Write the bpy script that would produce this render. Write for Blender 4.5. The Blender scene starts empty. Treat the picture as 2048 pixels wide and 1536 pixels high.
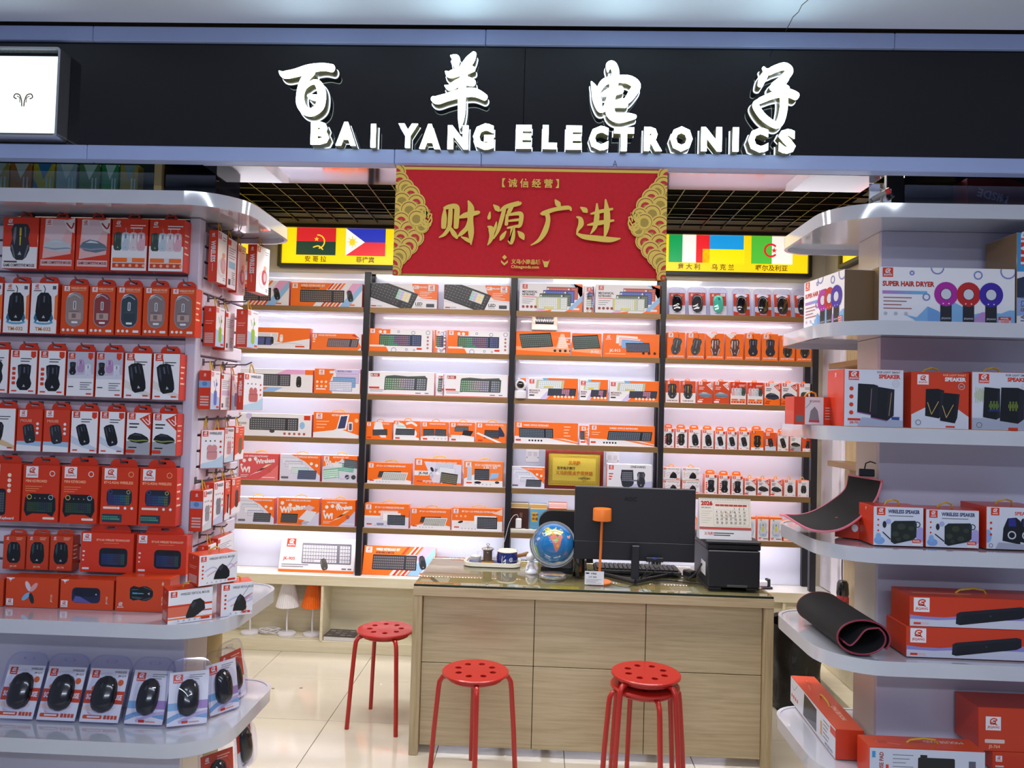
import bpy, math, random
from mathutils import Vector, Matrix
S = bpy.context.scene
COL = S.collection
random.seed(4)
# ------------------------------------------------------------------ camera
F, HC = 1500.0, 1.54                       # focal length in pixels of a 2048 px wide frame, eye height
ROLL, PITCH, YAW = .0275, math.atan(48 / F), math.atan(56 / F)
FW = Vector((-math.sin(YAW) * math.cos(PITCH), math.cos(YAW) * math.cos(PITCH), math.sin(PITCH)))
R0 = Vector((math.cos(YAW), math.sin(YAW), 0)); U0 = R0.cross(FW)
RV = math.cos(ROLL) * R0 + math.sin(ROLL) * U0
UV = math.cos(ROLL) * U0 - math.sin(ROLL) * R0
CAM = Vector((0, 0, HC))
cd = bpy.data.cameras.new('camera'); cam = bpy.data.objects.new('camera', cd); COL.objects.link(cam)
cd.sensor_fit = 'HORIZONTAL'; cd.sensor_width = 36; cd.lens = 36 * F / 2048; cd.clip_start = .05
M = Matrix((RV, UV, -FW)).transposed().to_4x4(); M.translation = CAM; cam.matrix_world = M
S.camera = cam
def at(px, py, Y):
    d = FW + RV * ((px - 1024) / F) - UV * ((py - 768) / F)
    return CAM + d * (Y / d.y)
def atz(px, py, Z):
    d = FW + RV * ((px - 1024) / F) - UV * ((py - 768) / F)
    return CAM + d * ((Z - HC) / d.z)
# ------------------------------------------------------------------ light
S.view_settings.view_transform = 'Standard'; S.view_settings.look = 'None'
S.view_settings.gamma = 1; S.view_settings.use_curve_mapping = False
S.view_settings.exposure = 0.0
w = bpy.data.worlds.new('mall_air'); S.world = w; w.use_nodes = True
w.node_tree.nodes['Background'].inputs[0].default_value = (.62, .72, 1, 1)
w.node_tree.nodes['Background'].inputs[1].default_value = .25
def area(name, loc, rot, sx, sy, watt, col):
    l = bpy.data.lights.new(name, 'AREA'); l.shape = 'RECTANGLE'; l.size = sx; l.size_y = sy; l.energy = watt; l.color = col
    o = bpy.data.objects.new(name, l); COL.objects.link(o); o.location = loc; o.rotation_euler = rot
    return o
PI = math.pi
MALL = (.80, .88, 1.0); SHOP = (1, .955, .93)
area('mall_ceiling_lamp', (0, .45, 2.66), (0, 0, 0), 3.4, .14, 38, MALL)
area('mall_ceiling_lamp', (0, -1.7, 2.66), (0, 0, 0), 3.4, .2, 78, MALL)
area('shop_fill_light', (-.95, 3.0, 2.69), (0, 0, 0), 1.3, .3, 30, SHOP)  # unseen light panels added under the grid behind the sign to light the shop
area('shop_fill_light', (.75, 3.0, 2.69), (0, 0, 0), 1.3, .3, 30, SHOP)
area('shop_fill_light', (-.1, 3.55, 2.69), (0, 0, 0), 2.6, .12, 22, SHOP)  # another unseen added fill, nearer the shelving

# ------------------------------------------------------------------ materials
def lin(c):
    if isinstance(c, str):
        c = c.lstrip('#'); c = [int(c[i:i + 2], 16) / 255 for i in (0, 2, 4)]
        return tuple((x / 12.92 if x <= .04045 else ((x + .055) / 1.055) ** 2.4) for x in c)
    return tuple(c[:3])
MATS = {}
def mat(name, col='#cccccc', rough=.5, metal=0, spec=.5, coat=0, attr=False, emit=0, noise=0, nscale=(8, 8, 8), trans=0, bump=0):
    if name in MATS: return MATS[name]
    m = bpy.data.materials.new(name); m.use_nodes = True; nt = m.node_tree; b = nt.nodes['Principled BSDF']
    c = lin(col) + (1,)
    b.inputs['Base Color'].default_value = c; b.inputs['Roughness'].default_value = rough
    b.inputs['Metallic'].default_value = metal; b.inputs['Specular IOR Level'].default_value = spec
    b.inputs['Coat Weight'].default_value = coat; b.inputs['Coat Roughness'].default_value = .06
    b.inputs['Transmission Weight'].default_value = trans
    src = None
    if attr:
        a = nt.nodes.new('ShaderNodeAttribute'); a.attribute_name = 'Col'; src = a.outputs['Color']
        nt.links.new(src, b.inputs['Base Color'])
    if noise:
        tc = nt.nodes.new('ShaderNodeTexCoord'); mp = nt.nodes.new('ShaderNodeMapping'); mp.inputs['Scale'].default_value = nscale
        n = nt.nodes.new('ShaderNodeTexNoise'); n.inputs['Detail'].default_value = 5; n.inputs['Scale'].default_value = 1
        nt.links.new(tc.outputs['Object'], mp.inputs[0]); nt.links.new(mp.outputs[0], n.inputs['Vector'])
        mx = nt.nodes.new('ShaderNodeMix'); mx.data_type = 'RGBA'; mx.blend_type = 'MULTIPLY'
        rp = nt.nodes.new('ShaderNodeValToRGB'); rp.color_ramp.elements[0].position = .3; rp.color_ramp.elements[1].position = .7
        k = 1 - noise; rp.color_ramp.elements[0].color = (k, k, k, 1)
        nt.links.new(n.outputs['Fac'], rp.inputs[0]); mx.inputs[0].default_value = 1
        if src: nt.links.new(src, mx.inputs[6])
        else: mx.inputs[6].default_value = c
        nt.links.new(rp.outputs[0], mx.inputs[7]); src = mx.outputs[2]; nt.links.new(src, b.inputs['Base Color'])
        if bump:
            bp = nt.nodes.new('ShaderNodeBump'); bp.inputs['Strength'].default_value = bump; bp.inputs['Distance'].default_value = .002
            nt.links.new(n.outputs['Fac'], bp.inputs['Height']); nt.links.new(bp.outputs[0], b.inputs['Normal'])
    if emit:
        b.inputs['Emission Strength'].default_value = emit; b.inputs['Emission Color'].default_value = c
        if src: nt.links.new(src, b.inputs['Emission Color'])
    MATS[name] = m
    return m
def clear(name, tint, gloss_rough=.04, base=.04):
    if name in MATS: return MATS[name]
    m = bpy.data.materials.new(name); m.use_nodes = True; nt = m.node_tree
    for n in list(nt.nodes):
        if n.type == 'BSDF_PRINCIPLED': nt.nodes.remove(n)
    out = nt.nodes['Material Output']; t = nt.nodes.new('ShaderNodeBsdfTransparent'); g = nt.nodes.new('ShaderNodeBsdfGlossy')
    t.inputs[0].default_value = lin(tint) + (1,); g.inputs['Roughness'].default_value = gloss_rough
    lw = nt.nodes.new('ShaderNodeFresnel'); lw.inputs[0].default_value = 1.45
    mx = nt.nodes.new('ShaderNodeMixShader'); ad = nt.nodes.new('ShaderNodeMath'); ad.operation = 'ADD'; ad.inputs[1].default_value = base; ad.use_clamp = True
    ge = nt.nodes.new('ShaderNodeNewGeometry'); fr_ = nt.nodes.new('ShaderNodeMath'); fr_.operation = 'SUBTRACT'; fr_.inputs[0].default_value = 1
    ml = nt.nodes.new('ShaderNodeMath'); ml.operation = 'MULTIPLY'; nt.links.new(ge.outputs['Backfacing'], fr_.inputs[1])
    nt.links.new(lw.outputs[0], ad.inputs[0]); nt.links.new(ad.outputs[0], ml.inputs[0]); nt.links.new(fr_.outputs[0], ml.inputs[1]); nt.links.new(ml.outputs[0], mx.inputs[0])
    nt.links.new(t.outputs[0], mx.inputs[1]); nt.links.new(g.outputs[0], mx.inputs[2]); nt.links.new(mx.outputs[0], out.inputs[0])
    MATS[name] = m
    return m
CARD = mat('printed_card', rough=.34, attr=True, coat=.25)
PAINT = mat('painted_parts', rough=.4, attr=True)
GLOSSP = mat('glossy_parts', rough=.15, attr=True, coat=.5)
LITP = mat('backlit_print', rough=.3, attr=True, emit=.95)
GLOSSW = mat('glossy_white_shelf', '#c4c6d0', rough=.07, coat=1, noise=.04)
RACKW = mat('white_rack_panel', '#c9c6da', rough=.3, coat=.3, noise=.04)
SLATM = mat('white_slat', '#d5cfe0', rough=.35, noise=.05)
CREAM = mat('cream_wall', '#cfc6b0', rough=.55, noise=.05)
def woodmat(name, a, b, sc):
    m = mat(name, a, rough=.42); nt = m.node_tree; bs = nt.nodes['Principled BSDF']
    tc = nt.nodes.new('ShaderNodeTexCoord'); mp = nt.nodes.new('ShaderNodeMapping'); mp.inputs['Scale'].default_value = sc
    n = nt.nodes.new('ShaderNodeTexNoise'); n.inputs['Scale'].default_value = 1; n.inputs['Detail'].default_value = 7; n.inputs['Roughness'].default_value = .65; n.inputs['Distortion'].default_value = .6
    rp = nt.nodes.new('ShaderNodeValToRGB'); e = rp.color_ramp.elements
    e[0].position = .34; e[0].color = lin(b) + (1,); e[1].position = .62; e[1].color = lin(a) + (1,)
    nt.links.new(tc.outputs['Object'], mp.inputs[0]); nt.links.new(mp.outputs[0], n.inputs['Vector']); nt.links.new(n.outputs['Fac'], rp.inputs[0]); nt.links.new(rp.outputs[0], bs.inputs['Base Color'])
    return m
WOODH = woodmat('pale_wood_across', '#c9b795', '#b3a07c', (3, 3, 70))
WOODV = woodmat('pale_wood_upright', '#c3b08c', '#a8946e', (70, 70, 3))
WOODC = woodmat('pale_wood_cabinet', '#e4dcc2', '#d8ceb0', (3, 60, 60))
BRONZE = mat('bronze_edge', '#93744c', rough=.38, metal=.35, noise=.12, nscale=(9, 9, 60))
BLACKM = mat('black_metal', '#1c1d24', rough=.35)
BLACKP = mat('black_plastic', '#1b1d25', rough=.45, noise=.05, nscale=(60, 60, 60))
RED = mat('red_lacquer', '#b5201a', rough=.3, coat=.3)
SILVER = mat('silver_metal', '#c3c5c9', rough=.22, metal=.85)
ROPE = mat('gold_rope', '#d8ac38', rough=.5, noise=.2, nscale=(180, 180, 180))
MIRROR = mat('polished_steel', '#d6d0d2', rough=.06, metal=1)
CLEARP = clear('clear_blister', '#fafaff', .03, .015)
GLASS = clear('desk_glass', '#f0f3ea', .015, .18)
CABGL = clear('cabinet_glass', '#e0ebe9', .01, .03)
LED = mat('led_dot', '#fff6ee', emit=38)
LETTER = mat('lit_letter', '#e2fbfa', emit=9)
HALO = mat('letter_halo_glow', '#dfe9ff', emit=1.5)  # glowing rim imitates the halo light around each letter's base
OLIVE = mat('letter_side', '#8a8256', rough=.3, metal=.5)
SIGNB = mat('black_sign_acrylic', '#05060f', rough=.07, spec=.5)
STRIP = mat('blue_grey_aluminium', '#a4b4e2', rough=.35, noise=.05)
RUBBER = mat('black_cloth_pad', '#17171b', rough=.85, noise=.2, nscale=(300, 300, 300))
BAG = mat('black_bin_bag', '#14161a', rough=.3, noise=.4, nscale=(30, 30, 30), bump=1)
TILE = mat('polished_cream_tile', '#d8d1bf', rough=.08, coat=.3, noise=.07, nscale=(2, 9, 2))
GROUT = mat('dark_grout', '#7a7263', rough=.8)

# ------------------------------------------------------------------ mesh builder
class MB:
    def __init__(s): s.v = []; s.f = []; s.c = []
    def face(s, idx, col): s.f.append(tuple(idx)); s.c.append(col)
    def add(s, vs, fs, col='#cccccc'):
        b = len(s.v); s.v += [tuple(v) for v in vs]; col = lin(col)
        for f in fs: s.face([b + i for i in f], col)
        return s
    def box(s, x0, x1, y0, y1, z0, z1, col='#cccccc', c=.0015, cols=None):
        """chamfered block; cols: colours by face 'x-','x+','y-','y+','z-','z+'"""
        c = min(c, (x1 - x0) / 3, (y1 - y0) / 3, (z1 - z0) / 3)
        lo, hi = (x0, y0, z0), (x1, y1, z1); idx = {}; b = len(s.v)
        for sx in (0, 1):
            for sy in (0, 1):
                for sz in (0, 1):
                    sg = (sx, sy, sz)
                    for ax in range(3):
                        p = [(hi if sg[k] else lo)[k] + (0 if k == ax else (-c if sg[k] else c)) for k in range(3)]
                        idx[sg, ax] = len(s.v); s.v.append(tuple(p))
        base = lin(col); cl = {k: lin(v) for k, v in (cols or {}).items()}
        names = ('x', 'y', 'z')
        def S3(ax, a, u, b_, v, c_): r = [0, 0, 0]; r[ax] = a; r[u] = b_; r[v] = c_; return tuple(r)
        for ax in range(3):
            u, v = (ax + 1) % 3, (ax + 2) % 3
            for a in (0, 1):
                q = [idx[S3(ax, a, u, p, v, r), ax] for p, r in ((0, 0), (1, 0), (1, 1), (0, 1))]
                s.face(q if a else q[::-1], cl.get(names[ax] + '-+'[a], base))
            for p in (0, 1):
                for r in (0, 1):                     # edge along ax
                    q = [idx[S3(ax, 0, u, p, v, r), u], idx[S3(ax, 1, u, p, v, r), u], idx[S3(ax, 1, u, p, v, r), v], idx[S3(ax, 0, u, p, v, r), v]]
                    s.face(q if p == r else q[::-1], cl.get(names[u] + '-+'[p], base))
        for sg in [(a, b_, c_) for a in (0, 1) for b_ in (0, 1) for c_ in (0, 1)]:
            q = [idx[sg, 0], idx[sg, 1], idx[sg, 2]]
            s.face(q if sum(sg) % 2 else q[::-1], base)
        return s
    def tube(s, pts, r, n=8, col='#cccccc', closed=False):
        pts = [Vector(p) for p in pts]; rings = []; b = len(s.v); N = len(pts); up = None
        rr = r if isinstance(r, (list, tuple)) else [r] * N
        for i, p in enumerate(pts):
            t = (pts[(i + 1) % N] - pts[i - 1]) if closed else (pts[min(i + 1, N - 1)] - pts[max(i - 1, 0)])
            t.normalize()
            if up is None: up = t.orthogonal().normalized()
            up = (up - t * up.dot(t))
            up = up.normalized() if up.length > 1e-6 else t.orthogonal().normalized()
            sd = t.cross(up)
            for k in range(n):
                a = 2 * PI * k / n; s.v.append(tuple(p + (up * math.cos(a) + sd * math.sin(a)) * rr[i]))
        c = lin(col)
        for i in range(N if closed else N - 1):
            for k in range(n):
                j = (i + 1) % N
                s.face((b + i * n + k, b + i * n + (k + 1) % n, b + j * n + (k + 1) % n, b + j * n + k), c)
        if not closed:
            s.face([b + k for k in range(n)][::-1], c); s.face([b + (N - 1) * n + k for k in range(n)], c)
        return s
    def lathe(s, prof, n=32, col='#cccccc', c=(0, 0, 0), cols=None):
        b = len(s.v)
        for r, z in prof:
            for k in range(n):
                a = 2 * PI * k / n; s.v.append((c[0] + r * math.cos(a), c[1] + r * math.sin(a), c[2] + z))
        for i in range(len(prof) - 1):
            cc = lin(cols[i] if cols else col)
            for k in range(n): s.face((b + i * n + k, b + i * n + (k + 1) % n, b + (i + 1) * n + (k + 1) % n, b + (i + 1) * n + k), cc)
        return s
    def prism(s, poly, z0, z1, f=None, col='#cccccc', cap=True, cside=None):
        """poly (x,y) counter-clockwise raised from z0 to z1; f maps (x,y,z) to a point"""
        f = f or (lambda x, y, z: (x, y, z)); b = len(s.v); n = len(poly); c = lin(col); cs = lin(cside or col)
        for z in (z0, z1): s.v += [tuple(f(x, y, z)) for x, y in poly]
        for k in range(n): s.face((b + k, b + (k + 1) % n, b + n + (k + 1) % n, b + n + k), cs)
        if cap: s.face([b + n - 1 - k for k in range(n)], c); s.face([b + n + k for k in range(n)], c)
        return s
    def ring(s, outer, inner, z0, z1, f=None, col='#cccccc'):
        f = f or (lambda x, y, z: (x, y, z)); b = len(s.v); n = len(outer); c = lin(col)
        for pl, z in ((outer, z0), (outer, z1), (inner, z1), (inner, z0)): s.v += [tuple(f(x, y, z)) for x, y in pl]
        for j in range(4):
            for k in range(n):
                a0, a1 = b + j * n, b + ((j + 1) % 4) * n
                s.face((a0 + k, a0 + (k + 1) % n, a1 + (k + 1) % n, a1 + k), c)
        return s
    def mesh(s, name, m, smooth=False):
        me = bpy.data.meshes.new(name); me.from_pydata(s.v, [], s.f)
        at_ = me.color_attributes.new('Col', 'FLOAT_COLOR', 'CORNER'); buf = []
        for f, c in zip(s.f, s.c): buf += [c[0], c[1], c[2], 1.0] * len(f)
        at_.data.foreach_set('color', buf)
        me.materials.append(m)
        if smooth:
            me.polygons.foreach_set('use_smooth', [True] * len(me.polygons))
            me.set_sharp_from_angle(angle=math.radians(40))
        return me
    def build(s, name, m, parent=None, smooth=False):
        o = bpy.data.objects.new(name, s.mesh(name, m, smooth)); COL.objects.link(o)
        if parent: o.parent = parent
        return o
def tag(o, label=None, cat=None, group=None, kind=None):
    if label: o['label'] = label
    if cat: o['category'] = cat
    if group: o['group'] = group
    if kind: o['kind'] = kind
    return o
def empty(name, loc=(0, 0, 0), rz=0, label=None, cat=None, group=None):
    o = bpy.data.objects.new(name, None); COL.objects.link(o); o.location = loc; o.rotation_euler = (0, 0, rz)
    return tag(o, label, cat, group)
def struct(name, mb, m, parent=None):
    o = mb.build(name, m, parent)
    if not parent: o['kind'] = 'structure'
    return o
def copy_tree(o, parent=None):
    kids = list(o.children); c = o.copy(); COL.objects.link(c)
    if parent: c.parent = parent
    for k in kids: copy_tree(k, c)
    return c
def catmull(pts, n=5):
    out = []; P = [tuple(p) for p in pts]
    for i in range(len(P) - 1):
        p0, p1, p2, p3 = P[max(i - 1, 0)], P[i], P[i + 1], P[min(i + 2, len(P) - 1)]
        for k in range(n):
            t = k / n
            out.append(tuple(.5 * (2 * b + (c - a) * t + (2 * a - 5 * b + 4 * c - d) * t * t + (3 * b - a - 3 * c + d) * t ** 3) for a, b, c, d in zip(p0, p1, p2, p3)))
    return out + [P[-1]]
def brush(pts, n=5):
    """outline polygon of a brush stroke given as (x, y, width)"""
    q = catmull(pts, n); L, Rr = [], []
    for i, (x, y, wd) in enumerate(q):
        a, b = q[max(i - 1, 0)], q[min(i + 1, len(q) - 1)]
        tx, ty = b[0] - a[0], b[1] - a[1]; l = math.hypot(tx, ty) or 1; tx /= l; ty /= l
        h = max(wd, 1e-5) / 2
        L.append((x - ty * h, y + tx * h)); Rr.append((x + ty * h, y - tx * h))
        if i == len(q) - 1: cap1 = [(x + h * (tx * .7 * math.cos(g) - ty * math.sin(g)), y + h * (ty * .7 * math.cos(g) + tx * math.sin(g))) for g in (1.0, .5, 0, -.5, -1.0)]
        if i == 0: cap0 = [(x + h * (-tx * .7 * math.cos(g) + ty * math.sin(g)), y + h * (-ty * .7 * math.cos(g) - tx * math.sin(g))) for g in (1.0, .5, 0, -.5, -1.0)]
    return L + cap1 + Rr[::-1] + cap0
def ccw(p):
    a = sum(p[i][0] * p[(i + 1) % len(p)][1] - p[(i + 1) % len(p)][0] * p[i][1] for i in range(len(p)))
    return p if a > 0 else p[::-1]
def rrect(x0, x1, y0, y1, r, n=5):
    if not isinstance(r, (list, tuple)): r = [r] * 4
    out = []
    for cx, cy, a, rr in ((x1 - r[0], y0 + r[0], -PI / 2, r[0]), (x1 - r[1], y1 - r[1], 0, r[1]), (x0 + r[2], y1 - r[2], PI / 2, r[2]), (x0 + r[3], y0 + r[3], PI, r[3])):
        for k in range(n + 1): t = a + PI / 2 * k / n; out.append((cx + rr * math.cos(t), cy + rr * math.sin(t)))
    return out
_TC = bpy.data.curves.new('lettering', 'FONT'); _TC.resolution_u = 2; _TO = bpy.data.objects.new('lettering', _TC); _TX = {}
def glyphs(s, bold=0, ext=0):
    k = (s, bold, ext)
    if k not in _TX:
        _TC.body = s; _TC.offset = bold; _TC.extrude = ext
        me = bpy.data.meshes.new_from_object(_TO); vs = [tuple(v.co) for v in me.vertices]; fs = [tuple(p.vertices) for p in me.polygons]
        bpy.data.meshes.remove(me)
        xs = [v[0] for v in vs] or [0]; ys = [v[1] for v in vs] or [0]
        _TX[k] = (vs, fs, min(xs), max(xs), min(ys), max(ys))
    return _TX[k]
# ------------------------------------------------------------------ flat print
O, R, Wt, K, GY, LG = '#f4701a', '#d23512', '#e9e7ee', '#15161b', '#6b6d78', '#b9bac6'
LB, PK, LI, YL, NV, TL = '#93bdea', '#e6a8d4', '#c9bfe8', '#e8c531', '#26305e', '#7fd0c0'
class Pr:
    """flat ink on one face of a box, in units of the face's height: x 0..a, y 0..1, each call a hair above the last"""
    def __init__(s, Wd, Hh, fmap=None, clip=True):
        s.W, s.H, s.a = Wd, Hh, Wd / Hh; s.mb = MB(); s.n = 0; s.clip = clip
        s.map = fmap or (lambda x, y, o: (x - Wd / 2, -o, y))
    def _up(s): s.n += 1; return .0004 + s.n * .00005
    def _clip(s, p):
        if not s.clip: return p
        for ax, lim, sg in ((0, 0, 1), (0, s.a, -1), (1, 0, 1), (1, 1, -1)):
            q = []
            for i in range(len(p)):
                A, B = p[i], p[(i + 1) % len(p)]; da, db = sg * (A[ax] - lim), sg * (B[ax] - lim)
                if da >= 0: q.append(A)
                if da * db < 0: t = da / (da - db); q.append((A[0] + (B[0] - A[0]) * t, A[1] + (B[1] - A[1]) * t))
            p = q
            if len(p) < 3: return []
        return p
    def poly(s, pts, c, z=None):
        z = z or s._up(); p = s._clip([tuple(q[:2]) for q in pts])
        if len(p) > 2:
            b = len(s.mb.v); s.mb.v += [s.map(x * s.H, y * s.H, z) for x, y in p]; s.mb.face(range(b, b + len(p)), lin(c))
    def rect(s, x0, y0, x1, y1, c, z=None): s.poly([(x0, y0), (x1, y0), (x1, y1), (x0, y1)], c, z)
    def rr(s, x0, y0, x1, y1, r, c): s.poly(rrect(x0, x1, y0, y1, r, 3), c)
    def ell(s, x, y, rx, ry, c, rot=0, n=16, z=None):
        cr, sr = math.cos(rot), math.sin(rot)
        s.poly([(x + rx * math.cos(t) * cr - ry * math.sin(t) * sr, y + rx * math.cos(t) * sr + ry * math.sin(t) * cr) for t in [2 * PI * k / n for k in range(n)]], c, z)
    def ring(s, x, y, r, t, c, n=18, a0=0, a1=2 * PI):
        z = s._up()
        for k in range(n):
            A, B = a0 + (a1 - a0) * k / n, a0 + (a1 - a0) * (k + 1) / n
            s.poly([(x + q * math.cos(g), y + q * math.sin(g)) for q, g in ((r, A), (r, B), (r - t, B), (r - t, A))], c, z)
    def line(s, pts, wd, c):
        s.poly(brush([(x, y, wd) for x, y in pts], 4 if len(pts) > 2 else 1), c)
    def dots(s, x, y, n, dx, dy, r, c):
        z = s._up()
        for k in range(n): s.ell(x + k * dx, y + k * dy, r, r, c, n=10, z=z)
    def bars(s, x, y, n, pitch, wd, h, c):
        z = s._up()
        for k in range(n): s.rect(x, y - k * pitch, x + wd * (1 - .18 * ((k * 7) % 3)), y - k * pitch + h, c, z)
    def text(s, t, x, y, h, c, al='l', bold=.025, maxw=None, rot=0, cjk=False):
        if not t.strip(): return
        vs, fs, x0, x1, y0, y1 = glyphs(t, bold); k = h / (.9 if cjk else .7); wd = (x1 - x0) * k
        kx = k * min(1, maxw / wd) if maxw else k; wd = (x1 - x0) * kx
        ox = {'l': 0, 'c': -wd / 2, 'r': -wd}[al]; z = s._up(); b = len(s.mb.v); cr, sr = math.cos(rot), math.sin(rot)
        for v in vs:
            px, py = ox + (v[0] - x0) * kx, v[1] * k
            s.mb.v.append(s.map((x + px * cr - py * sr) * s.H, (y + px * sr + py * cr) * s.H, z))
        c = lin(c)
        for f in fs: s.mb.face([b + i for i in f], c)
def logo(p, x, y, sz, bg=R, fg=Wt, frame=None, txt=True):
    """square badge with the horn squiggle and the word under it; x, y its lower left corner"""
    if frame: p.rect(x, y, x + sz * 1.1, y + sz, frame); p.rect(x + sz * .05, y + sz * .05, x + sz * 1.05, y + sz * .95, bg)
    elif bg: p.rect(x, y, x + sz * 1.1, y + sz, bg)
    q = lambda a, b: (x + sz * a * 1.1, y + sz * b)
    p.line([q(.30, .60), q(.36, .78), q(.55, .86), q(.72, .80), q(.66, .70), q(.48, .68)], sz * .09, fg)
    p.line([q(.48, .68), q(.64, .60), q(.60, .48), q(.42, .45), q(.30, .50), q(.42, .56), q(.74, .40)], sz * .08, fg)
    if txt: p.text('JEQANG', x + sz * .55, y + sz * .16, sz * .16, fg, 'c', maxw=sz * .9)
    else: p.rect(x + sz * .2, y + sz * .17, x + sz * .9, y + sz * .27, fg)
def kb(p, cx, cy, wd, h, rot=0, sh=0, body=K, key='#3c3f4a', rows=5, cols=15, pad=True, rain=None, leg=None, acc=None):
    if key.startswith('#') and sum(lin(key)) < .5: key = '#' + ''.join('%02x' % min(255, int(int(key[i:i + 2], 16) * 1.25 + 18)) for i in (1, 3, 5))
    cr, sr = math.cos(rot), math.sin(rot)
    def T(u, v): X, Y = u * wd + sh * v * h, v * h; return (cx + X * cr - Y * sr, cy + X * sr + Y * cr)
    p.poly([T(-.5, -.46), (T(-.49, -.5)), T(.49, -.5), T(.5, -.46), T(.5, .47), T(.49, .5), T(-.49, .5), T(-.5, .47)], body)
    z = p._up(); z2 = p._up(); main = .72 if pad else .96; mc = int(cols * (main / .96))
    for r in range(rows):
        v0 = .43 - (r + 1) * .86 / rows; v1 = v0 + .86 / rows * .78
        for c in range(cols):
            if pad and c == mc: continue
            u0 = -.48 + c * .96 / cols; u1 = u0 + .96 / cols * .82
            if r == rows - 1 and 4 <= c <= 8 and c < mc:
                if c > 4: continue
                u1 = u0 + .96 / cols * 4.8
            k_ = key
            if rain: k_ = rain[min(len(rain) - 1, int((u0 + .5) * len(rain)))]
            if acc and (c == 0 or c == mc - 1 or (r == rows - 1 and 4 <= c <= 8)): k_ = acc
            p.poly([T(u0, v0), T(u1, v0), T(u1, v1), T(u0, v1)], k_, z)
            if leg: p.poly([T(u0 + .008, v0 + .05), T(u0 + .02, v0 + .05), T(u0 + .02, v1 - .04), T(u0 + .008, v1 - .04)], leg, z2)
def mse(p, cx, cy, L, wd, rot=0, body=K, acc=None, kind='round', hi='#3d4150', wire=False, mark=True):
    cr, sr = math.cos(rot), math.sin(rot)
    def T(u, v): X, Y = u * wd, v * L; return (cx + X * cr - Y * sr, cy + X * sr + Y * cr)
    if wire: p.line([T(0, .48), T(.03, .62), T(-.06, .72)], wd * .05, body)
    sh = {'round': ((.42, .36), (.47, .1), (.5, -.15), (.44, -.36), (.26, -.48)), 'waist': ((.44, .44), (.42, .2), (.38, 0), (.5, -.22), (.44, -.36), (.24, -.48)),
          'game': ((.36, .48), (.5, .34), (.42, .1), (.5, -.08), (.5, -.22), (.34, -.42), (.16, -.5)), 'slim': ((.46, .42), (.49, .2), (.5, -.2), (.45, -.4), (.3, -.49))}[kind]
    rt = [(u, v) for u, v in sh]; top = [(.22, .49), (-.22, .49)]
    pts = [top[1]] + [(-u, v) for u, v in rt] + [(u, v) for u, v in rt[::-1]] + [top[0]]
    p.poly([T(u, v) for u, v in pts], body)
    p.poly([T(u, v) for u, v in ((-.33, .4), (-.39, .1), (-.30, -.1), (-.24, .1), (-.22, .4))], hi)
    p.poly([T(u, v) for u, v in ((.2, .42), (.24, .12), (.29, .12), (.28, .40))], hi)
    p.poly([T(u, v) for u, v in ((-.05, .38), (.05, .38), (.05, .16), (-.05, .16))], acc or '#55586a')
    if acc and kind == 'game':
        p.poly([T(u, v) for u, v in ((-.04, .14), (.04, .14), (.03, -.1), (-.03, -.1))], acc)
        p.poly([T(u, v) for u, v in ((-.48, -.1), (-.40, -.08), (-.22, -.44), (-.30, -.42))], hi); p.poly([T(u, v) for u, v in ((.48, -.1), (.40, -.08), (.22, -.44), (.30, -.42))], hi)
    if mark: p.poly([T(u, v) for u, v in ((-.1, -.36), (.1, -.36), (.0, -.26))], '#a9acb8')
def flatmouse(p, cx, cy, L, h, body=K, rim='#6c7f45', hi='#3d4150'):
    p.poly([(cx + L * u, cy + h * v) for u, v in ((-.5, -.1), (-.4, .25), (-.15, .48), (.15, .38), (.42, .08), (.5, -.18), (.46, -.32), (.1, -.5), (-.3, -.38))], body)
    p.poly([(cx + L * u, cy + h * v) for u, v in ((-.49, -.12), (-.1, -.22), (.3, -.14), (.5, -.18), (.48, -.24), (.2, -.26), (-.1, -.34), (-.46, -.2))], rim)
    p.poly([(cx + L * u, cy + h * v) for u, v in ((-.3, .22), (-.12, .40), (.1, .32), (.2, .2), (-.05, .22))], hi)

# --- box designs (each draws the front of one kind of box)
def d_kbset(p):
    a = p.a; p.rect(0, 0, a, 1, Wt); p.poly([(0, 0), (.95, 0), (1.75, 1), (0, 1)], O)
    for k in range(5): x = a * .42 + k * .16; p.poly([(x, 0), (x + .1, 0), (x + .34, .30), (x + .24, .30)], O if k % 2 else R); p.poly([(x + .1, .72), (x + .2, .72), (x + .42, 1), (x + .32, 1)], R if k % 2 else O)
    p.poly([(a - .95, 0), (a - .55, 0), (a, .72), (a, 1), (a - .18, 1)], LB); p.poly([(a - .7, .62), (a - .5, .42), (a - .02, 1), (a - .42, 1)], PK)
    kb(p, a * .44, .44, a * .62, .52, body='#23252c', key='#3a3d46', leg='#c98a4a', cols=22)
    mse(p, a * .83, .46, .5, .24, .25, hi='#555966'); logo(p, .06, .76, .2, Wt, R, txt=False)
    p.text('WIRED KEYBOARD SET', .42, .84, .085, Wt, maxw=a * .34); p.text('KEYBOARD & MOUSE', .42, .74, .06, K, maxw=a * .26)
    p.rr(a - .52, .05, a - .3, .11, .02, O); p.rect(a - .28, .05, a - .05, .11, Wt)
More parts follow.
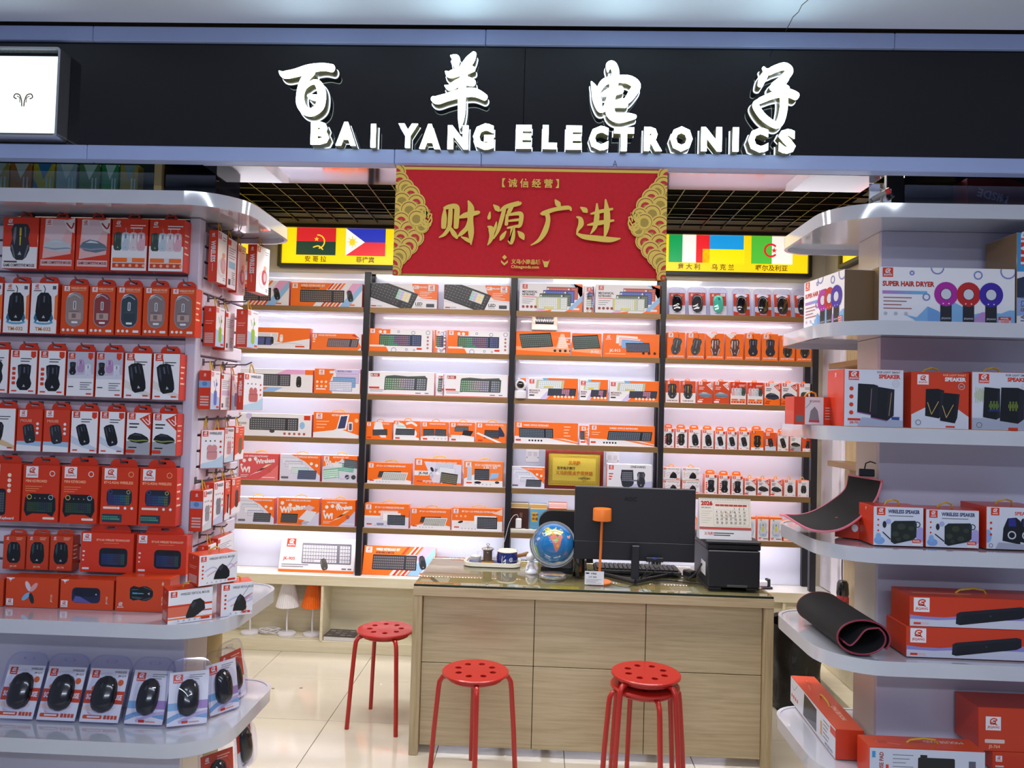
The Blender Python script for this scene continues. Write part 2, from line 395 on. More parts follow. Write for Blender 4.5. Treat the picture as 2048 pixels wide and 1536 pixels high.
def d_rgb(p):
    a = p.a; p.rect(0, 0, a, 1, Wt); p.poly([(a * .62, 1), (a * .66, .66), (a * .76, .42), (a, .36), (a, 1)], O)
    p.line([(0, .34), (a * .2, .24), (a * .5, .3), (a * .8, .36), (a, .3)], .02, LI)
    kb(p, a * .31, .55, a * .74, .78, -.33, .1, '#15161b', '#1a1c22', 6, 15, leg='#c9b0b8')
    kb(p, a * .50, .50, a * .2, .4, -.33, 0, '#cfd6dc', '#f2f4f8', 3, 4, False, ['#8fd6c2', '#c9b2f0', '#f3e1a0', '#9fc8f4'])
    p.text('RGB', a * .60, .80, .13, Wt, bold=.04); p.text('KEYBOARD', a * .70, .83, .07, Wt, maxw=a * .15); p.bars(a * .74, .66, 4, .07, .5, .02, Wt)
    logo(p, a - .37, .72, .24, Wt, R, Wt, txt=False); p.text('LED', a * .68, .13, .12, K); p.rect(a * .68, .07, a * .78, .085, GY); p.rr(a * .84, .06, a * .96, .2, .02, '#3d4150')
    p.rect(.06, .05, .26, .1, R); p.rect(.28, .05, .5, .1, LG)
def d_mech(p):
    a = p.a; p.rect(0, 0, a, 1, Wt); p.poly([(a * .8, 1), (a, 1), (a, .75), (a * .9, .85)], LB); p.poly([(a * .86, 1), (a, .88), (a, 0), (a * .72, 0), (a * .86, .18), (a, .4), (a, 1)], O)
    p.poly([(a * .78, .12), (a, .6), (a, .4), (a * .86, .05)], LB); p.poly([(a * .30, 0), (a * .52, .07), (a * .5, 0)], O); p.poly([(a * .24, 0), (a * .34, 0), (a * .46, .12), (a * .36, .12)], PK)
    for k, (b, c) in enumerate((('#a83a34', '#d8705f'), ('#2a3f94', '#5d78d0'), ('#33453c', '#6e7d72'))):
        kb(p, a * (.68 - k * .055), .66 - k * .12, a * .5, .44, 0, 0, b, c, 5, 16, acc='#e9ecf0')
    kb(p, a * .515, .30, a * .5, .44, 0, 0, '#b9c6c0', '#eef1f6', 5, 16, acc='#e7d94a', leg='#7d8aa0')
    logo(p, .1, .80, .16, R, Wt, txt=False); p.text('MECHANICAL', .1, .66, .075, K, maxw=a * .24); p.text('KEYBOARD', .1, .56, .075, K, maxw=a * .2); p.rect(.1, .50, .6, .52, R)
    p.bars(.1, .42, 3, .07, .42, .015, GY); p.dots(.14, .16, 4, .145, 0, .05, '#8d4038'); p.rr(a * .86, .07, a * .96, .14, .03, Wt)
def d_white_kb(p):
    a = p.a; p.rect(0, 0, a, 1, Wt); p.poly([(0, 1), (a, 1), (a, .5), (a * .62, .28), (0, .7)], O)
    kb(p, a * .34, .56, a * .42, .4, 0, .1, '#f0f0f4', '#cfd2dc', 5, 16); kb(p, a * .26, .36, a * .42, .4, 0, .1, '#1d2342', '#39447e', 5, 16)
    mse(p, a * .6, .5, .36, .16, 0, '#f4ede8', hi='#dcd6d2'); mse(p, a * .47, .38, .36, .16, 0); p.line([(a * .5, .2), (a * .7, .28), (a * .9, .2)], .02, LG); p.rect(a * .8, .08, a * .93, .15, R); logo(p, .05, .74, .2, Wt, R, txt=False)
def d_orange_kb(p):
    a = p.a; p.rect(0, 0, a, 1, '#f0742e'); p.poly([(a * .86, 1), (a, 1), (a, 0), (a * .93, 0), (a, .2)], Wt); kb(p, a * .63, .44, a * .62, .5, 0, .18, '#3d3a40', '#5a5760', leg='#ff9a70')
    p.bars(.08, .6, 2, .14, .16, .06, Wt); p.text('WIRED KEYBOARD', .4, .84, .09, Wt, maxw=a * .5); logo(p, .06, .72, .22, Wt, R, txt=False); p.poly([(a * .8, .9), (a * .86, 1), (a * .98, .7)], R)
def d_wide_white(p):
    a = p.a; p.rect(0, 0, a, 1, Wt); p.poly([(a * .5, .76), (a * .66, 1), (a, 1), (a * .9, .8)], PK); p.poly([(0, 0), (a * .3, 0), (a * .44, .2), (0, .14)], O); p.poly([(a * .3, 0), (a * .5, 0), (a * .62, .2), (a * .44, .2)], LB)
    kb(p, a * .40, .52, a * .62, .52, 0, 0, '#33353c', '#4c4f58', leg='#9a9ca6', cols=20); mse(p, a * .82, .46, .5, .24); p.rect(a * .9, .78, a, 1, O)
def d_lilac(p):
    a = p.a; p.rect(0, 0, a, 1, Wt); p.poly([(0, 0), (a * .40, 0), (a * .32, .4), (a * .46, 1), (0, 1)], O); p.poly([(a * .42, .98), (a, .98), (a, .84), (a * .42, .84)], LI)
    for k, (b, c) in enumerate((('#b9a6d6', '#d8cbe8'), ('#5d86b8', '#8fb4dc'), ('#8f92c0', '#e8e9f6'))): kb(p, a * (.72 - k * .07), .62 - k * .16, a * .5, .42, 0, 0, b, c, 5, 14, False)
    for r in range(2): p.dots(.12, .46 - r * .18, 3, .18, 0, .05, '#ffd9c0')
    logo(p, .18, .76, .2, Wt, R, txt=False); p.rr(.62, .82, .86, .92, .03, Wt); p.text('MODEL-X KIRO', a * .5, .88, .06, GY, maxw=a * .4); p.bars(.08, .14, 1, .1, .4, .05, Wt)
def d_colour_kb(p):
    a = p.a; p.rect(0, 0, a, 1, Wt); p.rect(0, 0, a * .2, 1, O); p.rect(0, .78, a * .34, .98, O); p.poly([(0, 0), (a * .32, 0), (a * .28, .2), (0, .2)], O)
    kb(p, a * .50, .50, a * .66, .5, 0, 0, '#28323a', '#46655a', cols=20, rain=['#5b8a5a', '#4f9a78', '#7a5a8a', '#8a5a7a', '#4a5a9a', '#3f4a8a'], leg='#aeb8c0')
    for x, y, r in ((a * .47, .88, .06), (a * .7, .84, .09), (a * .4, .06, .12), (a * .60, .10, .06), (a * .72, .08, .05), (a * .93, .86, .1)): p.ring(x, y, r, .03, '#9aa2bd')
    p.dots(a * .93, .66, 4, 0, -.16, .05, '#b0706a'); p.dots(.52, .86, 2, .2, 0, .07, Wt); logo(p, .08, .80, .18, Wt, R, txt=False); p.rr(.06, .2, a * .25, .28, .02, Wt); p.rect(a * .76, .1, a * .84, .18, R)
def d_white_game(p):
    a = p.a; p.rect(0, 0, a, 1, Wt); p.rect(0, 0, a, .03, R); p.rect(.1, .78, .5, .92, '#a83a2a'); p.rect(.05, .26, .5, .34, R); p.bars(.08, .2, 2, .06, .7, .02, GY)
    kb(p, a * .57, .5, a * .64, .56, 0, .05, '#3f4a46', '#47504c', cols=18, rain=['#6fa07a', '#8a9f8e', '#a898a8', '#9a94b0', '#7f8498', '#727888'], leg='#e6ece8')
    p.poly([(a * .26, .82), (a * .4, .86), (a * .6, .82), (a * .86, .86), (a * .88, .78), (a * .28, .76)], '#505a58'); p.text('JK-925', .1, .81, .08, Wt, maxw=.36); p.rect(a * .72, .08, a * .8, .12, GY); p.rect(a * .86, .08, a * .92, .12, GY)
def d_white_kbm(p):
    a = p.a; p.rect(0, 0, a, 1, Wt); p.rect(0, 0, a, .07, O); logo(p, .16, .72, .25, R, Wt); kb(p, a * .62, .55, a * .66, .6, 0, -.06, '#73727e', '#d8d6e0', cols=18, leg='#777777')
    mse(p, a * .60, .24, .36, .2, .35, '#4d4a46', hi='#77736c'); p.text('JK-905', .1, .34, .09, R, maxw=.62); p.bars(.08, .2, 2, .06, .8, .02, GY); p.rect(a * .84, .1, a * .9, .14, GY); p.rect(a * .92, .1, a * .97, .14, GY)
def d_kbm_white2(p):
    a = p.a; p.rect(0, 0, a, 1, Wt); kb(p, a * .52, .54, a * .62, .56, 0, 0, '#2c2d33', '#43454d', leg='#c8cbd4', cols=20); p.ell(a * .5, .22, .12, .08, '#3a3d46'); p.rr(a * .9, .74, a * .98, .94, .02, R)
    p.text('KEYBOARD', .05, .5, .09, GY, maxw=a * .16); p.text('MOUSE', .05, .38, .08, GY, maxw=a * .1); p.ell(a * .2, .88, .14, .14, LI); p.ell(a * .88, .5, .12, .16, LB); p.dots(a * .66, .12, 5, .22, 0, .06, '#b05a48'); p.poly([(0, .8), (a * .06, .8), (a * .1, 1), (0, 1)], O)
def d_phone(p):
    a = p.a; p.rect(0, 0, a, 1, O); p.poly([(0, 0), (a, 0), (a, .12), (a * .6, .34), (0, .2)], Wt); p.poly([(a * .5, .3), (a * .72, .34), (a * .78, .94), (a * .58, .9)], '#f0f0f6'); p.poly([(a * .53, .36), (a * .69, .39), (a * .74, .88), (a * .6, .86)], '#38406e')
    p.poly([(a * .36, .2), (a * .66, .08), (a * .8, .22), (a * .5, .36)], '#e8eaf0'); p.rr(a * .76, .28, a * .86, .64, .04, '#e4e6ee'); p.rr(a * .78, .32, a * .84, .58, .02, '#4a5274'); p.bars(.12, .62, 3, .12, .5, .04, '#ffb48a'); logo(p, .1, .74, .22, Wt, R, txt=False); p.ell(a * .94, .7, .08, .08, '#ffc79a')
    p.text('KEYBOARD', a * .4, .86, .07, Wt, maxw=a * .3)
def d_wireless(bg, tone, n=3, dark=True):
    def f(p):
        a = p.a; p.rect(0, 0, a, 1, bg); p.dots(.2, .72, 3, .22, .04, .07, Wt); p.dots(.1, .55, 2, .3, -.1, .05, Wt)
        p.poly([(a * .5, 0), (a, 0), (a, .6), (a * .8, .3)], tone); p.text('Wi', .06, .28, .2, Wt, bold=.05); p.text('Wireless', a * .42, .6, .16, Wt, bold=.05, maxw=a * .5, rot=.12)
        for k, c in enumerate(('#e6d8b0', '#2b2b30' if dark else '#b8b2da', '#ece9f4')[:n]): p.poly([(a * (.62 - k * .12), .42 - k * .1), (a * (.84 - k * .12), .62 - k * .14), (a * (.70 - k * .12), .78 - k * .14 - .2), (a * (.46 - k * .1), .26 - k * .06)], c)
        p.text('2.4G WIRELESS KEYBOARD', .2, .87, .06, Wt, maxw=a * .6); p.dots(a * .78, .36, 1, .1, 0, .08, '#c05a4a'); p.bars(a * .6, .08, 1, .1, .5, .03, Wt); p.bars(.08, .16, 2, .06, .3, .02, Wt)
    return f
def d_many_kb(bg=O, big='#17181c', c2='#8f93c8'):
    def f(p):
        a = p.a; p.rect(0, 0, a, 1, '#d9d8ee'); p.poly([(a * .26, 1), (a, 1), (a, .22), (a * .8, .5), (a * .62, .74)], bg)
        for k in range(4): kb(p, a * (.26 + k * .08), .76 - k * .12, a * .42, .22, 0, 0, ('#c3c8e0', '#9aa6d0', '#cfd4ea', c2)[k], '#eef0fa', 3, 12, False)
        kb(p, a * .68, .24, a * .46, .34, 0, .1, big, '#3d414c', 4, 13, False, leg='#8b90a0'); p.text('2.4G WIRELESS KEYBOARD', a * .34, .88, .06, Wt, maxw=a * .6); p.dots(a * .78, .66, 2, .2, -.06, .06, Wt); p.rr(.06, .08, .34, .16, .02, GY)
    return f
def d_wl_script(p):
    a = p.a; p.rect(0, 0, a, 1, '#d4d6e6'); p.poly([(0, .56), (a * .5, .8), (a * .62, 1), (0, 1)], O); p.poly([(a * .5, 1), (a, 1), (a, .66), (a * .66, .72)], O)
    kb(p, a * .26, .32, a * .44, .36, .12, 0, '#6fae9c', '#cfeee2', 4, 12, False); kb(p, a * .68, .56, a * .44, .3, -.1, 0, '#4d8f84', '#9ad6c6', 4, 12, False); kb(p, a * .82, .7, a * .4, .3, -.1, 0, '#38404a', '#6c7a86', 4, 12, False)
    p.text('Wireless', .08, .60, .2, Wt, bold=.05, rot=-.05, maxw=a * .5); p.dots(a * .72, .2, 2, .24, 0, .09, '#43454e'); p.line([(a * .4, .2), (a * .6, .12), (a * .9, .3)], .03, LI); logo(p, .05, .78, .18, Wt, R, txt=False); p.text('KEYBOARD SET', a * .3, .9, .06, Wt, maxw=a * .5)
def d_wl_two(p):
    a = p.a; p.rect(0, 0, a, 1, O); p.dots(.16, .8, 3, .3, -.07, .07, Wt); p.poly([(a * .58, .1), (a, .5), (a, 0), (a * .6, 0)], '#cfd0ea')
    p.text('Wi', .06, .46, .2, Wt, bold=.06); p.text('reless', a * .3, .52, .18, Wt, bold=.05, rot=.14); kb(p, a * .28, .24, a * .4, .34, 0, .1, '#1b1c20', '#34373f', 5, 12, False, leg='#9296a2'); p.poly([(a * .5, .22), (a * .7, .56), (a * .94, .5), (a * .8, .14)], '#dfe0ee'); p.poly([(a * .60, .6), (a * .74, .76), (a * .9, .66), (a * .78, .52)], '#d9b8c8')
    p.text('2.4G WIRELESS KEYBOARD', .3, .88, .06, Wt, maxw=a * .6); p.bars(a * .5, .1, 2, .06, .4, .02, GY)
def d_fold(k):
    def f(p):
        a = p.a; p.rect(0, 0, a, 1, O); p.poly([(0, 0), (a, 0), (a, .26 if k != 1 else .1), (a * .5, .34), (0, .2)], Wt if k in (1, 2, 3) else O)
        if k == 0: p.poly([(a * .36, 1), (a * .6, 1), (a * .8, .1), (a * .6, .1), (a * .3, .6)], Wt); kb(p, a * .55, .4, a * .56, .34, .05, 0, '#141519', '#33363e', 4, 12, False)
        if k == 1: p.ell(a * .2, .5, .42, .42, Wt); p.ell(a * .62, .34, .4, .3, Wt); p.line([(a * .5, .86), (a * .7, .92), (a * .88, .78)], .12, Wt); kb(p, a * .45, .42, a * .74, .34, 0, .08, '#15171c', '#3a3e48', 4, 14, False); p.text('KEYBOARD', a * .14, .68, .08, TL, maxw=a * .3)
        if k == 2: kb(p, a * .29, .44, a * .42, .36, .02, 0, '#17181c', '#3a3d45', 4, 8, False); kb(p, a * .73, .44, a * .42, .36, -.02, 0, '#17181c', '#3a3d45', 4, 8, False); p.dots(a * .5, .12, 5, .2, 0, .04, LG)
        if k == 3: kb(p, a * .48, .66, a * .56, .28, 0, 0, '#202126', '#4a4d55', 4, 12, False); p.poly([(a * .5, .34), (a * .86, .30), (a * .96, .56), (a * .56, .6)], '#24262c'); kb(p, a * .24, .24, a * .36, .2, 0, 0, '#c4c8d2', '#eff0f4', 3, 9, False)
        if k == 4: kb(p, a * .52, .42, a * .5, .42, 0, .1, '#141519', '#31343c', 4, 11, False); p.poly([(0, .44), (.1, .5), (a * .86, 0), (a * .7, 0)], Wt); p.rr(a * .74, .3, a * .94, .8, .04, '#2c3350'); p.poly([(a * .8, .8), (a, 1), (a, .3)], '#f08a4a')
        logo(p, .08, .76, .2, Wt, R, txt=False); p.text('WIRELESS KEYBOARD', a * .3, .87, .07, Wt, maxw=a * .6) if k != 1 else None; p.rect(.1, .05, .34, .13, R)
    return f
def d_bt(k):
    def f(p):
        a = p.a; p.rect(0, 0, a, 1, O if k != 3 else '#f0803c')
        if k in (0, 1): p.poly([(0, 0), (a, 0), (a, .16), (a * .6, .34), (0, .14)], Wt); kb(p, a * .5, .46, a * .5, .28, .02, .3, '#17181c', '#2f3138', 3, 12, False); kb(p, a * .62, .36, a * .56, .4, .0, .3, '#e6e6ec', '#8f8f86' if k else '#a0a4a0', 5, 12, False)
        if k == 2:
            p.poly([(a * .2, .9), (a * .4, .1), (a, .1), (a, .8)], '#d8d6ee')
            for j in range(6): p.ell(a * .42 + .16 * math.cos(j * PI / 3), .46 + .16 * math.sin(j * PI / 3), .1, .055, ('#f0f0f4', '#8f94b8', '#20242c', '#9ec4c8', '#c0b8da', '#e8d0d8')[j], j * PI / 3)
            kb(p, a * .64, .74, a * .36, .24, 0, .1, '#aab0c8', '#d9def0', 4, 10, False); kb(p, a * .7, .56, a * .34, .26, -.1, 0, '#c5c8dc', '#eceef8', 4, 10, False); kb(p, a * .74, .27, a * .36, .4, -.12, 0, '#14151a', '#5a5648', 5, 12, False); p.poly([(0, .36), (a * .3, .36), (a * .36, .54), (0, .54)], Wt); p.text('JK-968', .16, .40, .1, K, maxw=a * .2); p.text('WIRELESS KEYBOARD SET', .1, .12, .06, Wt, maxw=a * .5)
        if k == 3: p.poly([(0, .3), (a * .36, .54), (a * .4, 0), (0, 0)], Wt); p.rect(0, 0, a, .24, Wt); p.rect(a * .08, .24, a * .2, .8, '#b8c4e0'); kb(p, a * .46, .48, a * .38, .44, 0, 0, '#1b1d22', '#383b44', 5, 12, False); p.poly([(a * .66, .3), (a * .88, .36), (a * .9, .56), (a * .7, .54)], LB); p.ell(a * .36, .16, .14, .05, K); p.ell(a * .86, .18, .09, .05, '#33353c'); p.text('3 IN 1 SET', a * .5, .72, .09, Wt, maxw=a * .4)
        if k == 4: p.rect(0, 0, a, .46, '#d9d8ee'); p.rect(0, .4, a * .4, .5, Wt); kb(p, a * .56, .56, a * .4, .34, 0, 0, '#d9b8c8', '#f4e6ee', 4, 10, False); kb(p, a * .62, .46, a * .4, .34, 0, 0, '#e4e6ee', '#f8f8fb', 4, 10, False); kb(p, a * .72, .34, a * .4, .42, 0, 0, '#14171d', '#3a404c', 5, 11, False, leg='#7c8090'); p.dots(.24, .66, 3, .2, 0, .05, '#ffc79a'); p.rr(a * .28, .1, a * .44, .2, .02, '#8b90b0')
        if k == 5: p.rect(0, 0, a, .44, Wt); kb(p, a * .66, .48, a * .44, .4, 0, 0, '#e9e9ef', '#f7f7fa', 4, 11, False); kb(p, a * .7, .36, a * .4, .52, .0, 0, '#1a1c24', '#41444f', 6, 12, False, leg='#8b90a0'); p.ell(a * .17, .38, .12, .05, '#22242a', .25); p.ell(a * .3, .34, .12, .05, '#e2e2ea', .25); p.poly([(a * .8, .8), (a, 1), (a, .7)], '#f4c9b8'); p.dots(.2, .64, 3, .2, 0, .05, '#ffb48a')
        logo(p, .06, .76, .2, Wt, R, txt=False); p.text('BT 5.0 + 3.0 WIRELESS KEYBOARD', .44, .82, .075, Wt, maxw=a * .66); p.bars(.1, .12, 1, .1, .22, .05, R); p.dots(.46, .09, 5, .15, 0, .03, LG)
    return f
def d_orange_game(k):
    def f(p):
        a = p.a; p.rect(0, 0, a, 1, O)
        if k < 2: p.poly([(0, .36), (a * .4, .3), (a * .6, .4), (a, .3), (a, .1), (0, .2)], '#f5a679'); kb(p, a * (.37 if k == 0 else .47), .62, a * (.58 if k == 0 else .9), .6, .07, -.14, '#22252a', '#3c4a46', 6, 16, False, leg='#8c8f58')
        if k == 0: p.poly([(a * .82, .92), (a * .88, .92), (a * .97, .3), (a * .74, .3)], '#f7c3a6'); p.bars(a * .78, .72, 6, .08, .5, .04, Wt); p.dots(a * .72, .2, 4, .22, 0, .06, '#3a2a26')
        if k == 1: p.text('JK-923', a * .64, .16, .09, Wt, maxw=a * .3)
        if k == 2:
            for j, (b, c) in enumerate((('#e6ded8', '#f8f4f2'), ('#e8a8a8', '#f4d0d0'), ('#5a9ad8', '#8cc0f0'))): kb(p, a * (.42 + j * .05), .74 - j * .1, a * .38, .36, -.06, 0, b, c, 5, 13, False, leg='#c05a5a')
            kb(p, a * .62, .42, a * .42, .4, .02, -.1, '#1d1e26', '#3f4258', 6, 14, False, leg='#b0a060'); logo(p, .08, .70, .26, None, Wt); p.text('JK-913', a * .11, .22, .12, Wt, maxw=a * .2); p.dots(a * .72, .18, 4, .24, 0, .06, '#3a1c10'); p.rect(.1, .12, a * .4, .15, '#ffc79a')
    return f
def d_mech2(p):
    a = p.a; p.rect(0, 0, a, 1, Wt); p.poly([(a * .38, 1), (a, 1), (a, 0), (a * .36, 0), (a * .5, .3)], O); p.poly([(a * .24, 0), (a * .36, 0), (a * .5, .36), (a * .38, .36)], LI); p.poly([(a * .28, 1), (a * .38, 1), (a * .46, .8), (a * .34, .8)], '#6fb4dc')
    kb(p, a * .68, .34, a * .56, .36, 0, .12, '#20222c', '#3f4456', 4, 14, False, rain=['#3f4456', '#3f4456', '#c78aa8', '#3f4456']); kb(p, a * .44, .70, a * .56, .4, 0, .12, '#a9bcc8', '#eef2f5', 4, 14, False, acc='#e2c93a', leg='#a0a8b8')
    logo(p, .06, .72, .2, R, Wt, txt=False); p.text('MECHANICAL', .06, .36, .08, '#6a2a2a', maxw=a * .22); p.text('KEYBOARD', .06, .26, .07, '#6a2a2a', maxw=a * .18); p.rect(.06, .14, .3, .2, K); p.dots(a * .54, .12, 6, .17, 0, .06, '#ffe3cf')
def d_office(k):
    def f(p):
        a = p.a; p.rect(0, 0, a, 1, O); p.poly([(0, 0), (a, 0), (a, .12), (a * .8, .26), (a * .4, .30), (0, .34)], Wt); p.poly([(a * .5, .3), (a * .8, .12), (a, .02), (a, .1), (a * .7, .26)], '#f08a4a')
        kb(p, a * (.34 if k == 0 else .62), .5, a * (.54 if k == 0 else .68), .44, 0, .14 if k else -.05, '#20242c', '#3a4450', 5, 20, leg='#8d98a8')
        p.text('WIRED OFFICE KEYBOARD', .4 if k == 0 else a * .3, .82, .08, Wt, maxw=a * (.4 if k == 0 else .64)); logo(p, .1, .76, .2, Wt, R, txt=False); p.bars(a * .78, .8, 4, .14, .3, .04, '#ffd0b0') if k == 0 else p.bars(.1, .62, 2, .1, .4, .03, '#ffc09a'); p.rect(.06, .12, .3, .2, R); p.dots(.7, .15, 5, .14, 0, .045, K)
    return f
def d_onehand(p):
    a = p.a; p.rect(0, 0, a, 1, '#dfe0ee'); p.poly([(0, 0), (a, 0), (a, .4), (a * .4, .2)], '#b9bce0'); logo(p, .06, .8, .16, R, Wt, txt=False); p.text('ONE-HAND', a * .52, .88, .08, K, maxw=a * .34)
    p.poly([(a * .32, .8), (a * .58, .8), (a * .6, .3), (a * .56, .2), (a * .42, .12), (a * .34, .2), (a * .3, .5)], '#2f3440'); kb(p, a * .45, .56, a * .24, .42, 0, 0, '#20242c', '#4a505c', 5, 6, False, leg='#c06a5a'); mse(p, a * .76, .44, .6, .3, 0, '#2c2f3a', None, 'game', '#8d92a4'); p.bars(.06, .62, 3, .1, .16, .04, R)
def d_m(bg=Wt, body=K, kind='round', rot=0, L=.6, wd=.36, cx=.5, cy=.44, acc=None, top=None, low=None, lg='R', corner=None, dots=None, dotc=R, badge=False, title=None, tc=K, sub=True, hi='#3d4150', wire=False, swoosh=None, bar=R):
    """a mouse box: cx as a share of the width; L, wd in box heights"""
    def f(p):
        a = p.a; p.rect(0, 0, a, 1, bg)
        if top: p.rect(0, top[0], a, 1, top[1])
        if low: p.rect(0, 0, a, low[0], low[1])
        if swoosh: p.poly([(0, .42), (a * .5, .26), (a, .12), (a, .03), (a * .4, .14), (0, .24)], swoosh)
        if corner == 'E': p.poly([(a - .26, .86), (a, 1), (a, .62)], R if bg != R else Wt); p.line([(a - .2, .86), (a - .04, .72), (a - .04, .95)], .025, Wt if bg != R else R); p.line([(a - .12, .86), (a, .78)], .02, Wt if bg != R else R)
        if corner == 'V': p.poly([(0, 1), (a * .62, 1), (a * .3, .8), (0, .96)], Wt)
        mse(p, a * cx, cy, L, wd, rot, body, acc, kind, hi, wire)
        if lg == 'R': logo(p, .04, .84, .15, R, Wt, txt=False)
        elif lg == 'W': logo(p, .05, .82, .16, Wt, R, txt=False)
        elif lg == 'B': logo(p, .04, .82, .16, None, Wt, txt=False)
        if badge: p.poly([(a - .14, .98), (a - .02, .98), (a - .02, .86), (a - .08, .82), (a - .14, .86)], R if bg != R else Wt)
        if dots:
            for k in range(dots): p.rr(.05, .54 - k * .11, .13, .61 - k * .11, .015, dotc)
        if title: p.text(title, a * .5, .06, .055, tc, 'c', maxw=a * .86)
        if sub: p.bars(.24, .80, 2, .06, .26, .018, tc); p.rect(.05, .05, .17, .08, bar); p.rect(a - .17, .05, a - .05, .08, bar)
    return f
def d_flat(body=K, bg=Wt, low='#9fa2ac', rim='#8d9a4a', corner=True, hi='#3d4150', big=.8, title=True):
    def f(p):
        a = p.a; p.rect(0, 0, a, 1, bg); p.poly([(0, 0), (a, 0), (a, .3), (a * .5, .36), (0, .32)], low) if low else None
        if corner: p.poly([(a - .28, .86), (a, 1), (a, .60)], R if bg == Wt else Wt); p.line([(a - .2, .86), (a - .04, .72), (a - .04, .95)], .025, Wt if bg == Wt else R); p.line([(a - .12, .86), (a, .76)], .02, Wt if bg == Wt else R)
        flatmouse(p, a * .5, .40, a * .92, .26 * big / .8, body, rim, hi); logo(p, .04, .84, .15, R if bg == Wt else Wt, Wt if bg == Wt else R, txt=False)
        if title: p.bars(.06, .72, 2, .08, .24, .03, K if bg == Wt else Wt); p.rr(.0, .04, .22, .12, .03, R if bg == Wt else Wt); p.bars(.06, .16, 1, .1, .2, .025, K if bg == Wt else Wt)
    return f
def d_four(flip=False):
    def f(p):
        a = p.a; p.rect(0, 0, a, 1, Wt); p.rect(0, .48, a, 1, R); cs = ['#33473f', '#b9c8d8', '#d8ccd4', '#d9a9b8']
        for k, c in enumerate(cs[::-1] if flip else cs):
            mse(p, a * (.17 + k * .22), .56, .36, .17, 0, c, None, 'slim', '#e9eef4' if c != '#33473f' else '#5d7268', True)
        p.rect(.03, .16, a - .03, .24, O); p.rect(.03, .05, a - .03, .14, '#c8421f'); p.dots(.12, .095, 5, .13, 0, .03, '#f0b090'); p.rect(a * .46, .15, a * .60, .24, '#d9d5dc'); p.bars(.36, .86, 2, .05, .3, .02, Wt); logo(p, .04, .82, .15, None, Wt, txt=False)
    return f
def d_game_top(p):
    a = p.a; p.rect(0, 0, a, 1, Wt); p.rect(0, .42, a, 1, R); mse(p, a * .5, .52, .72, .38, 0, '#2a2c33', '#c9b13a', 'game', '#6d727e'); logo(p, .05, .82, .16, None, Wt, txt=False); p.text('GAME COMPETITIVE MOUSE', .03, .03, .055, '#5a3a34', maxw=a * .9); p.rect(.04, .11, .3, .14, '#5a3a34')
def d_wrap(c):
    def f(p):
        a = p.a; p.rect(0, 0, a, 1, R); p.poly([(.06, .2), (a - .06, .3), (a - .04, .86), (.1, .92)], '#e1b3b6'); p.poly([(.1, .62), (a * .6, .5), (a * .9, .96), (.12, .98)], '#dcc3cc'); p.rect(.03, .06, a - .03, .18, '#dfb9bc'); flatmouse(p, a * .52, .46, a * .84, .26, c, '#8d92a4', '#c7d0da'); p.poly([(a - .22, .94), (a, 1), (a, .7), (a - .12, .76)], '#e8dfe4'); p.line([(a - .16, .9), (a - .06, .8), (a - .02, .9)], .03, '#9a2a22'); logo(p, .1, .84, .13, '#e3dbe2', R, txt=False); p.text('GAME COMPETITIVE MOUSE', .05, .1, .05, '#8a2a22', maxw=a * .86)  # pale pink patches paint glare of the shrink wrap over the red front
    return f
def d_tm(p):
    a = p.a; p.rect(0, 0, a, 1, Wt); p.ell(a * .5, .22, .2, .05, '#5aa0cc'); p.ell(a * .5, .24, .16, .03, Wt); mse(p, a * .5, .52, .6, .34, 0, '#0e1014', None, 'round', '#22252c', True); p.poly([(a * .5 - .17, .4), (a * .5 - .12, .26), (a * .5 - .16, .22), (a * .5 - .2, .3)], '#2a6a94'); p.poly([(a * .5 + .17, .4), (a * .5 + .12, .26), (a * .5 + .16, .22), (a * .5 + .2, .3)], '#2a6a94')
    p.text('TM-032', a * .5, .05, .07, '#c9823a', 'c', maxw=.36); logo(p, .04, .86, .13, None, R, txt=False); p.bars(.05, .84, 1, .1, .16, .02, GY); p.rect(a - .1, .88, a - .03, .95, '#55586a'); p.poly([(a, .78), (a - .05, .74), (a - .05, .3), (a, .26)], O)
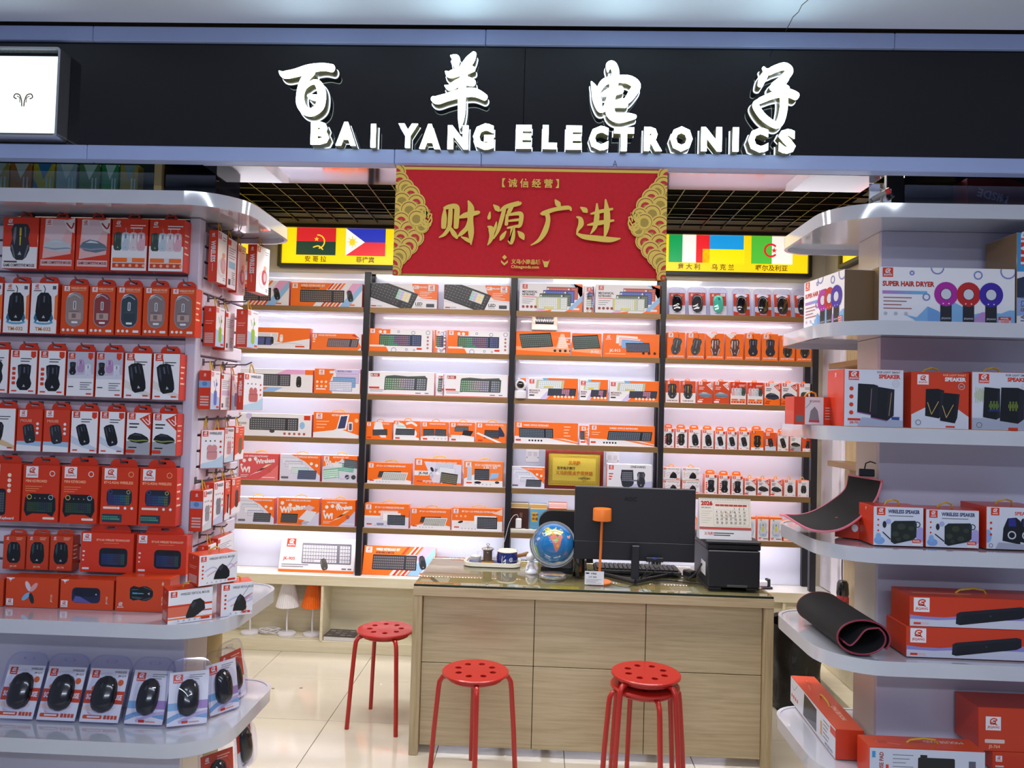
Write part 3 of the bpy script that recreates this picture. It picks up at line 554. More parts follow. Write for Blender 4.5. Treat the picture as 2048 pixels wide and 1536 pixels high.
def d_minikb(k):
    def f(p):
        a = p.a; p.rect(0, 0, a, 1, R if k != 2 else '#d8381c'); logo(p, .05, .78, .2, Wt, R, txt=True)
        if k == 0:
            p.text('MINI KEYBOARD', .05, .70, .045, '#ffb48a', maxw=a * .6); p.bars(.05, .62, 3, .04, .3, .012, '#f08a5a'); p.ring(a - .12, .86, .05, .012, Wt)
            p.poly([(a * .08, .42), (a * .2, .5), (a * .8, .5), (a * .93, .42), (a * .95, .22), (a * .86, .10), (a * .7, .15), (a * .3, .15), (a * .14, .10), (a * .06, .2)], '#14161a'); kb(p, a * .5, .27, a * .74, .2, 0, 0, '#161a18', '#2a4036', 5, 12, False, rain=['#3a4a30', '#2a4a3a', '#2a3a4a', '#2a4a40']); p.ring(a * .2, .44, .045, .012, '#d8b860'); p.ring(a * .8, .44, .045, .012, '#8fb4cc'); p.dots(a * .36, .42, 4, .09, 0, .012, '#8a8d98'); p.rr(a - .26, .05, a - .05, .09, .015, '#f4d6c8')
        if k == 1:
            p.text('BT+2.4GHz WIRELESS', .05, .71, .045, '#ffb48a', maxw=a * .8); p.ring(a - .12, .88, .05, .012, '#f0a070'); p.rr(a * .16, .34, a * .86, .62, .08, '#1c2434'); kb(p, a * .5, .44, a * .62, .2, 0, 0, '#1d2a44', '#2f4470', 4, 11, False, rain=['#36356a', '#2f4470', '#2f5a70', '#5a6a44']); p.ring(a * .26, .57, .04, .01, '#4a4f8a'); p.ring(a * .76, .57, .035, .012, '#a8a860'); p.dots(a * .5, .29, 4, .12, 0, .025, Wt); p.rr(.05, .27, .3, .31, .01, '#f4d6c8'); p.rect(.04, .04, a * .6, .18, '#2a3a4c'); kb(p, a * .28, .12, a * .46, .09, 0, 0, '#23303c', '#4a8a78', 2, 8, False)
        if k == 2:
            p.text('BT+2.4G WIRELESS TECHNOLOGY', a * .3, .80, .05, '#ffc0a0', maxw=a * .64); p.bars(a * .44, .74, 1, .1, .4, .012, '#f0906a'); p.rr(a * .36, .14, a * .90, .62, .1, '#151a26'); kb(p, a * .63, .34, a * .46, .32, 0, 0, '#17203a', '#2c3c66', 6, 12, False, rain=['#263a70', '#2c4470', '#3a3a5a', '#2c5a4a']); p.rect(a * .56, .5, a * .74, .6, '#10141e'); p.bars(.06, .50, 3, .11, .06, .04, Wt); p.rr(.06, .06, .24, .11, .01, Wt)
        if k == 3: p.rr(a * .30, .1, a * .62, .56, .05, '#14161c'); kb(p, a * .46, .33, a * .26, .4, 0, 0, '#1a1d24', '#33373f', 8, 4, False); p.dots(a * .7, .8, 4, 0, -.09, .035, '#ffd9c8'); p.text('Wireless Keyboard', .05, .03, .045, Wt, maxw=a * .8)
    return f
def d_stand3(p):
    a = p.a; p.rect(0, 0, a, 1, '#c8401f'); logo(p, .06, .86, .13, None, Wt, txt=False); p.bars(a * .6, .94, 2, .05, .2, .02, '#f0b090'); mse(p, a * .5, .50, .66, .44, 0, '#10151a', None, 'round', '#2c4a52'); p.text('JM-170', a * .5, .06, .05, '#f4d0b8', 'c', maxw=a * .5)
def d_flat_or(k):
    def f(p):
        a = p.a; p.rect(0, 0, a, 1, '#d9461a'); p.poly([(0, 1), (.3, 1), (.15, .86)], Wt) if k < 2 else None; p.line([(.06, .97), (.15, .89), (.24, .97)], .025, '#d9461a')
        if k == 0:
            for g, c in ((2.0, '#d9ccd8'), (.9, '#e0a0a0'), (3.9, '#7fb4dc'), (5.0, '#1c2a30')): p.ell(a * .47 + .2 * math.cos(g), .52 + .22 * math.sin(g), .19, .08, c, g)
        if k == 1: p.rr(a * .22, .22, a * .76, .74, .14, '#20264a'); p.poly([(a * .24, .24), (a * .6, .22), (a * .3, .5)], '#5a5aa0'); p.rr(a * .26, .44, a * .74, .74, .12, '#14182c'); p.poly([(a * .66, .5), (a * .7, .5), (a * .68, .56)], LG)
        if k == 2: mse(p, a * .48, .54, .72, .44, PI / 2, '#14171a', '#4aa0c0', 'game', '#3a5058'); p.poly([(a * .86, .8), (a * .9, .8), (a * .9, .9), (a * .86, .9)], '#e8b090')
        logo(p, .03, .06, .22, Wt, '#d9461a', txt=True) if k < 2 else logo(p, .04, .06, .22, None, Wt); p.text('JM-Y20', a * .90, .2, .06, '#f4c8b0', rot=PI / 2, maxw=.6)
    return f
def d_vert(k):
    def f(p):
        a = p.a; p.rect(0, 0, a, 1, Wt); logo(p, .06, .80, .17, R, Wt, txt=False); p.text('WIRELESS VERTICAL MOUSE', .34, .84, .07, GY, maxw=a * .66)
        if k < 2: p.line([(.2, .46), (.5, .58), (.8, .4), (1.1, .62), (a - .1, .5)], .05, LI); p.line([(.3, .3), (.6, .44), (a * .6, .3), (a, .66)], .04, '#d8a8b8'); p.line([(a - .3, .6), (a - .1, .9)], .02, '#8fa4b8')
        else: p.rect(.0, .5, a, .56, R); p.rect(0, .2, a * .7, .5, '#dd6a50'); p.rect(a * .6, .3, a, .34, R); p.rect(0, .12, a, .16, O)
        p.dots(.13, .64, 4, 0, -.13, .035, R) if k < 2 else None
        if k == 1: p.poly([(a * .38, .14), (a * .8, .14), (a * .82, .26), (a * .42, .3)], '#b02a24')
        b = '#141519'; p.poly([(a * x, y) for x, y in (((.38, .16), (.42, .36), (.52, .58), (.6, .66), (.72, .56), (.8, .38), (.8, .2), (.72, .12)) if k < 2 else ((.4, .2), (.48, .5), (.56, .66), (.72, .7), (.82, .58), (.84, .36), (.6, .14), (.42, .12)))], b)
        p.poly([(a * x, y) for x, y in ((.5, .5), (.58, .62), (.64, .58), (.56, .42))], '#34363e'); p.rr(a - .34, .05, a - .06, .12, .02, R); p.dots(.3, .07, 5, .16, 0, .03, LG)
    return f
def d_headset(c, strap=True):
    def f(p):
        a = p.a; p.rect(0, 0, a, 1, Wt); logo(p, .02, .86, .12, R, Wt, txt=False); p.bars(a - .2, .9, 2, .05, .16, .015, GY); p.ring(a * .5, .3, .19, .05, '#e0d4dc'); p.ell(a * .62, .36, .12, .17, c); p.ell(a * .66, .36, .06, .1, '#d8b0b8'); p.ell(a * .66, .56, .07, .05, '#e0a088'); p.bars(a - .14, .1, 2, .04, .1, .015, GY)
    return f
def d_buds(c, bg2='#b8d0e6', dark=False):
    def f(p):
        a = p.a; p.rect(0, 0, a, 1, Wt); p.poly([(0, 0), (a, 0), (a, .34), (a * .6, .2), (0, .12)], bg2); logo(p, .03, .84, .14, R, Wt, txt=False); p.text('WIRELESS', a * .34, .89, .065, '#3a3a44', maxw=a * .56); p.dots(a * .2, .72, 3, a * .2, 0, .02, K)
        p.ell(a * .38, .52, .08, .1, c); p.ell(a * .58, .52, .08, .1, c); p.rr(a * .26, .22, a * .72, .48, .07, c); p.rect(a * .27, .42, a * .71, .43, '#6a4a50'); p.dots(a * .86, .7, 3, 0, -.14, .03, R)
    return f
def d_backinfo(c='#8fc0d8'):
    def f(p):
        a = p.a; p.rect(0, 0, a, 1, Wt); p.rect(.0, .86, .14, .97, R); p.bars(.05, .80, 5, .05, a * .8, .014, GY); p.rect(.05, .40, a - .05, .54, c); p.rect(.05, .06, .16, .18, '#44464e'); p.bars(a * .5, .32, 7, .04, a * .4, .014, GY); p.ring(a * .7, .16, .08, .015, LG)
    return f
def d_pen(c):
    def f(p):
        a = p.a; p.rect(0, 0, a, 1, Wt); logo(p, .02, .86, .12, R, Wt, txt=False); p.bars(a * .5, .93, 1, .1, a * .4, .015, GY); p.poly([(0, 0), (a, 0), (a, .3), (0, .44)], '#a8c2e2'); p.line([(a * .3, .74), (a * .42, .6)], .03, c); p.ell(a * .62, .66, .05, .05, c); p.rr(a * .34, .10, a * .68, .5, .08, c); p.line([(a * .5, .5), (a * .6, .7), (a * .55, .8)], .02, GY); p.rr(a - .2, .03, a - .04, .08, .01, R)
    return f
def d_dark_or(c='#3a2a20'):
    def f(p):
        a = p.a; p.rect(0, 0, a, 1, '#d9461e'); p.poly([(0, 0), (a, 0), (a, .3), (0, .14)], Wt); logo(p, .03, .82, .15, Wt, R, txt=False); p.rr(a * .4, .16, a * .78, .66, .1, c); p.bars(a * .5, .9, 3, .08, a * .4, .02, '#f4c0a0')
    return f
def d_hair(p):
    a = p.a; p.rect(0, 0, a, 1, Wt); logo(p, .06, .82, .17, R, Wt); p.text('SUPER HAIR DRYER', .06, .66, .085, '#b82c1c', maxw=.92, bold=.05)
    for k in range(6): p.rect(.06 + k * .13, .515, .20 + k * .13, .575, ('#b07ac0', '#9f86c8', '#8f92d0', '#7f9ed4', '#76a8d8', '#6cb0dc')[k])
    p.bars(.08, .44, 4, .065, .5, .018, '#a05a5a'); p.dots(.12, .16, 3, .18, 0, .035, LG)
    for x, y, r in ((.58, .9, .045), (a * .43, 1.0, .12), (a * .73, .88, .08), (a * .95, .96, .14), (a * .35, .47, .07)): p.ring(x, y, r, .025, '#7f86c0')
    p.poly([(a * .2, .14), (a * .24, .12), (a * .28, .1), (a * .36, .3), (a * .44, .2), (a * .5, .26), (a * .56, .38), (a * .62, .3), (a * .68, .16), (a * .78, .22), (a * .9, .2), (a * .96, .26), (a, .26), (a, 0), (a * .28, 0), (a * .26, .06)], '#7fb0dc')
    p.poly([(a * .36, .3), (a * .44, .22), (a * .48, 0), (a * .36, 0)], '#6d9ed6'); p.poly([(a * .7, .1), (a * .76, .22), (a * .82, .2), (a * .86, 0), (a * .7, 0)], '#b88ac8')
    for k, c in enumerate(('#a8219a', '#b81f22', '#3a22a0')): x = a * (.495 + k * .165); p.rr(x - .10, 0, x + .10, .44, .02, '#22242c'); p.ell(x, .53, .21, .22, c, n=24); p.ell(x, .53, .10, .105, '#15161c', n=20); p.ell(x, .53, .09, .095, '#cdd0dc', n=20); p.dots(x - .05, .36, 2, .1, 0, .012, Wt); p.text('JEQANG', x, .08, .03, LG, 'c')
    p.rr(a * .88, .02, a * .97, .09, .01, '#d8b8c0'); p.rr(a * .88, .08, a * .97, .14, .01, R); p.text('MODEL', a * .925, .095, .03, Wt, 'c'); p.text('JA-BS20', a * .925, .035, .03, R, 'c')
def d_spk(k):
    def f(p):
        a = p.a; p.rect(0, 0, a, 1, ('#d4d6e4', '#d03d1c', '#d4d6e4')[k])
        if k == 1: p.poly([(0, .24), (a * .3, .40), (a * .8, .36), (a, .22), (a, 0), (0, 0)], '#d4d6e2')
        c = R if k != 1 else Wt; logo(p, .06 if k == 0 else .1, .80 if k != 1 else .78, .18, R if k != 1 else Wt, Wt if k != 1 else R, '#d8d8e6' if k != 1 else Wt); p.text('SPEAKER', a - .05, .85, .065, c, 'r', bold=.05); p.text('RGB LIGHT SMART', a - .05, .94, .035, GY if k != 1 else '#f4b090', 'r', maxw=.4); p.ring(a - .13, .76, .06, .01, LG); p.text('360°', a - .13, .745, .025, LG, 'c')
        if k == 0: p.dots(.12, .66, 4, 0, -.14, .038, R); p.rect(.06, .10, .28, .14, R); p.text('JSB-705', .17, .05, .035, R, 'c'); p.poly([(a - .2, .18), (a - .06, .18), (a - .07, .06), (a - .13, .03), (a - .19, .06)], '#2f4a94'); p.poly([(a * .22, 0), (a, 0), (a, .12), (a * .3, .16)], '#aab0c6')
        if k == 2:
            for j in range(18): x = .04 + j * .017; h = .04 + .10 * abs(math.sin(j * 1.7)); p.rect(x, .6 - h, x + .007, .6 + h, '#a8b464')
            p.poly([(0, .2), (a, .2), (a, 0), (0, 0)], '#aeb2c4')
        if k > 0: p.ring(.12, .1 if k == 1 else .08, .05, .012, GY)
        if k > 0: p.rect(a * .6, .0 if k == 2 else .02, a * .76, .05, R)
        sp = [[(.22, .24), (.44, .20), (.56, .24), (.57, .72), (.50, .74), (.23, .75)], [(.45, .15), (.72, .10), (.84, .20), (.85, .66), (.58, .70), (.47, .69)]] if k == 0 else ([[(.24, .22), (.48, .18), (.54, .24), (.57, .68), (.46, .71), (.25, .70)], [(.50, .14), (.76, .10), (.80, .20), (.84, .62), (.6, .64), (.52, .63)]] if k == 1 else [[(.18, .22), (.40, .18), (.46, .22), (.46, .72), (.2, .74)], [(.46, .16), (.76, .12), (.86, .2), (.86, .70), (.76, .74), (.48, .74)]])
        for q in sp: p.poly([(a * x, y) for x, y in q], '#12131a')
        for q in sp: x0, y0 = q[1]; x1, y1 = q[2]; p.poly([(a * x0, y0), (a * x1, y1), (a * q[3][0], q[3][1]), (a * (x0 + .02), q[3][1] - .03)], '#1d1e28')
        if k == 0: p.line([(a * .44, .26), (a * .46, .66)], .012, '#8a6a70'); p.line([(a * .76, .2), (a * .80, .6)], .012, '#a88a60'); p.line([(a * .22, .25), (a * .44, .21)], .01, '#b05ab0'); p.line([(a * .46, .16), (a * .72, .11)], .01, '#b05ab0')
        if k == 1:
            for x in (.30, .56): p.line([(a * (x - .02), .46 - (x - .3) * .2), (a * (x + .05), .25 - (x - .3) * .2)], .012, '#c8a860'); p.line([(a * (x + .05), .25 - (x - .3) * .2), (a * (x + .17), .48 - (x - .3) * .2)], .012, '#c8a860')
        if k == 2:
            for j in range(10): x = a * (.28 + j * .016); h = .03 + .06 * abs(math.sin(j * 2.1)); p.rect(x, .42 - h, x + .008, .42 + h, '#7a9a4a'); p.rect(x + a * .32, .42 - h, x + a * .32 + .008, .42 + h, '#8aa040'); p.rect(x, .32, x + .008, .36, '#3a4a9a')
    return f
def d_wspk(p):
    a = p.a; p.rect(0, 0, a, 1, '#d4d7e6'); logo(p, .08, .78, .2, R, Wt, txt=False); p.text('WIRELESS SPEAKER', a * .29, .84, .09, NV, maxw=a * .64, bold=.04); p.bars(a * .3, .76, 1, .1, a * .5, .02, GY)
    p.ell(a * .94, .3, .12, .2, '#a8a0d8'); p.ell(a * .12, .12, .14, .1, '#7fa4dc'); p.ell(a * .3, .62, .07, .07, '#a4acd8'); p.ell(a * .1, .22, .07, .1, '#86aee0'); p.dots(.12, .66, 3, 0, -.14, .025, R); p.line([(.24, .34), (a * .34, .16)], .03, '#22262e'); p.ell(a * .22, .54, .05, .09, '#22262e')
    p.poly([(a * x, y) for x, y in ((.35, .56), (.42, .64), (.84, .66), (.87, .58), (.86, .24), (.8, .16), (.42, .04), (.35, .1))], '#1d2420'); p.ring(a * .88, .56, .08, .025, '#2a3a50')
    for x, y, r in ((.44, .3, .07), (.56, .5, .08), (.66, .24, .07), (.76, .46, .06), (.5, .16, .05)): p.ell(a * x, y, r * 1.3, r, '#343c2e')
    p.rr(a * .78, .08, a * .95, .18, .02, R); p.rr(a * .78, .02, a * .95, .08, .01, Wt); p.text('MODEL', a * .865, .105, .05, Wt, 'c', maxw=a * .14)
def d_wspk3(p):
    a = p.a; p.rect(0, 0, a, 1, '#d4d6e4'); logo(p, .1, .8, .18, R, Wt, txt=False); p.text('SPEAKER', a - .3, .82, .08, R, 'r'); p.ell(.02, .3, .1, .16, '#86aee0')
    for x in (.42, .66): p.poly([(a * x - .22, .2), (a * x + .2, .12), (a * x + .2, .68), (a * x + .1, .76), (a * x - .1, .74), (a * x - .2, .5)], '#15161e'); p.poly([(a * x - .08, .55), (a * x + .1, .55), (a * x + .08, .74), (a * x - .08, .74)], '#2a2f86'); p.ring(a * x, .34, .1, .03, '#c8ccd8')
    p.poly([(a * .2, .16), (a, .1), (a, 0), (.2, 0)], '#a8aabc'); p.dots(.1, .62, 3, 0, -.14, .03, R); p.ring(.1, .08, .05, .012, GY)
def d_bar(p):
    a = p.a; p.rect(0, 0, a, 1, '#cc3a1a'); p.poly([(0, .38), (a * .1, .33), (a * .25, .32), (a * .4, .40), (a, .5), (a, 0), (0, 0)], '#8f86c4'); p.poly([(0, .24), (a * .2, .22), (a * .4, .28), (a, .3), (a, 0), (0, 0)], '#c9cbdc'); logo(p, .12, .48, .48, Wt, R, Wt)
    p.poly([(a * x, y) for x, y in ((.33, .12), (.335, .46), (.36, .52), (.80, .76), (.835, .72), (.835, .44), (.80, .36), (.36, .08))], '#181c28'); p.poly([(a * x, y) for x, y in ((.36, .08), (.37, .40), (.835, .68), (.835, .44), (.80, .36))], '#10131c'); p.ell(a * .58, .42, .03, .03, '#3a4050'); p.rect(.12, .06, .36, .13, R); p.rect(.38, .06, .62, .13, '#d8b8bc')
def d_side_red(lines=True, txt=None):
    def f(p):
        a = p.a; p.rect(0, 0, a, 1, R); logo(p, a / 2 - .055, .86, .1, None, Wt, txt=False)
        if txt: p.text(txt, a * .28, .80, min(.11, a * .5), Wt, rot=-PI / 2, bold=.03, maxw=.42); p.rect(a * .46, .2, a * .54, .36, '#e8a090')
        elif lines:
            for k in range(6): p.rect(a * .12, .30 - k * .045, a * .88, .33 - k * .045, '#d8b4b0')
            p.bars(a * .15, .62, 2, .06, a * .7, .02, '#f0a090')
    return f
def d_side_buds(p):
    a = p.a; p.rect(0, 0, a, 1, R); p.rect(0, .56, a, .74, '#86a8d8'); p.ell(a / 2, .66, .07, .06, '#5a86c0'); logo(p, a / 2 - .055, .84, .1, None, Wt, txt=False)
    for k in range(4): p.rect(a * .16, .30 - k * .07, a * .9, .34 - k * .07, '#d8b4b0')
def d_or_m(kind, body, acc=None, rot=0, hi='#565b66', lg='W', cx=.52, wings=False, corner=None):
    return d_m(O, body, kind, rot, .66, .36, cx, .47, acc, lg=lg, sub=False, title='JM-520 GAMING MOUSE', tc=Wt, hi=hi, wire=True, corner=corner)
def d_white_rgb(p):
    a = p.a; p.rect(0, 0, a, 1, Wt); p.rect(0, .92, a, 1, O); p.rr(.06, .12, a - .06, .82, .12, '#d6d8e6'); mse(p, a * .5, .46, .62, .38, 0, '#c9d2e0', '#4a4a50', 'game', '#9fb8d8'); p.ell(a * .5, .5, .05, .13, '#d8d24a'); p.ell(a * .5, .24, .08, .04, LB); p.bars(.04, .1, 2, .05, .12, .03, R); p.bars(a * .5, .06, 1, .1, .22, .03, K); logo(p, .08, .82, .1, None, K, txt=False)
# ------------------------------------------------------------------ the setting
YB = 4.83                                   # back wall
fl = struct('floor', MB().box(-2.6, 2.6, -3.0, 4.9, -.06, -.004, '#7a7263', 0), GROUT)
tx = [-2.118 + .567 * k for k in range(8)]; ty = [1.475 + .545 * k for k in range(7)]
for i in range(7):
    for j in range(6):
        MB().box(tx[i] + .0015, tx[i + 1] - .0015, ty[j] + .0015, ty[j + 1] - .0015, -.004, 0, c=.001).build('tile', TILE, fl)
struct('mall_floor', MB().box(-2.6, 2.6, -3.0, 1.474, -.0035, 0, c=.001), TILE)
wb = struct('wall_back', MB().box(-2.13, 1.87, YB, YB + .08, 0, 2.80), CREAM)
wl = struct('wall_left', MB().box(-2.13, -2.06, 2.85, YB, 0, 2.80), CREAM)
struct('trim_bulkhead', MB().box(-2.0595, -1.862, 2.95, YB - .0005, 2.385, 2.755), CREAM)
wr = struct('wall_right', MB().box(1.80, 1.87, 2.85, YB, 0, 2.80), CREAM)
struct('ceiling_void', MB().box(-2.2, 2.0, 2.3, 4.95, 2.80, 2.85), mat('matt_black_paint', '#050506', rough=.95, spec=.1))
mc = struct('ceiling_mall', MB().box(-2.6, 2.6, -3.0, 2.186, 2.672, 2.74), mat('mall_ceiling_paint', '#e6ecff', rough=.45, coat=.25, noise=.03, nscale=(3, 3, 3)))
crack = MB(); q = [atz(x, y, 2.6715) for x, y in ((1571, 63), (1578, 50), (1586, 34), (1597, 24), (1604, 10), (1616, 0))]
crack.tube([(p.x, p.y, 2.6715) for p in q], .0011, 5, '#3a3d46'); crack.build('crack', PAINT, mc)
# right wall: lit white pilaster, wood panels
wp = struct('trim_wall', MB().box(1.785, 1.80, 4.44, 4.81, .48, 2.36), mat('white_wall_laminate', '#dcd8e2', rough=.25, coat=.3), wr)
MB().box(1.772, 1.80, 4.50, 4.60, .48, 2.36).build('pilaster', MATS['white_wall_laminate'], wr)
for k in range(4): MB().box(1.78, 1.80, 2.9 + k * .385, 3.28 + k * .385, .48, 2.36).build('panel', WOODV, wr)
for z in (.79, 1.26, 1.815): MB().box(1.66, 1.78, 2.9, 4.38, z, z + .03).build('wall_shelf', BRONZE, wr)
# open grid ceiling of the shop
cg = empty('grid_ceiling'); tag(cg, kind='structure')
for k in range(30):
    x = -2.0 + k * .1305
    m = MB(); m.box(x - .0028, x + .0028, 2.42, YB - .01, 2.722, 2.734, '#030304', 0, {'z-': '#7d6f50'}); m.build('long_bar', PAINT, cg)  # gold-brown underside colour paints the light on the bar's lower edge
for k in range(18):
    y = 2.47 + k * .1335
    m = MB(); m.box(-2.05, 1.79, y - .003, y + .003, 2.721, 2.733, '#030304', 0, {'z-': '#77756e'}); m.build('cross_bar', PAINT, cg)  # grey underside likewise stands for light caught along the bottom

# ------------------------------------------------------------------ the shop sign over the entrance
YS = 2.20
sg = empty('shop_sign', (0, YS, 2.255), 0, 'long black shop sign with white lit letters reading BAI YANG ELECTRONICS', 'shop sign')
zz = lambda z: z - 2.255
sb = [-2.5, -.07, 2.5]
MB().box(-2.5, -.0705, .0, .03, zz(2.298), zz(2.617), c=.0005).build('black_panel', SIGNB, sg)
MB().box(-.0695, 2.5, .0, .03, zz(2.298), zz(2.617), c=.0005).build('black_panel', SIGNB, sg)
def xs(px, py): return at(px, py, YS).x
for row, (z0, z1, seams) in enumerate(((2.617, 2.662, ((190, 70), (972, 80), (1786, 90))), (2.255, 2.298, ((178, 305), (790, 325), (963, 325))))):
    e = [-2.5] + [xs(*s) for s in seams] + [2.5]
    for a, b in zip(e, e[1:]): MB().box(a + .0006, b - .0006, -.012, .03, zz(z0), zz(z1), c=.002).build('trim_strip', STRIP, sg)
MB().box(-1.045, 1.0, .0305, .20, zz(2.262), zz(2.66), '#22252e', .002).build('sign_box', BLACKM, sg)
MB().box(-1.045, 1.0, .031, .20, zz(2.254), zz(2.2615), c=.001).build('soffit', MIRROR, sg)
LF = .042                                   # the letters stand this far off the panel
def signpt(px, py): p = at(px, py, YS - LF); return (p.x, p.z - 2.255)
def letter_part(polys, name):
    f = lambda x, y, z: (x, z, y)
    a = MB(); s = MB(); h = MB()
    for pl in polys:
        a.prism(pl, -LF, -LF + .004, f); s.prism(pl, -LF + .004, -.004, f, cap=False)
        cx = sum(p[0] for p in pl) / len(pl); cy = sum(p[1] for p in pl) / len(pl); g = []
        for i in range(len(pl)):
            (x0, y0), (x1, y1) = pl[i - 1], pl[(i + 1) % len(pl)]; l = math.hypot(x1 - x0, y1 - y0) or 1
            g.append((pl[i][0] + (y1 - y0) / l * .0028, pl[i][1] - (x1 - x0) / l * .0028))
        h.prism(g, -.004, -.001, f)  # widened glowing outline stands for the halo behind the letter
    o = a.build(name, LETTER, sg); s.build('side', OLIVE, o); h.build('halo_rim', HALO, o)
def strokes(lst, sc, ox, oy, name):
    out = []
    for st in lst:
        poly = brush(st, 5); out.append(ccw([signpt(ox + x / sc, oy + y / sc) for x, y in poly]))
    letter_part(out, name)
A, Bq = (3.657, 500, 60), (3.413, 1040, 60)
strokes([[(212, 300, 8), (250, 325, 52), (330, 312, 58), (430, 282, 62), (530, 268, 54), (600, 278, 56)],
         [(445, 300, 64), (410, 345, 58), (385, 400, 62), (366, 470, 54), (370, 540, 62), (405, 590, 60), (455, 598, 58), (505, 560, 64), (522, 500, 62), (520, 440, 60), (500, 395, 52), (470, 378, 34), (435, 392, 22), (404, 424, 10)],
         [(425, 478, 20), (455, 490, 40), (500, 496, 46)]], *A, 'chinese_character')
strokes([[(1466, 186, 6), (1500, 205, 62), (1505, 240, 52), (1508, 278, 20)], [(1640, 170, 34), (1610, 215, 66), (1570, 262, 58), (1540, 290, 40)],
         [(1430, 302, 10), (1462, 322, 52), (1530, 302, 60), (1600, 285, 60), (1636, 285, 34)], [(1425, 405, 8), (1462, 418, 46), (1520, 385, 52), (1580, 370, 62), (1632, 385, 50)],
         [(1336, 500, 36), (1370, 510, 60), (1440, 490, 56), (1540, 462, 62), (1640, 455, 62), (1720, 492, 44)], [(1572, 280, 56), (1555, 380, 52), (1550, 480, 56), (1548, 580, 54), (1542, 660, 40), (1536, 712, 10)]], *A, 'chinese_character')
strokes([[(600, 282, 10), (606, 240, 40), (632, 236, 52), (652, 280, 50), (646, 340, 58), (632, 420, 56), (614, 500, 60), (622, 570, 62), (672, 602, 58), (740, 592, 52), (786, 590, 28)],
         [(487, 352, 8), (510, 400, 44), (525, 470, 58), (548, 540, 40), (580, 540, 22)], [(528, 430, 30), (570, 358, 44), (640, 334, 46), (740, 336, 56), (794, 376, 60), (768, 430, 58), (728, 480, 44), (690, 480, 26)],
         [(556, 440, 20), (610, 425, 52), (690, 405, 52)], [(580, 520, 24), (620, 505, 44), (720, 500, 56)]], *Bq, 'chinese_character')
strokes([[(1662, 256, 18), (1690, 286, 40), (1740, 264, 46), (1806, 246, 50), (1840, 278, 52), (1800, 330, 54), (1735, 385, 56), (1715, 390, 30)], [(1690, 275, 36), (1658, 330, 50), (1640, 375, 34)],
         [(1720, 392, 40), (1780, 384, 50), (1822, 402, 48)], [(1640, 480, 40), (1740, 440, 46), (1830, 428, 56), (1888, 450, 52)], [(1800, 420, 52), (1804, 500, 52), (1790, 590, 52), (1766, 640, 50), (1730, 640, 44), (1660, 590, 46), (1612, 520, 44), (1620, 492, 36), (1680, 466, 30)]], *Bq, 'chinese_character')
def latin(ch, x0, x1, y0, y1, fr):
    sc, ox, oy = fr
    p0 = signpt(ox + x0 / sc, oy + y1 / sc); p1 = signpt(ox + x1 / sc, oy + y0 / sc)
    vs, fs, gx0, gx1, gy0, gy1 = glyphs(ch, .055, .5); W_, H_ = p1[0] - p0[0], p1[1] - p0[1]
    def put(z0, z1, grow=0): return [(p0[0] - grow + (v[0] - gx0) / (gx1 - gx0) * (W_ + 2 * grow), z0 + (.5 - v[2]) * (z1 - z0), p0[1] - grow + (v[1] - gy0) / (gy1 - gy0) * (H_ + 2 * grow)) for v in vs]
    a = MB(); a.add(put(-LF, -LF + .004), fs); o = a.build('letter', LETTER, sg)
    s = MB(); s.add(put(-LF + .0041, -.004), fs); s.build('side', OLIVE, o)
    h = MB(); h.add(put(-.004, -.001, .0025), fs); h.build('halo_rim', HALO, o)  # enlarged glowing copy stands for the halo behind the letter
for ch, x0, x1, y0, y1 in (('B', 441, 580, 668, 834), ('A', 625, 778, 672, 842), ('I', 880, 921, 686, 856), ('Y', 1080, 1228, 685, 858), ('A', 1237, 1392, 688, 866), ('N', 1443, 1598, 698, 868), ('G', 1628, 1785, 684, 872)): latin(ch, x0, x1, y0, y1, A)
for ch, x0, x1, y0, y1 in (('E', -30, 82, 648, 806), ('L', 152, 255, 650, 808), ('E', 312, 425, 653, 812), ('C', 470, 606, 655, 818), ('T', 640, 780, 664, 822), ('R', 846, 972, 662, 822), ('O', 1025, 1180, 658, 826), ('N', 1236, 1380, 663, 824), ('I', 1452, 1495, 664, 826), ('C', 1558, 1697, 667, 832), ('S', 1765, 1884, 676, 840)): latin(ch, x0, x1, y0, y1, Bq)
for px, py, yy in ((1230, 327, -.0125),):
    p = at(px, py, YS - .013); m = MB()
    for a, b in (((-.006, -.009), (0, .009)), ((0, .009), (.006, -.009)), ((-.004, -.003), (.004, -.003))): m.tube([(p.x + a[0], -.0125, p.z - 2.255 + a[1]), (p.x + b[0], -.0125, p.z - 2.255 + b[1])], .0008, 4, '#1d2340')
    m.build('pen_mark', PAINT, sg)
# lit square panel at the end of the sign (its code is left out, the horn emblem stays)
a0, a1 = at(-62, 100, YS - .03), at(118, 278, YS - .03)
qf = empty('lit_square_panel', ((a0.x + a1.x) / 2, YS - .021, (a0.z + a1.z) / 2), 0, 'square lit white panel with small ram horn emblem at end of shop sign', 'sign panel')
hw, hh = (a1.x - a0.x) / 2 + .006, (a0.z - a1.z) / 2 + .002
fy = lambda x, y, z: (x, z, y)
MB().ring(rrect(-hw, hw, -hh, hh, .012), rrect(-hw + .007, hw - .007, -hh + .007, hh - .007, .008), -.03, .02, fy).build('frame', SILVER, qf)
MB().box(-hw + .006, hw - .006, -.004, .018, -hh + .006, hh - .006, '#0a0b14').build('backing', SIGNB, qf)
MB().box(-hw + .02, hw - .02, -.012, -.004, -hh + .02, hh - .02, '#dff4f2').build('lit_face', mat('lit_panel', '#dcf3f0', emit=1.6), qf)
e = Pr(.08, .08, lambda x, y, o: (x - .008, -.0121 - o, y - .045)); 
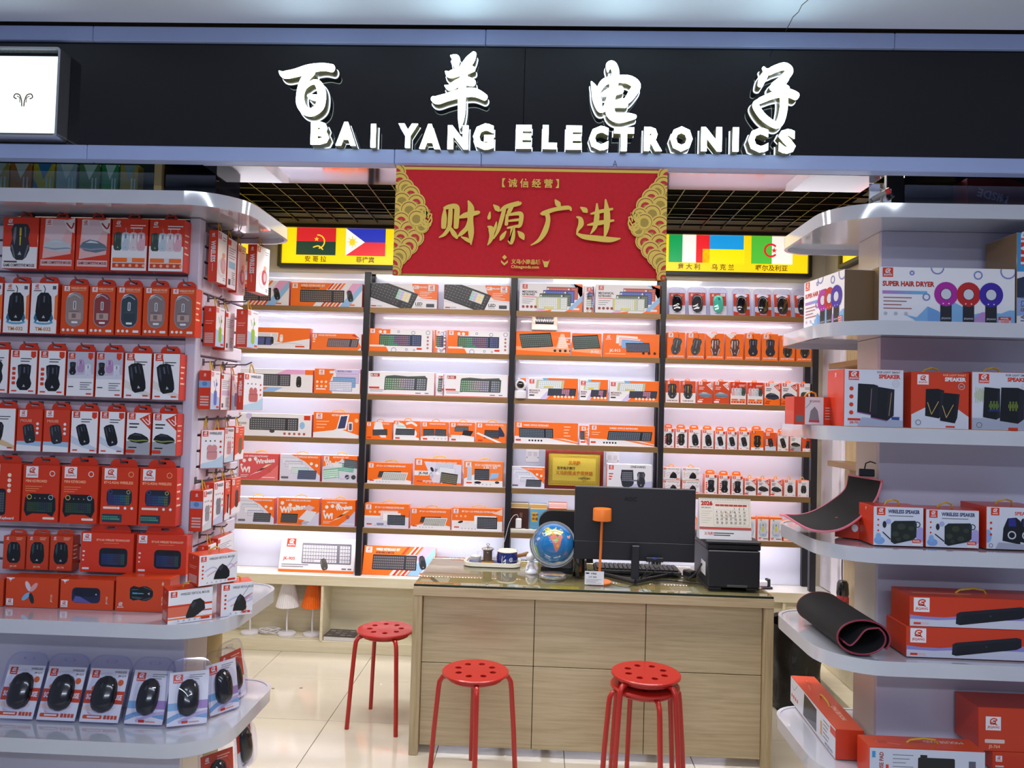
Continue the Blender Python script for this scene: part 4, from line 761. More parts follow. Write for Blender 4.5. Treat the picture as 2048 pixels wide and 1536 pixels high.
for sx in (-1, 1):
    e.line([(.5 + sx * .04, .10), (.5 + sx * .06, .3), (.5 + sx * .14, .52), (.5 + sx * .3, .56), (.5 + sx * .36, .44), (.5 + sx * .26, .38)], .05, '#8a6a4a'); e.line([(.5 + sx * .12, .24), (.5 + sx * .14, .42), (.5 + sx * .24, .48)], .035, '#8a6a4a')
e.mb.build('emblem', CARD, qf)

# ------------------------------------------------------------------ red banner under the sign
YBn = 2.165
b0, b1 = at(793, 331, YBn), at(1330, 562, YBn); bw, bh = b1.x - b0.x, b0.z - b1.z
bn = MB().box(-bw / 2, bw / 2, 0, .006, 0, bh, '#c4121c', .001).build('red_banner', mat('red_flock', '#d80d1e', rough=.75, noise=.14, nscale=(90, 90, 90), bump=.3))
bn.location = ((b0.x + b1.x) / 2, YBn, b1.z); tag(bn, 'red hanging banner with gold Chinese characters and gold scalloped ends below the shop sign', 'banner')
p = Pr(bw, bh); GD, GD2 = '#cfae46', '#9c7e2a'
ba = p.a
p.rect(0, .965, ba, .99, GD); p.rect(0, .0, ba, .018, GD2); p.rect(0, .99, ba, 1, '#8a1016')
def bp(x, y): return ((x - 45) / 1928 * ba, 1 - (y - 32) / (846 - 32) - (x - 45) * -.0000125 + .0)
def bq(st): return [(bp(x, y - (x - 45) * .0105)[0], bp(x, y - (x - 45) * .0105)[1]) for x, y in brush(st, 5)]
for side in (0, 1):
    sx = (lambda x: x) if side == 0 else (lambda x: ba - x)
    for cx, cy, r in ((.0, .94, .09), (.035, .86, .085), (0, .76, .09), (.09, .80, .08), (.14, .74, .085), (.06, .68, .085), (.19, .665, .085), (0, .58, .09), (.13, .60, .085), (.06, .5, .085), (0, .42, .09), (.13, .42, .085), (.19, .345, .085), (.06, .34, .085), (0, .26, .09), (.14, .27, .085), (.09, .205, .08), (.05, .17, .085), (0, .1, .09), (.02, .03, .06), (.24, .58, .07), (.25, .45, .07), (.2, .52, .08)):
        cx = sx(cx); p.ell(cx, cy, r, r, GD, n=22); p.ell(cx, cy - .004, r * .86, r * .86, '#8a1418', n=20); p.ell(cx, cy - .006, r * .80, r * .80, GD, n=20); p.ell(cx, cy - .01, r * .5, r * .5, '#b5141d' if int(cy * 50) % 2 else GD2, n=16); p.ell(cx, cy - .012, r * .22, r * .22, GD2, n=10)
    for k in range(9): g = k * .7; cx = sx(.27 + .035 * math.cos(g)); p.line([(cx, .52 + .08 * math.sin(g)), (sx(.29 + .05 * math.cos(g + 1)), .52 + .09 * math.sin(g + 1)), (sx(.31 + .03 * math.cos(g + 2)), .5 + .06 * math.sin(g + 2))], .012, GD)
p.text('【 诚 信 经 营 】', ba / 2 - .0, .815, .075, GD, 'c', bold=.02, cjk=True, maxw=.64)
HZ = {
 '财': [[(405, 360, 10), (404, 430, 34), (402, 500, 30)], [(404, 360, 20), (440, 348, 30), (490, 352, 34), (492, 430, 34), (490, 500, 30)], [(448, 370, 26), (446, 440, 28), (440, 500, 26), (410, 550, 22), (372, 574, 6)], [(448, 500, 14), (475, 545, 30), (500, 578, 16)], [(512, 428, 14), (560, 410, 36), (640, 392, 26), (656, 390, 8)], [(572, 306, 10), (592, 360, 40), (590, 440, 36), (598, 540, 36), (600, 626, 8)], [(592, 430, 30), (570, 500, 28), (530, 545, 26), (505, 566, 8)], [(530, 570, 8), (570, 590, 24), (600, 610, 16)]],
 '源': [[(752, 336, 8), (778, 362, 34), (790, 382, 12)], [(728, 388, 8), (722, 430, 22), (716, 440, 8)], [(716, 494, 8), (738, 510, 34), (745, 560, 30), (735, 600, 22), (718, 630, 6)], [(742, 570, 18), (768, 500, 18), (776, 460, 6)], [(800, 380, 10), (840, 350, 26), (930, 325, 30), (942, 316, 8)], [(830, 360, 24), (812, 440, 26), (790, 520, 22), (760, 585, 6)], [(880, 350, 26), (862, 390, 24), (850, 420, 10)], [(850, 410, 18), (846, 480, 22)], [(852, 412, 14), (920, 400, 24), (950, 410, 28), (945, 480, 24), (930, 502, 10)], [(855, 455, 12), (935, 445, 18)], [(855, 505, 12), (930, 492, 20)], [(893, 500, 26), (892, 570, 32), (884, 618, 18), (862, 600, 8)], [(845, 530, 8), (820, 570, 28), (806, 596, 8)], [(930, 530, 8), (956, 560, 36), (972, 590, 10)]],
 '广': [[(1186, 300, 8), (1206, 330, 34), (1222, 352, 12)], [(1086, 402, 8), (1110, 398, 30), (1180, 372, 26), (1280, 358, 26), (1300, 380, 8)], [(1130, 400, 30), (1140, 450, 28), (1120, 530, 34), (1080, 595, 22), (1024, 632, 6)]],
 '进': [[(1366, 356, 8), (1396, 376, 34), (1412, 392, 12)], [(1340, 425, 8), (1366, 440, 26), (1372, 480, 34), (1352, 520, 18), (1345, 545, 10)], [(1345, 548, 14), (1392, 570, 30), (1480, 582, 36), (1580, 592, 34), (1648, 584, 8)], [(1440, 404, 10), (1500, 388, 24), (1590, 368, 14)], [(1418, 485, 8), (1500, 470, 30), (1600, 452, 12)], [(1480, 330, 10), (1482, 420, 32), (1470, 500, 26), (1440, 550, 6)], [(1540, 300, 10), (1552, 400, 38), (1552, 500, 34), (1540, 570, 12)]]}
for k, st in HZ.items():
    for s_ in st: p.poly(bq([(x, y, w_ * 1.15) for x, y, w_ in s_]), GD)
p.poly([(1.005 + x * .06, .135 + y * .07) for x, y in ((-.5, .2), (-.5, -.1), (0, -.5), (.5, -.1), (.5, .2), (0, -.2))], GD); p.poly([(1.005 + x * .06, .145 + y * .06) for x, y in ((-.36, .5), (0, .1), (.36, .5), (0, .85))], GD)
p.text('义乌小商品城', 1.065, .12, .042, GD, cjk=True, maxw=.26); p.text('Chinagoods.com', 1.065, .08, .026, GD, maxw=.26)
p.poly([(1.375 + x * .07, .125 + y * .08) for x, y in ((-.5, .5), (-.3, .25), (.3, .25), (.5, .5), (.3, -.05), (.2, -.4), (-.2, -.4), (-.3, -.05))], GD)
p.mb.build('gold_print', mat('gold_foil', rough=.42, metal=.35, attr=True), bn)
MB().tube([(-bw * .49, -.001, bh + .001), (bw * .49, -.001, bh + .001)], .002, 6, '#d8c9cf').build('tape_edge', CLEARP, bn)

# ------------------------------------------------------------------ yellow flag light boxes
def flags_box(name, x0, x1, z0, z1, Y, label, items, rz=0, loc=None):
    W_, H_ = x1 - x0, z1 - z0
    o = empty(name, loc or ((x0 + x1) / 2, Y, z0), rz, label, 'light box', None)
    MB().ring(rrect(-W_ / 2, W_ / 2, 0, H_, .004, 1), rrect(-W_ / 2 + .022, W_ / 2 - .022, .022, H_ - .022, .003, 1), -.05, 0, fy, '#101216').build('frame', BLACKM, o)
    MB().box(-W_ / 2 + .02, W_ / 2 - .02, -.03, -.004, .02, H_ - .02, '#f2cf12').build('lit_face', LITP, o)
    for fx, draw, nm in items:
        pr = Pr(W_, H_, lambda x, y, of: (x - W_ / 2, -.0302 - of, y))
        draw(pr, fx / H_)
        pr.text(nm, fx / H_, .145, .13, '#6a5410', 'c', cjk=True, maxw=.86)
        if pr.mb.v: pr.mb.build('flag_print', LITP, o)
    return o
FY0, FY1 = .29, .92; FHW = .46
def fr(p, x): return x - FHW, x + FHW
def f_angola(p, x):
    a, b = fr(p, x); p.rect(a, .605, b, FY1, '#c4242c'); p.rect(a, FY0, b, .605, '#1c3a30'); p.ring(x + .04, .6, .17, .03, YL, 14, -1.4, 1.7); p.line([(x - .06, .47), (x + .06, .5), (x + .16, .42)], .03, YL); star(p, x + .01, .66, .06, YL)
def star(p, x, y, r, c): p.poly([(x + (r if k % 2 == 0 else r * .4) * math.sin(k * PI / 5), y + (r if k % 2 == 0 else r * .4) * math.cos(k * PI / 5)) for k in range(10)], c)
def f_phil(p, x):
    a, b = fr(p, x); p.rect(a, .605, b, FY1, '#2a35b0'); p.rect(a, FY0, b, .605, '#d5323c'); p.poly([(a, FY0), (x - .02, .605), (a, FY1)], '#f0eee6'); p.ell(a + .15, .605, .07, .08, YL)
    for k in range(8): p.line([(a + .15, .605), (a + .15 + .12 * math.cos(k * PI / 4), .605 + .13 * math.sin(k * PI / 4))], .02, YL)
def f_italy(p, x):
    a, b = fr(p, x); w_ = (b - a) / 3; p.rect(a, FY0, a + w_, FY1, '#149a54'); p.rect(a + w_, FY0, a + 2 * w_, FY1, '#eceae4'); p.rect(a + 2 * w_, FY0, b, FY1, '#e0242c')
def f_ukr(p, x):
    a, b = fr(p, x); p.rect(a - .01, FY0, b + .01, FY1 + .01, '#f4e23a'); p.rect(a, .605, b, FY1, '#1893d8'); p.rect(a, FY0, b, .605, '#efdc0c')
def f_alg(p, x):
    a, b = fr(p, x); p.rect(a, FY0, x, FY1, '#4cb43a'); p.rect(x, FY0, b, FY1, '#eceae4'); p.ring(x - .02, .6, .16, .045, '#d5242c', 18, .7, 5.6); star(p, x + .05, .6, .07, '#d5242c')
def f_red(p, x): a, b = fr(p, x); p.rect(a, FY0, b, FY1, '#e0301c')
def f_blank(p, x): pass
LX0, LX1 = -1.725, 1.70; LC = (LX0 + LX1) / 2
flags_box('flag_light_box', LX0, LX1, 2.418, 2.70, 4.83, 'long yellow light box of national flags on shop wall above the keyboard shelves',
    [(x - LX0, d, n) for x, d, n in ((-1.48, f_angola, '安 哥 拉'), (-1.155, f_phil, '菲律宾'), (.93, f_italy, '意 大 利'), (1.145, f_ukr, '乌 克 兰'), (1.452, f_alg, '啊尔及利亚'))])
flags_box('flag_light_box', 0, 1.5, 2.418, 2.70, 0, 'short yellow light box with red flag on wood panelled side wall', [(.28, f_red, '土 耳'), (.75, f_red, '越 南')], -PI / 2, (1.80, 3.75, 2.418))
flags_box('flag_light_box', 0, 1.6, 2.418, 2.70, 0, 'yellow light box peeking out behind hanging headphone packs of slat rack', [(.5, f_blank, ' ')], PI / 2, (-1.862, 3.96, 2.418))
# ------------------------------------------------------------------ wall shelving with light strips
YF = 4.65
SZ = [2.146, 1.873, 1.600, 1.321, 1.045, .771]
PX = [(-2.055, -2.018), (-1.118, -1.080), (-.196, -.160), (.736, .768), (1.664, 1.702)]
SNAME = ['top', 'second', 'third', 'fourth', 'fifth', 'sixth']
sh = empty('wall_shelving', (0, YF, 0), 0, 'floor to wall shelving of black posts and white bronze edged boards', 'shelving')
BACKW = mat('glossy_white_back', '#d9ddf1', rough=.2, coat=.8)
for a, b in PX:
    MB().box(a, b, 0, .035, .475, 2.37, c=.002).build('post', BLACKM, sh); MB().box(a, b, .135, .165, .475, 2.37, c=.002).build('rear_post', BLACKM, sh)
for i in range(4):
    x0, x1 = PX[i][1], PX[i + 1][0]
    MB().box(x0 - .036, x1 + .036, .166, .179, .475, 2.385, c=.001).build('back_panel', BACKW, sh)
    for j, z in enumerate(SZ):
        bd = MB().box(x0 + .001, x1 - .001, .006, .134, z - .022, z, c=.001).build('shelf_board', mat('white_board', '#dedae0', rough=.3), sh)
        MB().box(x0 + .001, x1 - .001, 0, .005, z - .032, z + .0005, c=.0008).build('edge', BRONZE, bd)
        ls = MB().box(x0 + .02, x1 - .02, .007, .016, z - .0245, z - .0225, '#c8c4c8', .0005)
        o = ls.build('light_strip', PAINT, bd)
        d = MB(); n = 46
        for k in range(n):
            x = x0 + .03 + (x1 - x0 - .06) * k / (n - 1); d.box(x - .0022, x + .0022, .009, .0134, z - .0302, z - .0263, c=.0002) if 0 else d.add([(x + a_ * .0030, .0112 + b_ * .0024, z - .0246 - .0058 * c_) for c_ in (0, 1) for a_, b_ in ((-1, -1), (1, -1), (1, 1), (-1, 1))], [(7, 6, 5, 4), (0, 1, 5, 4), (1, 2, 6, 5), (2, 3, 7, 6), (3, 0, 4, 7)])
        dd = d.build('led', LED, bd); dd['kind'] = 'stuff'
        area('shelf_light_strip', ((x0 + x1) / 2, YF + .02, z - .030), (math.radians(24), 0, 0), x1 - x0 - .06, .012, (.42 if i in (0, 3) else .36) if j < 5 else .9, (.97, .92, 1) if i in (0, 3) else (.88, .93, 1))
    area('shelf_light_strip', ((x0 + x1) / 2, YF + .03, 2.37), (math.radians(20), 0, 0), x1 - x0 - .06, .012, .5, (1, .96, .95))
# low cabinet under the shelving
cb = empty('low_cabinet', (0, 4.62, 0), 0, 'long low pale wood cabinet with open niches along shop wall', 'cabinet')
MB().box(-2.055, 1.795, 0, .205, .412, .474, c=.002).build('worktop', mat('white_wood_top', '#e2ddd6', rough=.3, noise=.08, nscale=(3, 40, 3)), cb)
MB().box(-2.055, 1.795, -.002, -.0005, .414, .472, c=.0005).build('front_edge', WOODC, cb)
MB().box(-2.055, 1.795, .01, .2, .0, .072, c=.002).build('base_board', WOODC, cb)
MB().box(-2.055, 1.795, .19, .206, .073, .411, c=.001).build('back_board', WOODC, cb)
for x in (-2.05, -1.317, -.70, .1, .8, 1.33, 1.50): MB().box(x, x + .016, .004, .189, .073, .411, c=.001).build('divider', WOODC, cb)
MB().box(1.518, 1.794, .02, .05, .073, .411, c=.001).build('door', WOODC, cb); MB().box(1.347, 1.499, .03, .06, .073, .411, c=.001).build('door', WOODC, cb)
sc_ = empty('side_cabinet', (1.8, 3.6, 0), 0, 'pale wood side counter along panelled wall beside black bin', 'cabinet')
MB().box(-.155, -.001, -.7, 1.018, .412, .474, c=.002).build('worktop', MATS['white_wood_top'], sc_); MB().box(-.14, -.025, -.7, 1.016, .12, .411, c=.002).build('cabinet_body', WOODC, sc_); MB().box(-.24, -.025, -.7, 1.0, 0, .119, c=.003).build('plinth', WOODC, sc_)

# ------------------------------------------------------------------ desk
DX0, DX1, DY0, DY1 = -.537, 1.044, 3.335, 3.96
dk = empty('reception_desk', ((DX0 + DX1) / 2, DY0, 0), 0, 'pale wood reception desk with panelled front and glass top', 'desk')
W2 = (DX1 - DX0) / 2
MB().box(-W2, W2, 0, .625, .70, .738, c=.002).build('desk_top', WOODH, dk)
MB().box(-W2 + .001, W2 - .001, -.0012, -.0002, .699, .737, c=.0004).build('edge_band', WOODH, dk)
for s in (-1, 1): MB().box(min(s * W2, s * (W2 - .04)), max(s * W2, s * (W2 - .04)), 0, .625, 0, .699, c=.002).build('side_panel', WOODV, dk)
dl = (DX0 + DX1) / 2; ex = [-W2 + .0405, .003 - dl, .495 - dl, W2 - .0405]; ez = [.034, .398, .6985]
for i in range(3):
    for j in range(2): MB().box(ex[i] + .0015, ex[i + 1] - .0015, .03, .048, ez[j] + .0015, ez[j + 1] - .0015, c=.0015).build('front_panel', WOODH, dk)
MB().box(-W2 + .0405, W2 - .0405, .049, .06, .03, .698, '#3a3226').build('backing', PAINT, dk)
gt = MB().box(-W2 + .002, W2 - .002, .002, .62, .7395, .7495, c=.002).build('glass_top', GLASS, dk)
m = MB(); m.box(-W2 + .002, W2 - .002, .0005, .0018, .7395, .7492, '#16241f', .0003); m.build('glass_edge', PAINT, gt)
# papers under the glass
def paper(cx, cy, w_, d_, rz, draw, label):
    P = Pr(w_, d_, lambda x, y, o: (x - w_ / 2, y, o * .5)); draw(P)
    o = P.mb.build('paper', CARD); o.location = (cx, cy, .7381); o.rotation_euler = (0, 0, rz); tag(o, label, 'paper')
def blank(c, dl_=K):
    def f(P): P.rect(0, 0, P.a, 1, c); P.bars(.08, .8, 5, .13, P.a * .7, .03, dl_)
    return f
def leaflet(P): P.rect(0, 0, P.a, 1, Wt); P.poly([(P.a * .5, 0), (P.a * .7, 0), (P.a * .4, 1), (P.a * .2, 1)], '#5a5f74'); P.rect(0, .7, P.a * .3, 1, O)
paper(-.46, 3.43, .13, .09, 0, leaflet, 'orange and white leaflet under desk glass below leaning keyboard box')
paper(-.10, 3.39, .05, .06, 0, blank('#dfe8f4'), 'small white card under desk glass below blue pot')
paper(.135, 3.385, .13, .055, .02, blank('#ead26a', '#a08a30'), 'yellow note under desk glass below the globe')
paper(.36, 3.40, .13, .085, -.05, blank('#cfdcf0', '#5a6aa0'), 'pale blue leaflet under desk glass beside orange lamp')
paper(.50, 3.38, .06, .06, .4, leaflet, 'striped leaflet under desk glass below monitor foot')
paper(.68, 3.40, .12, .11, .05, blank('#ded8da', '#b06a64'), 'pale leaflet under desk glass beside the printer')

# ------------------------------------------------------------------ the two display racks at the entrance
def shelf_part(parent, x0, x1, z, end, back=2.81):
    """rounded display shelf, its top at z; end: -1 rounds the x0 end, +1 the x1 end"""
    r = [.004] * 4
    if end > 0: r[0], r[1] = .17, .11
    else: r[3], r[2] = .17, .11
    o = rrect(x0, x1, 2.25, back, r, 8); i = rrect(x0 + .012, x1 - .012, 2.262, back - .012, [max(q - .012, .002) for q in r], 8)
    m = MB(); m.ring(o, i, z - .040, z + .003); m.prism(i, z - .02, z)
    s_ = m.build('shelf', GLOSSW, parent, True)
    return s_
RL = empty('slat_display_rack', (0, 0, 0), 0, 'white slat panel display rack full of orange mouse boxes beside shop entrance', 'display rack')
XC = -1.168
for z in (2.178, .853, .497): shelf_part(RL, -2.4, -.945, z, 1)
for k in range(24):
    z0 = .875 + k * .0545
    if z0 + .05 < 2.139:
        MB().box(-2.4, XC - .038, 2.500, 2.516, z0, z0 + .047, '#cfcad8', .003).build('slat', SLATM, RL)
        MB().box(XC - .014, XC, 2.535, 2.885, z0, z0 + .047, '#cfcad8', .003).build('slat', SLATM, RL)
MB().box(-2.4, XC - .015, 2.517, 2.53, .875, 2.156, '#8d8896').build('slat_backing', PAINT, RL)
MB().box(XC - .03, XC - .0145, 2.535, 2.885, .875, 2.156, '#8d8896').build('slat_backing', PAINT, RL)
MB().box(XC - .037, XC, 2.492, 2.534, .859, 2.156, c=.002).build('corner_post', RACKW, RL)
for a, b in ((.50, .832), (0, .476)):
    MB().box(-2.4, XC, 2.5, 2.52, a, b, c=.002).build('back_panel', RACKW, RL); MB().box(XC - .02, XC, 2.5205, 2.68, a, b, c=.002).build('end_panel', mat('cream_end_panel', '#ddd4cc', rough=.3), RL); MB().box(XC - .02, XC, 2.681, 2.81, a, b, c=.002).build('wood_end_panel', mat('mustard_wood', '#a8925c', rough=.4), RL)
RR = empty('open_display_rack', (0, 0, 0), 0, 'white display rack with rounded shelves holding speaker boxes and mouse mats', 'display rack')
RZ = [2.178, 1.827, 1.509, 1.154, .829, .48]; XR = 1.114
for z in RZ: shelf_part(RR, .865, 2.6, z, -1)
for a, b in zip(RZ[1:], RZ):
    MB().box(XR, 2.6, 2.5, 2.52, a + .004, b - .0205, c=.001).build('back_panel', RACKW, RR); MB().box(XR, XR + .02, 2.5205, 2.68, a + .004, b - .0205, c=.001).build('end_panel', MATS['cream_end_panel'], RR)
MB().box(XR, 2.6, 2.45, 2.6, 0, .439, c=.002).build('plinth', RACKW, RR)
# glazed cabinet above the slat rack, dark cabinet above the open rack
gc = empty('glazed_top_cabinet', (-1.5, 2.34, 2.182), 0, 'glass fronted cabinet of cable boxes on top of slat rack', 'cabinet')
MB().box(-1.0, .246, .0, .006, 0, .16, c=.0005).build('glass_door', CABGL, gc)
MB().box(.247, .272, -.004, .2, 0, .16, '#b39a5e').build('post', PAINT, gc)
MB().box(-1.0, .246, .10, .115, .0, .16, '#3f4a4a').build('back_board', PAINT, gc)
MB().box(.273, .444, .01, .2, 0, .16, '#0d0f13', .002).build('black_panel', SIGNB, gc)
bc = empty('black_top_cabinet', (1.5, 2.34, 2.182), 0, 'black glass fronted cabinet on top of open display rack', 'cabinet')
MB().box(-.39, 1.0, .12, .14, 0, .16, '#10131b', .002).build('back_board', PAINT, bc)
MB().box(-.39, 1.0, 0, .006, 0, .16, c=.0005).build('glass_door', clear('smoked_glass', '#c8ccd6', .02, .03), bc)
# ------------------------------------------------------------------ cartons
ORD = ['first', 'second', 'third', 'fourth', 'fifth', 'sixth', 'seventh', 'eighth', 'ninth', 'tenth', 'eleventh', 'twelfth', 'thirteenth']
def tab_mesh(Wd, Hh, kind='dome'):
    w_ = Wd * (.76 if kind == 'dome' else .36); n = 24
    if kind == 'dome': out = rrect(-w_ / 2, w_ / 2, 0, Hh, [.001, min(Hh * .9, w_ * .3), min(Hh * .9, w_ * .3), .001], 5)
    else: out = rrect(-w_ / 2, w_ / 2, 0, Hh, [.001, w_ * .36, w_ * .36, .001], 5)
    h2 = min(w_ * .28, .014); inn = rrect(-h2, h2, Hh * .42, Hh * .72, Hh * .14, 5)
    return out, inn
def carton(name, x, y, z, Wd, Dp, Hh, design, label, cat='box', group=None, rz=0, tilt=0, body=O, cols=None, tab=0, handle=False, side=None, top=None, tabk='dome', sideR=None):
    m = MB().box(-Wd / 2, Wd / 2, 0, Dp, 0, Hh, body, .0012, cols)
    o = m.build(name, CARD); o.location = (x, y, z); o.rotation_euler = (tilt, 0, rz); tag(o, label, cat, group)
    p = Pr(Wd - .002, Hh - .002, lambda a, b, of: (a - Wd / 2 + .001, -of, b + .001)); design(p); p.mb.build('printed_front', CARD, o)
    if side:
        p = Pr(Dp - .002, Hh - .002, lambda a, b, of: (-Wd / 2 - of, Dp - .001 - a, b + .001)); side(p); p.mb.build('printed_side', CARD, o)
    if sideR:
        p = Pr(Dp - .002, Hh - .002, lambda a, b, of: (Wd / 2 + of, a + .001, b + .001)); sideR(p); p.mb.build('printed_side', CARD, o)
    if top:
        p = Pr(Wd - .002, Dp - .002, lambda a, b, of: (a - Wd / 2 + .001, b + .001, Hh + of)); top(p); p.mb.build('printed_top', CARD, o)
    if tab:
        out, inn = tab_mesh(Wd, tab, tabk); t = MB(); yy = Dp * .5
        t.ring(out, inn, yy - .0008, yy + .0008, lambda a, b, c: (a, c, b + Hh - .0005), body); t.build('hang_tab', CARD, o)
    if handle:
        h = MB(); r = min(.045, Wd * .14); hx = Wd * .02; h.tube([(hx - r, Dp * .5, Hh), (hx - r * .8, Dp * .46, Hh + .010), (hx, Dp * .42, Hh + .017), (hx + r * .8, Dp * .46, Hh + .012), (hx + r, Dp * .5, Hh)], .0029, 6); h.build('handle', ROPE, o)
    return o
def side_plain(c=O, lines=True):
    def f(p): p.rect(0, 0, p.a, 1, c); p.bars(.1 * p.a, .7, 4, .12, p.a * .6, .03, '#ffd0b0') if lines else None
    return f
BAYN = ['lamp bay', 'teapot bay', 'plaque bay', 'mouse bay']
def row(bay, lvl, items, group, dep=.055, cat='box', yf=None, tab=0, tabk='dome'):
    """items: (design, px left, px right, py top, look[, body colour][, options])"""
    zs = SZ[lvl] if lvl < 6 else .474
    y0 = yf or YF + .018
    vis = [it for it in items]
    for k, it in enumerate(vis):
        d, xa, xb, yt, look = it[:5]; opt = it[5] if len(it) > 5 else {}
        a, b = at(xa, yt, y0), at(xb, yt, y0); Hh = at((xa + xb) / 2, yt, y0).z - zs; 
        o2 = dict(opt); dp = o2.pop('dep', dep); yo = o2.pop('dy', 0); zo = o2.pop('z', 0); tb = o2.pop('tab', tab); where = o2.pop('where', None); hh = o2.pop('h', None)
        place = where or f"{ORD[k]} on {SNAME[lvl]} shelf of {BAYN[bay]}"
        nm = o2.pop('name', 'keyboard_box' if cat == 'box' and bay < 3 else 'mouse_box')
        if hh: Hh = hh
        carton(nm, (a.x + b.x) / 2, y0 + yo, zs + .0006 + zo, b.x - a.x - .003, dp, Hh - zo, d, f"{look}, {place}", cat, group, tab=tb, tabk=tabk, **o2)
hd = {'handle': True}
KG = 'keyboard boxes on the wall shelving'; MG = 'mouse boxes on the wall shelving'
wside = {'cols': {'z+': Wt, 'x-': O, 'x+': R}, 'body': '#e9e7ee'}
oside = {'cols': {'z+': O, 'x-': O, 'x+': R}, 'body': O}
row(0, 0, [(d_kbset, 434, 580, 560, 'striped white keyboard set box half hidden', wside), (d_kbset, 582, 726, 566, 'orange striped wired keyboard set box', oside)], KG)
row(0, 1, [(d_white_kb, 478, 621, 655, 'orange and white box with two stacked keyboards', wside), (d_orange_kb, 623, 724, 667, 'light orange box with dark grey keyboard', oside)], KG)
row(0, 2, [(d_wide_white, 472, 627, 738, 'white box with black keyboard and pink corner', wside), (d_lilac, 629, 722, 738, 'orange and white box with lilac keyboards', oside)], KG)
row(0, 3, [(d_kbm_white2, 466, 625, 827, 'white box with dark keyboard and round mouse', wside), (d_phone, 627, 720, 825, 'orange box showing phone on white keyboard stand', dict(oside, handle=True))], KG)
row(0, 4, [(d_wireless('#d8525a', '#e8767a'), 478, 558, 907, 'pinkish red wireless keyboard box with gold handle', dict(oside, handle=True)), (d_many_kb(O, '#2f4a86', '#7fc4b8'), 560, 642, 909, 'orange box with fan of keyboards, blue foremost', dict(wside, handle=True)), (d_wl_script, 645, 716, 911, 'orange and grey box with mint green keyboards', dict(wside, handle=True))], KG)
row(0, 5, [(d_many_kb(), 474, 550, 995, 'orange box with fan of keyboards, black foremost', dict(wside, handle=True)), (d_wl_two, 556, 640, 996, 'orange wireless script box with black keyboard', dict(wside, handle=True)), (d_wireless(O, '#c9c6e6', 3), 643, 712, 1000, 'orange wireless dotted box with grey keyboard', dict(oside, handle=True))], KG)
row(1, 0, [(d_rgb, 740, 876, 567, 'white box with slanted black RGB keyboard', wside), (d_rgb, 888, 1021, 570, 'white box with slanted black RGB keyboard', wside), (d_rgb, 872, 892, 573, 'sliver of RGB keyboard box behind its neighbours', dict(wside, dy=.06, where='top shelf of teapot bay'))][:2], KG)
row(1, 1, [(d_colour_kb, 737, 866, 658, 'white and orange box with rainbow keyboard', oside), (d_colour_kb, 868, 892, 660, 'narrow end of rainbow keyboard box set back', dict(oside, dy=.012, dep=.04)), (d_colour_kb, 894, 1021, 662, 'white and orange box with rainbow keyboard', oside)], KG)
row(1, 2, [(d_white_game, 736, 870, 744, 'white box with dark winged gaming keyboard', wside), (d_white_game, 872, 887, 748, 'narrow end of gaming keyboard box set back', dict(wside, dy=.012, dep=.04)), (d_white_game, 889, 1017, 749, 'white box with dark winged gaming keyboard', wside)], KG)
row(1, 3, [(d_fold(0), 731, 785, 844, 'small orange box with angled black keyboard', hd), (d_fold(1), 787, 840, 842, 'small orange box with round white blobs', hd), (d_fold(2), 842, 897, 844, 'small orange box with folding keyboard', hd), (d_fold(3), 899, 950, 845, 'small orange box with keyboard and open case', hd), (d_fold(4), 952, 1014, 846, 'small orange box with white diagonal band and tablet', hd)], KG)
row(1, 4, [(d_bt(0), 735, 824, 926, 'orange box with white keyboard over black one', hd), (d_bt(2), 829, 924, 918, 'orange box with ring of coloured mice', hd), (d_bt(3), 928, 1007, 923, 'orange three in one set box with black keyboard', hd)], KG)
row(1, 5, [(d_bt(4), 729, 819, 1008, 'orange box with pink, white and black keyboards', hd), (d_bt(1), 821, 902, 1017, 'low orange box with white keyboard over black one', hd), (d_bt(5), 904, 1006, 1017, 'orange box with black keyboard and two mice', hd)], KG)
row(2, 0, [(d_mech, 1039, 1166, 567, 'white mechanical keyboard box with four stacked keyboards', dict(wside, cols={'x+': O})), (d_mech, 1168, 1189, 572, 'narrow slice of mechanical keyboard box set back', dict(wside, dy=.012, dep=.04)), (d_mech, 1191, 1321, 570, 'white mechanical keyboard box with four stacked keyboards', dict(wside, cols={'x+': O}))], KG)
row(2, 1, [(d_orange_game(0), 1032, 1142, 663, 'glossy orange box with black gaming keyboard', {}), (d_orange_game(1), 1144, 1204, 667, 'orange box with black keyboard filling its front', {}), (d_orange_game(2), 1206, 1320, 668, 'orange box with four overlapping keyboards', {})], KG)
row(2, 2, [(d_mech2, 1034, 1052, 755, 'narrow end of keyboard box behind white dome camera', dict(wside, dy=.06, dep=.04)), (d_mech2, 1056, 1157, 756, 'orange and white box with white and yellow keyboard', dict(wside, cols={'x+': O})), (d_mech2, 1159, 1217, 759, 'short orange and white keyboard box', dict(wside, dy=.004)), (d_mech2, 1219, 1319, 762, 'orange and white box with white and yellow keyboard', dict(wside, cols={'x+': O}))], KG)
row(2, 3, [(d_office(0), 1029, 1157, 845, 'orange office keyboard box with short black keyboard', {}), (d_office(0), 1159, 1177, 852, 'dark sliver of office keyboard box set back', {'dy': .012, 'dep': .04}), (d_office(1), 1179, 1310, 851, 'orange office keyboard box with wide black keyboard', {})], KG)
row(2, 4, [(d_many_kb(O, '#15161a'), 1022, 1090, 934, 'orange and lilac keyboard box beside gold plaque', wside), (d_onehand, 1214, 1305, 929, 'lilac box with one hand keypad and mouse', wside)], KG)
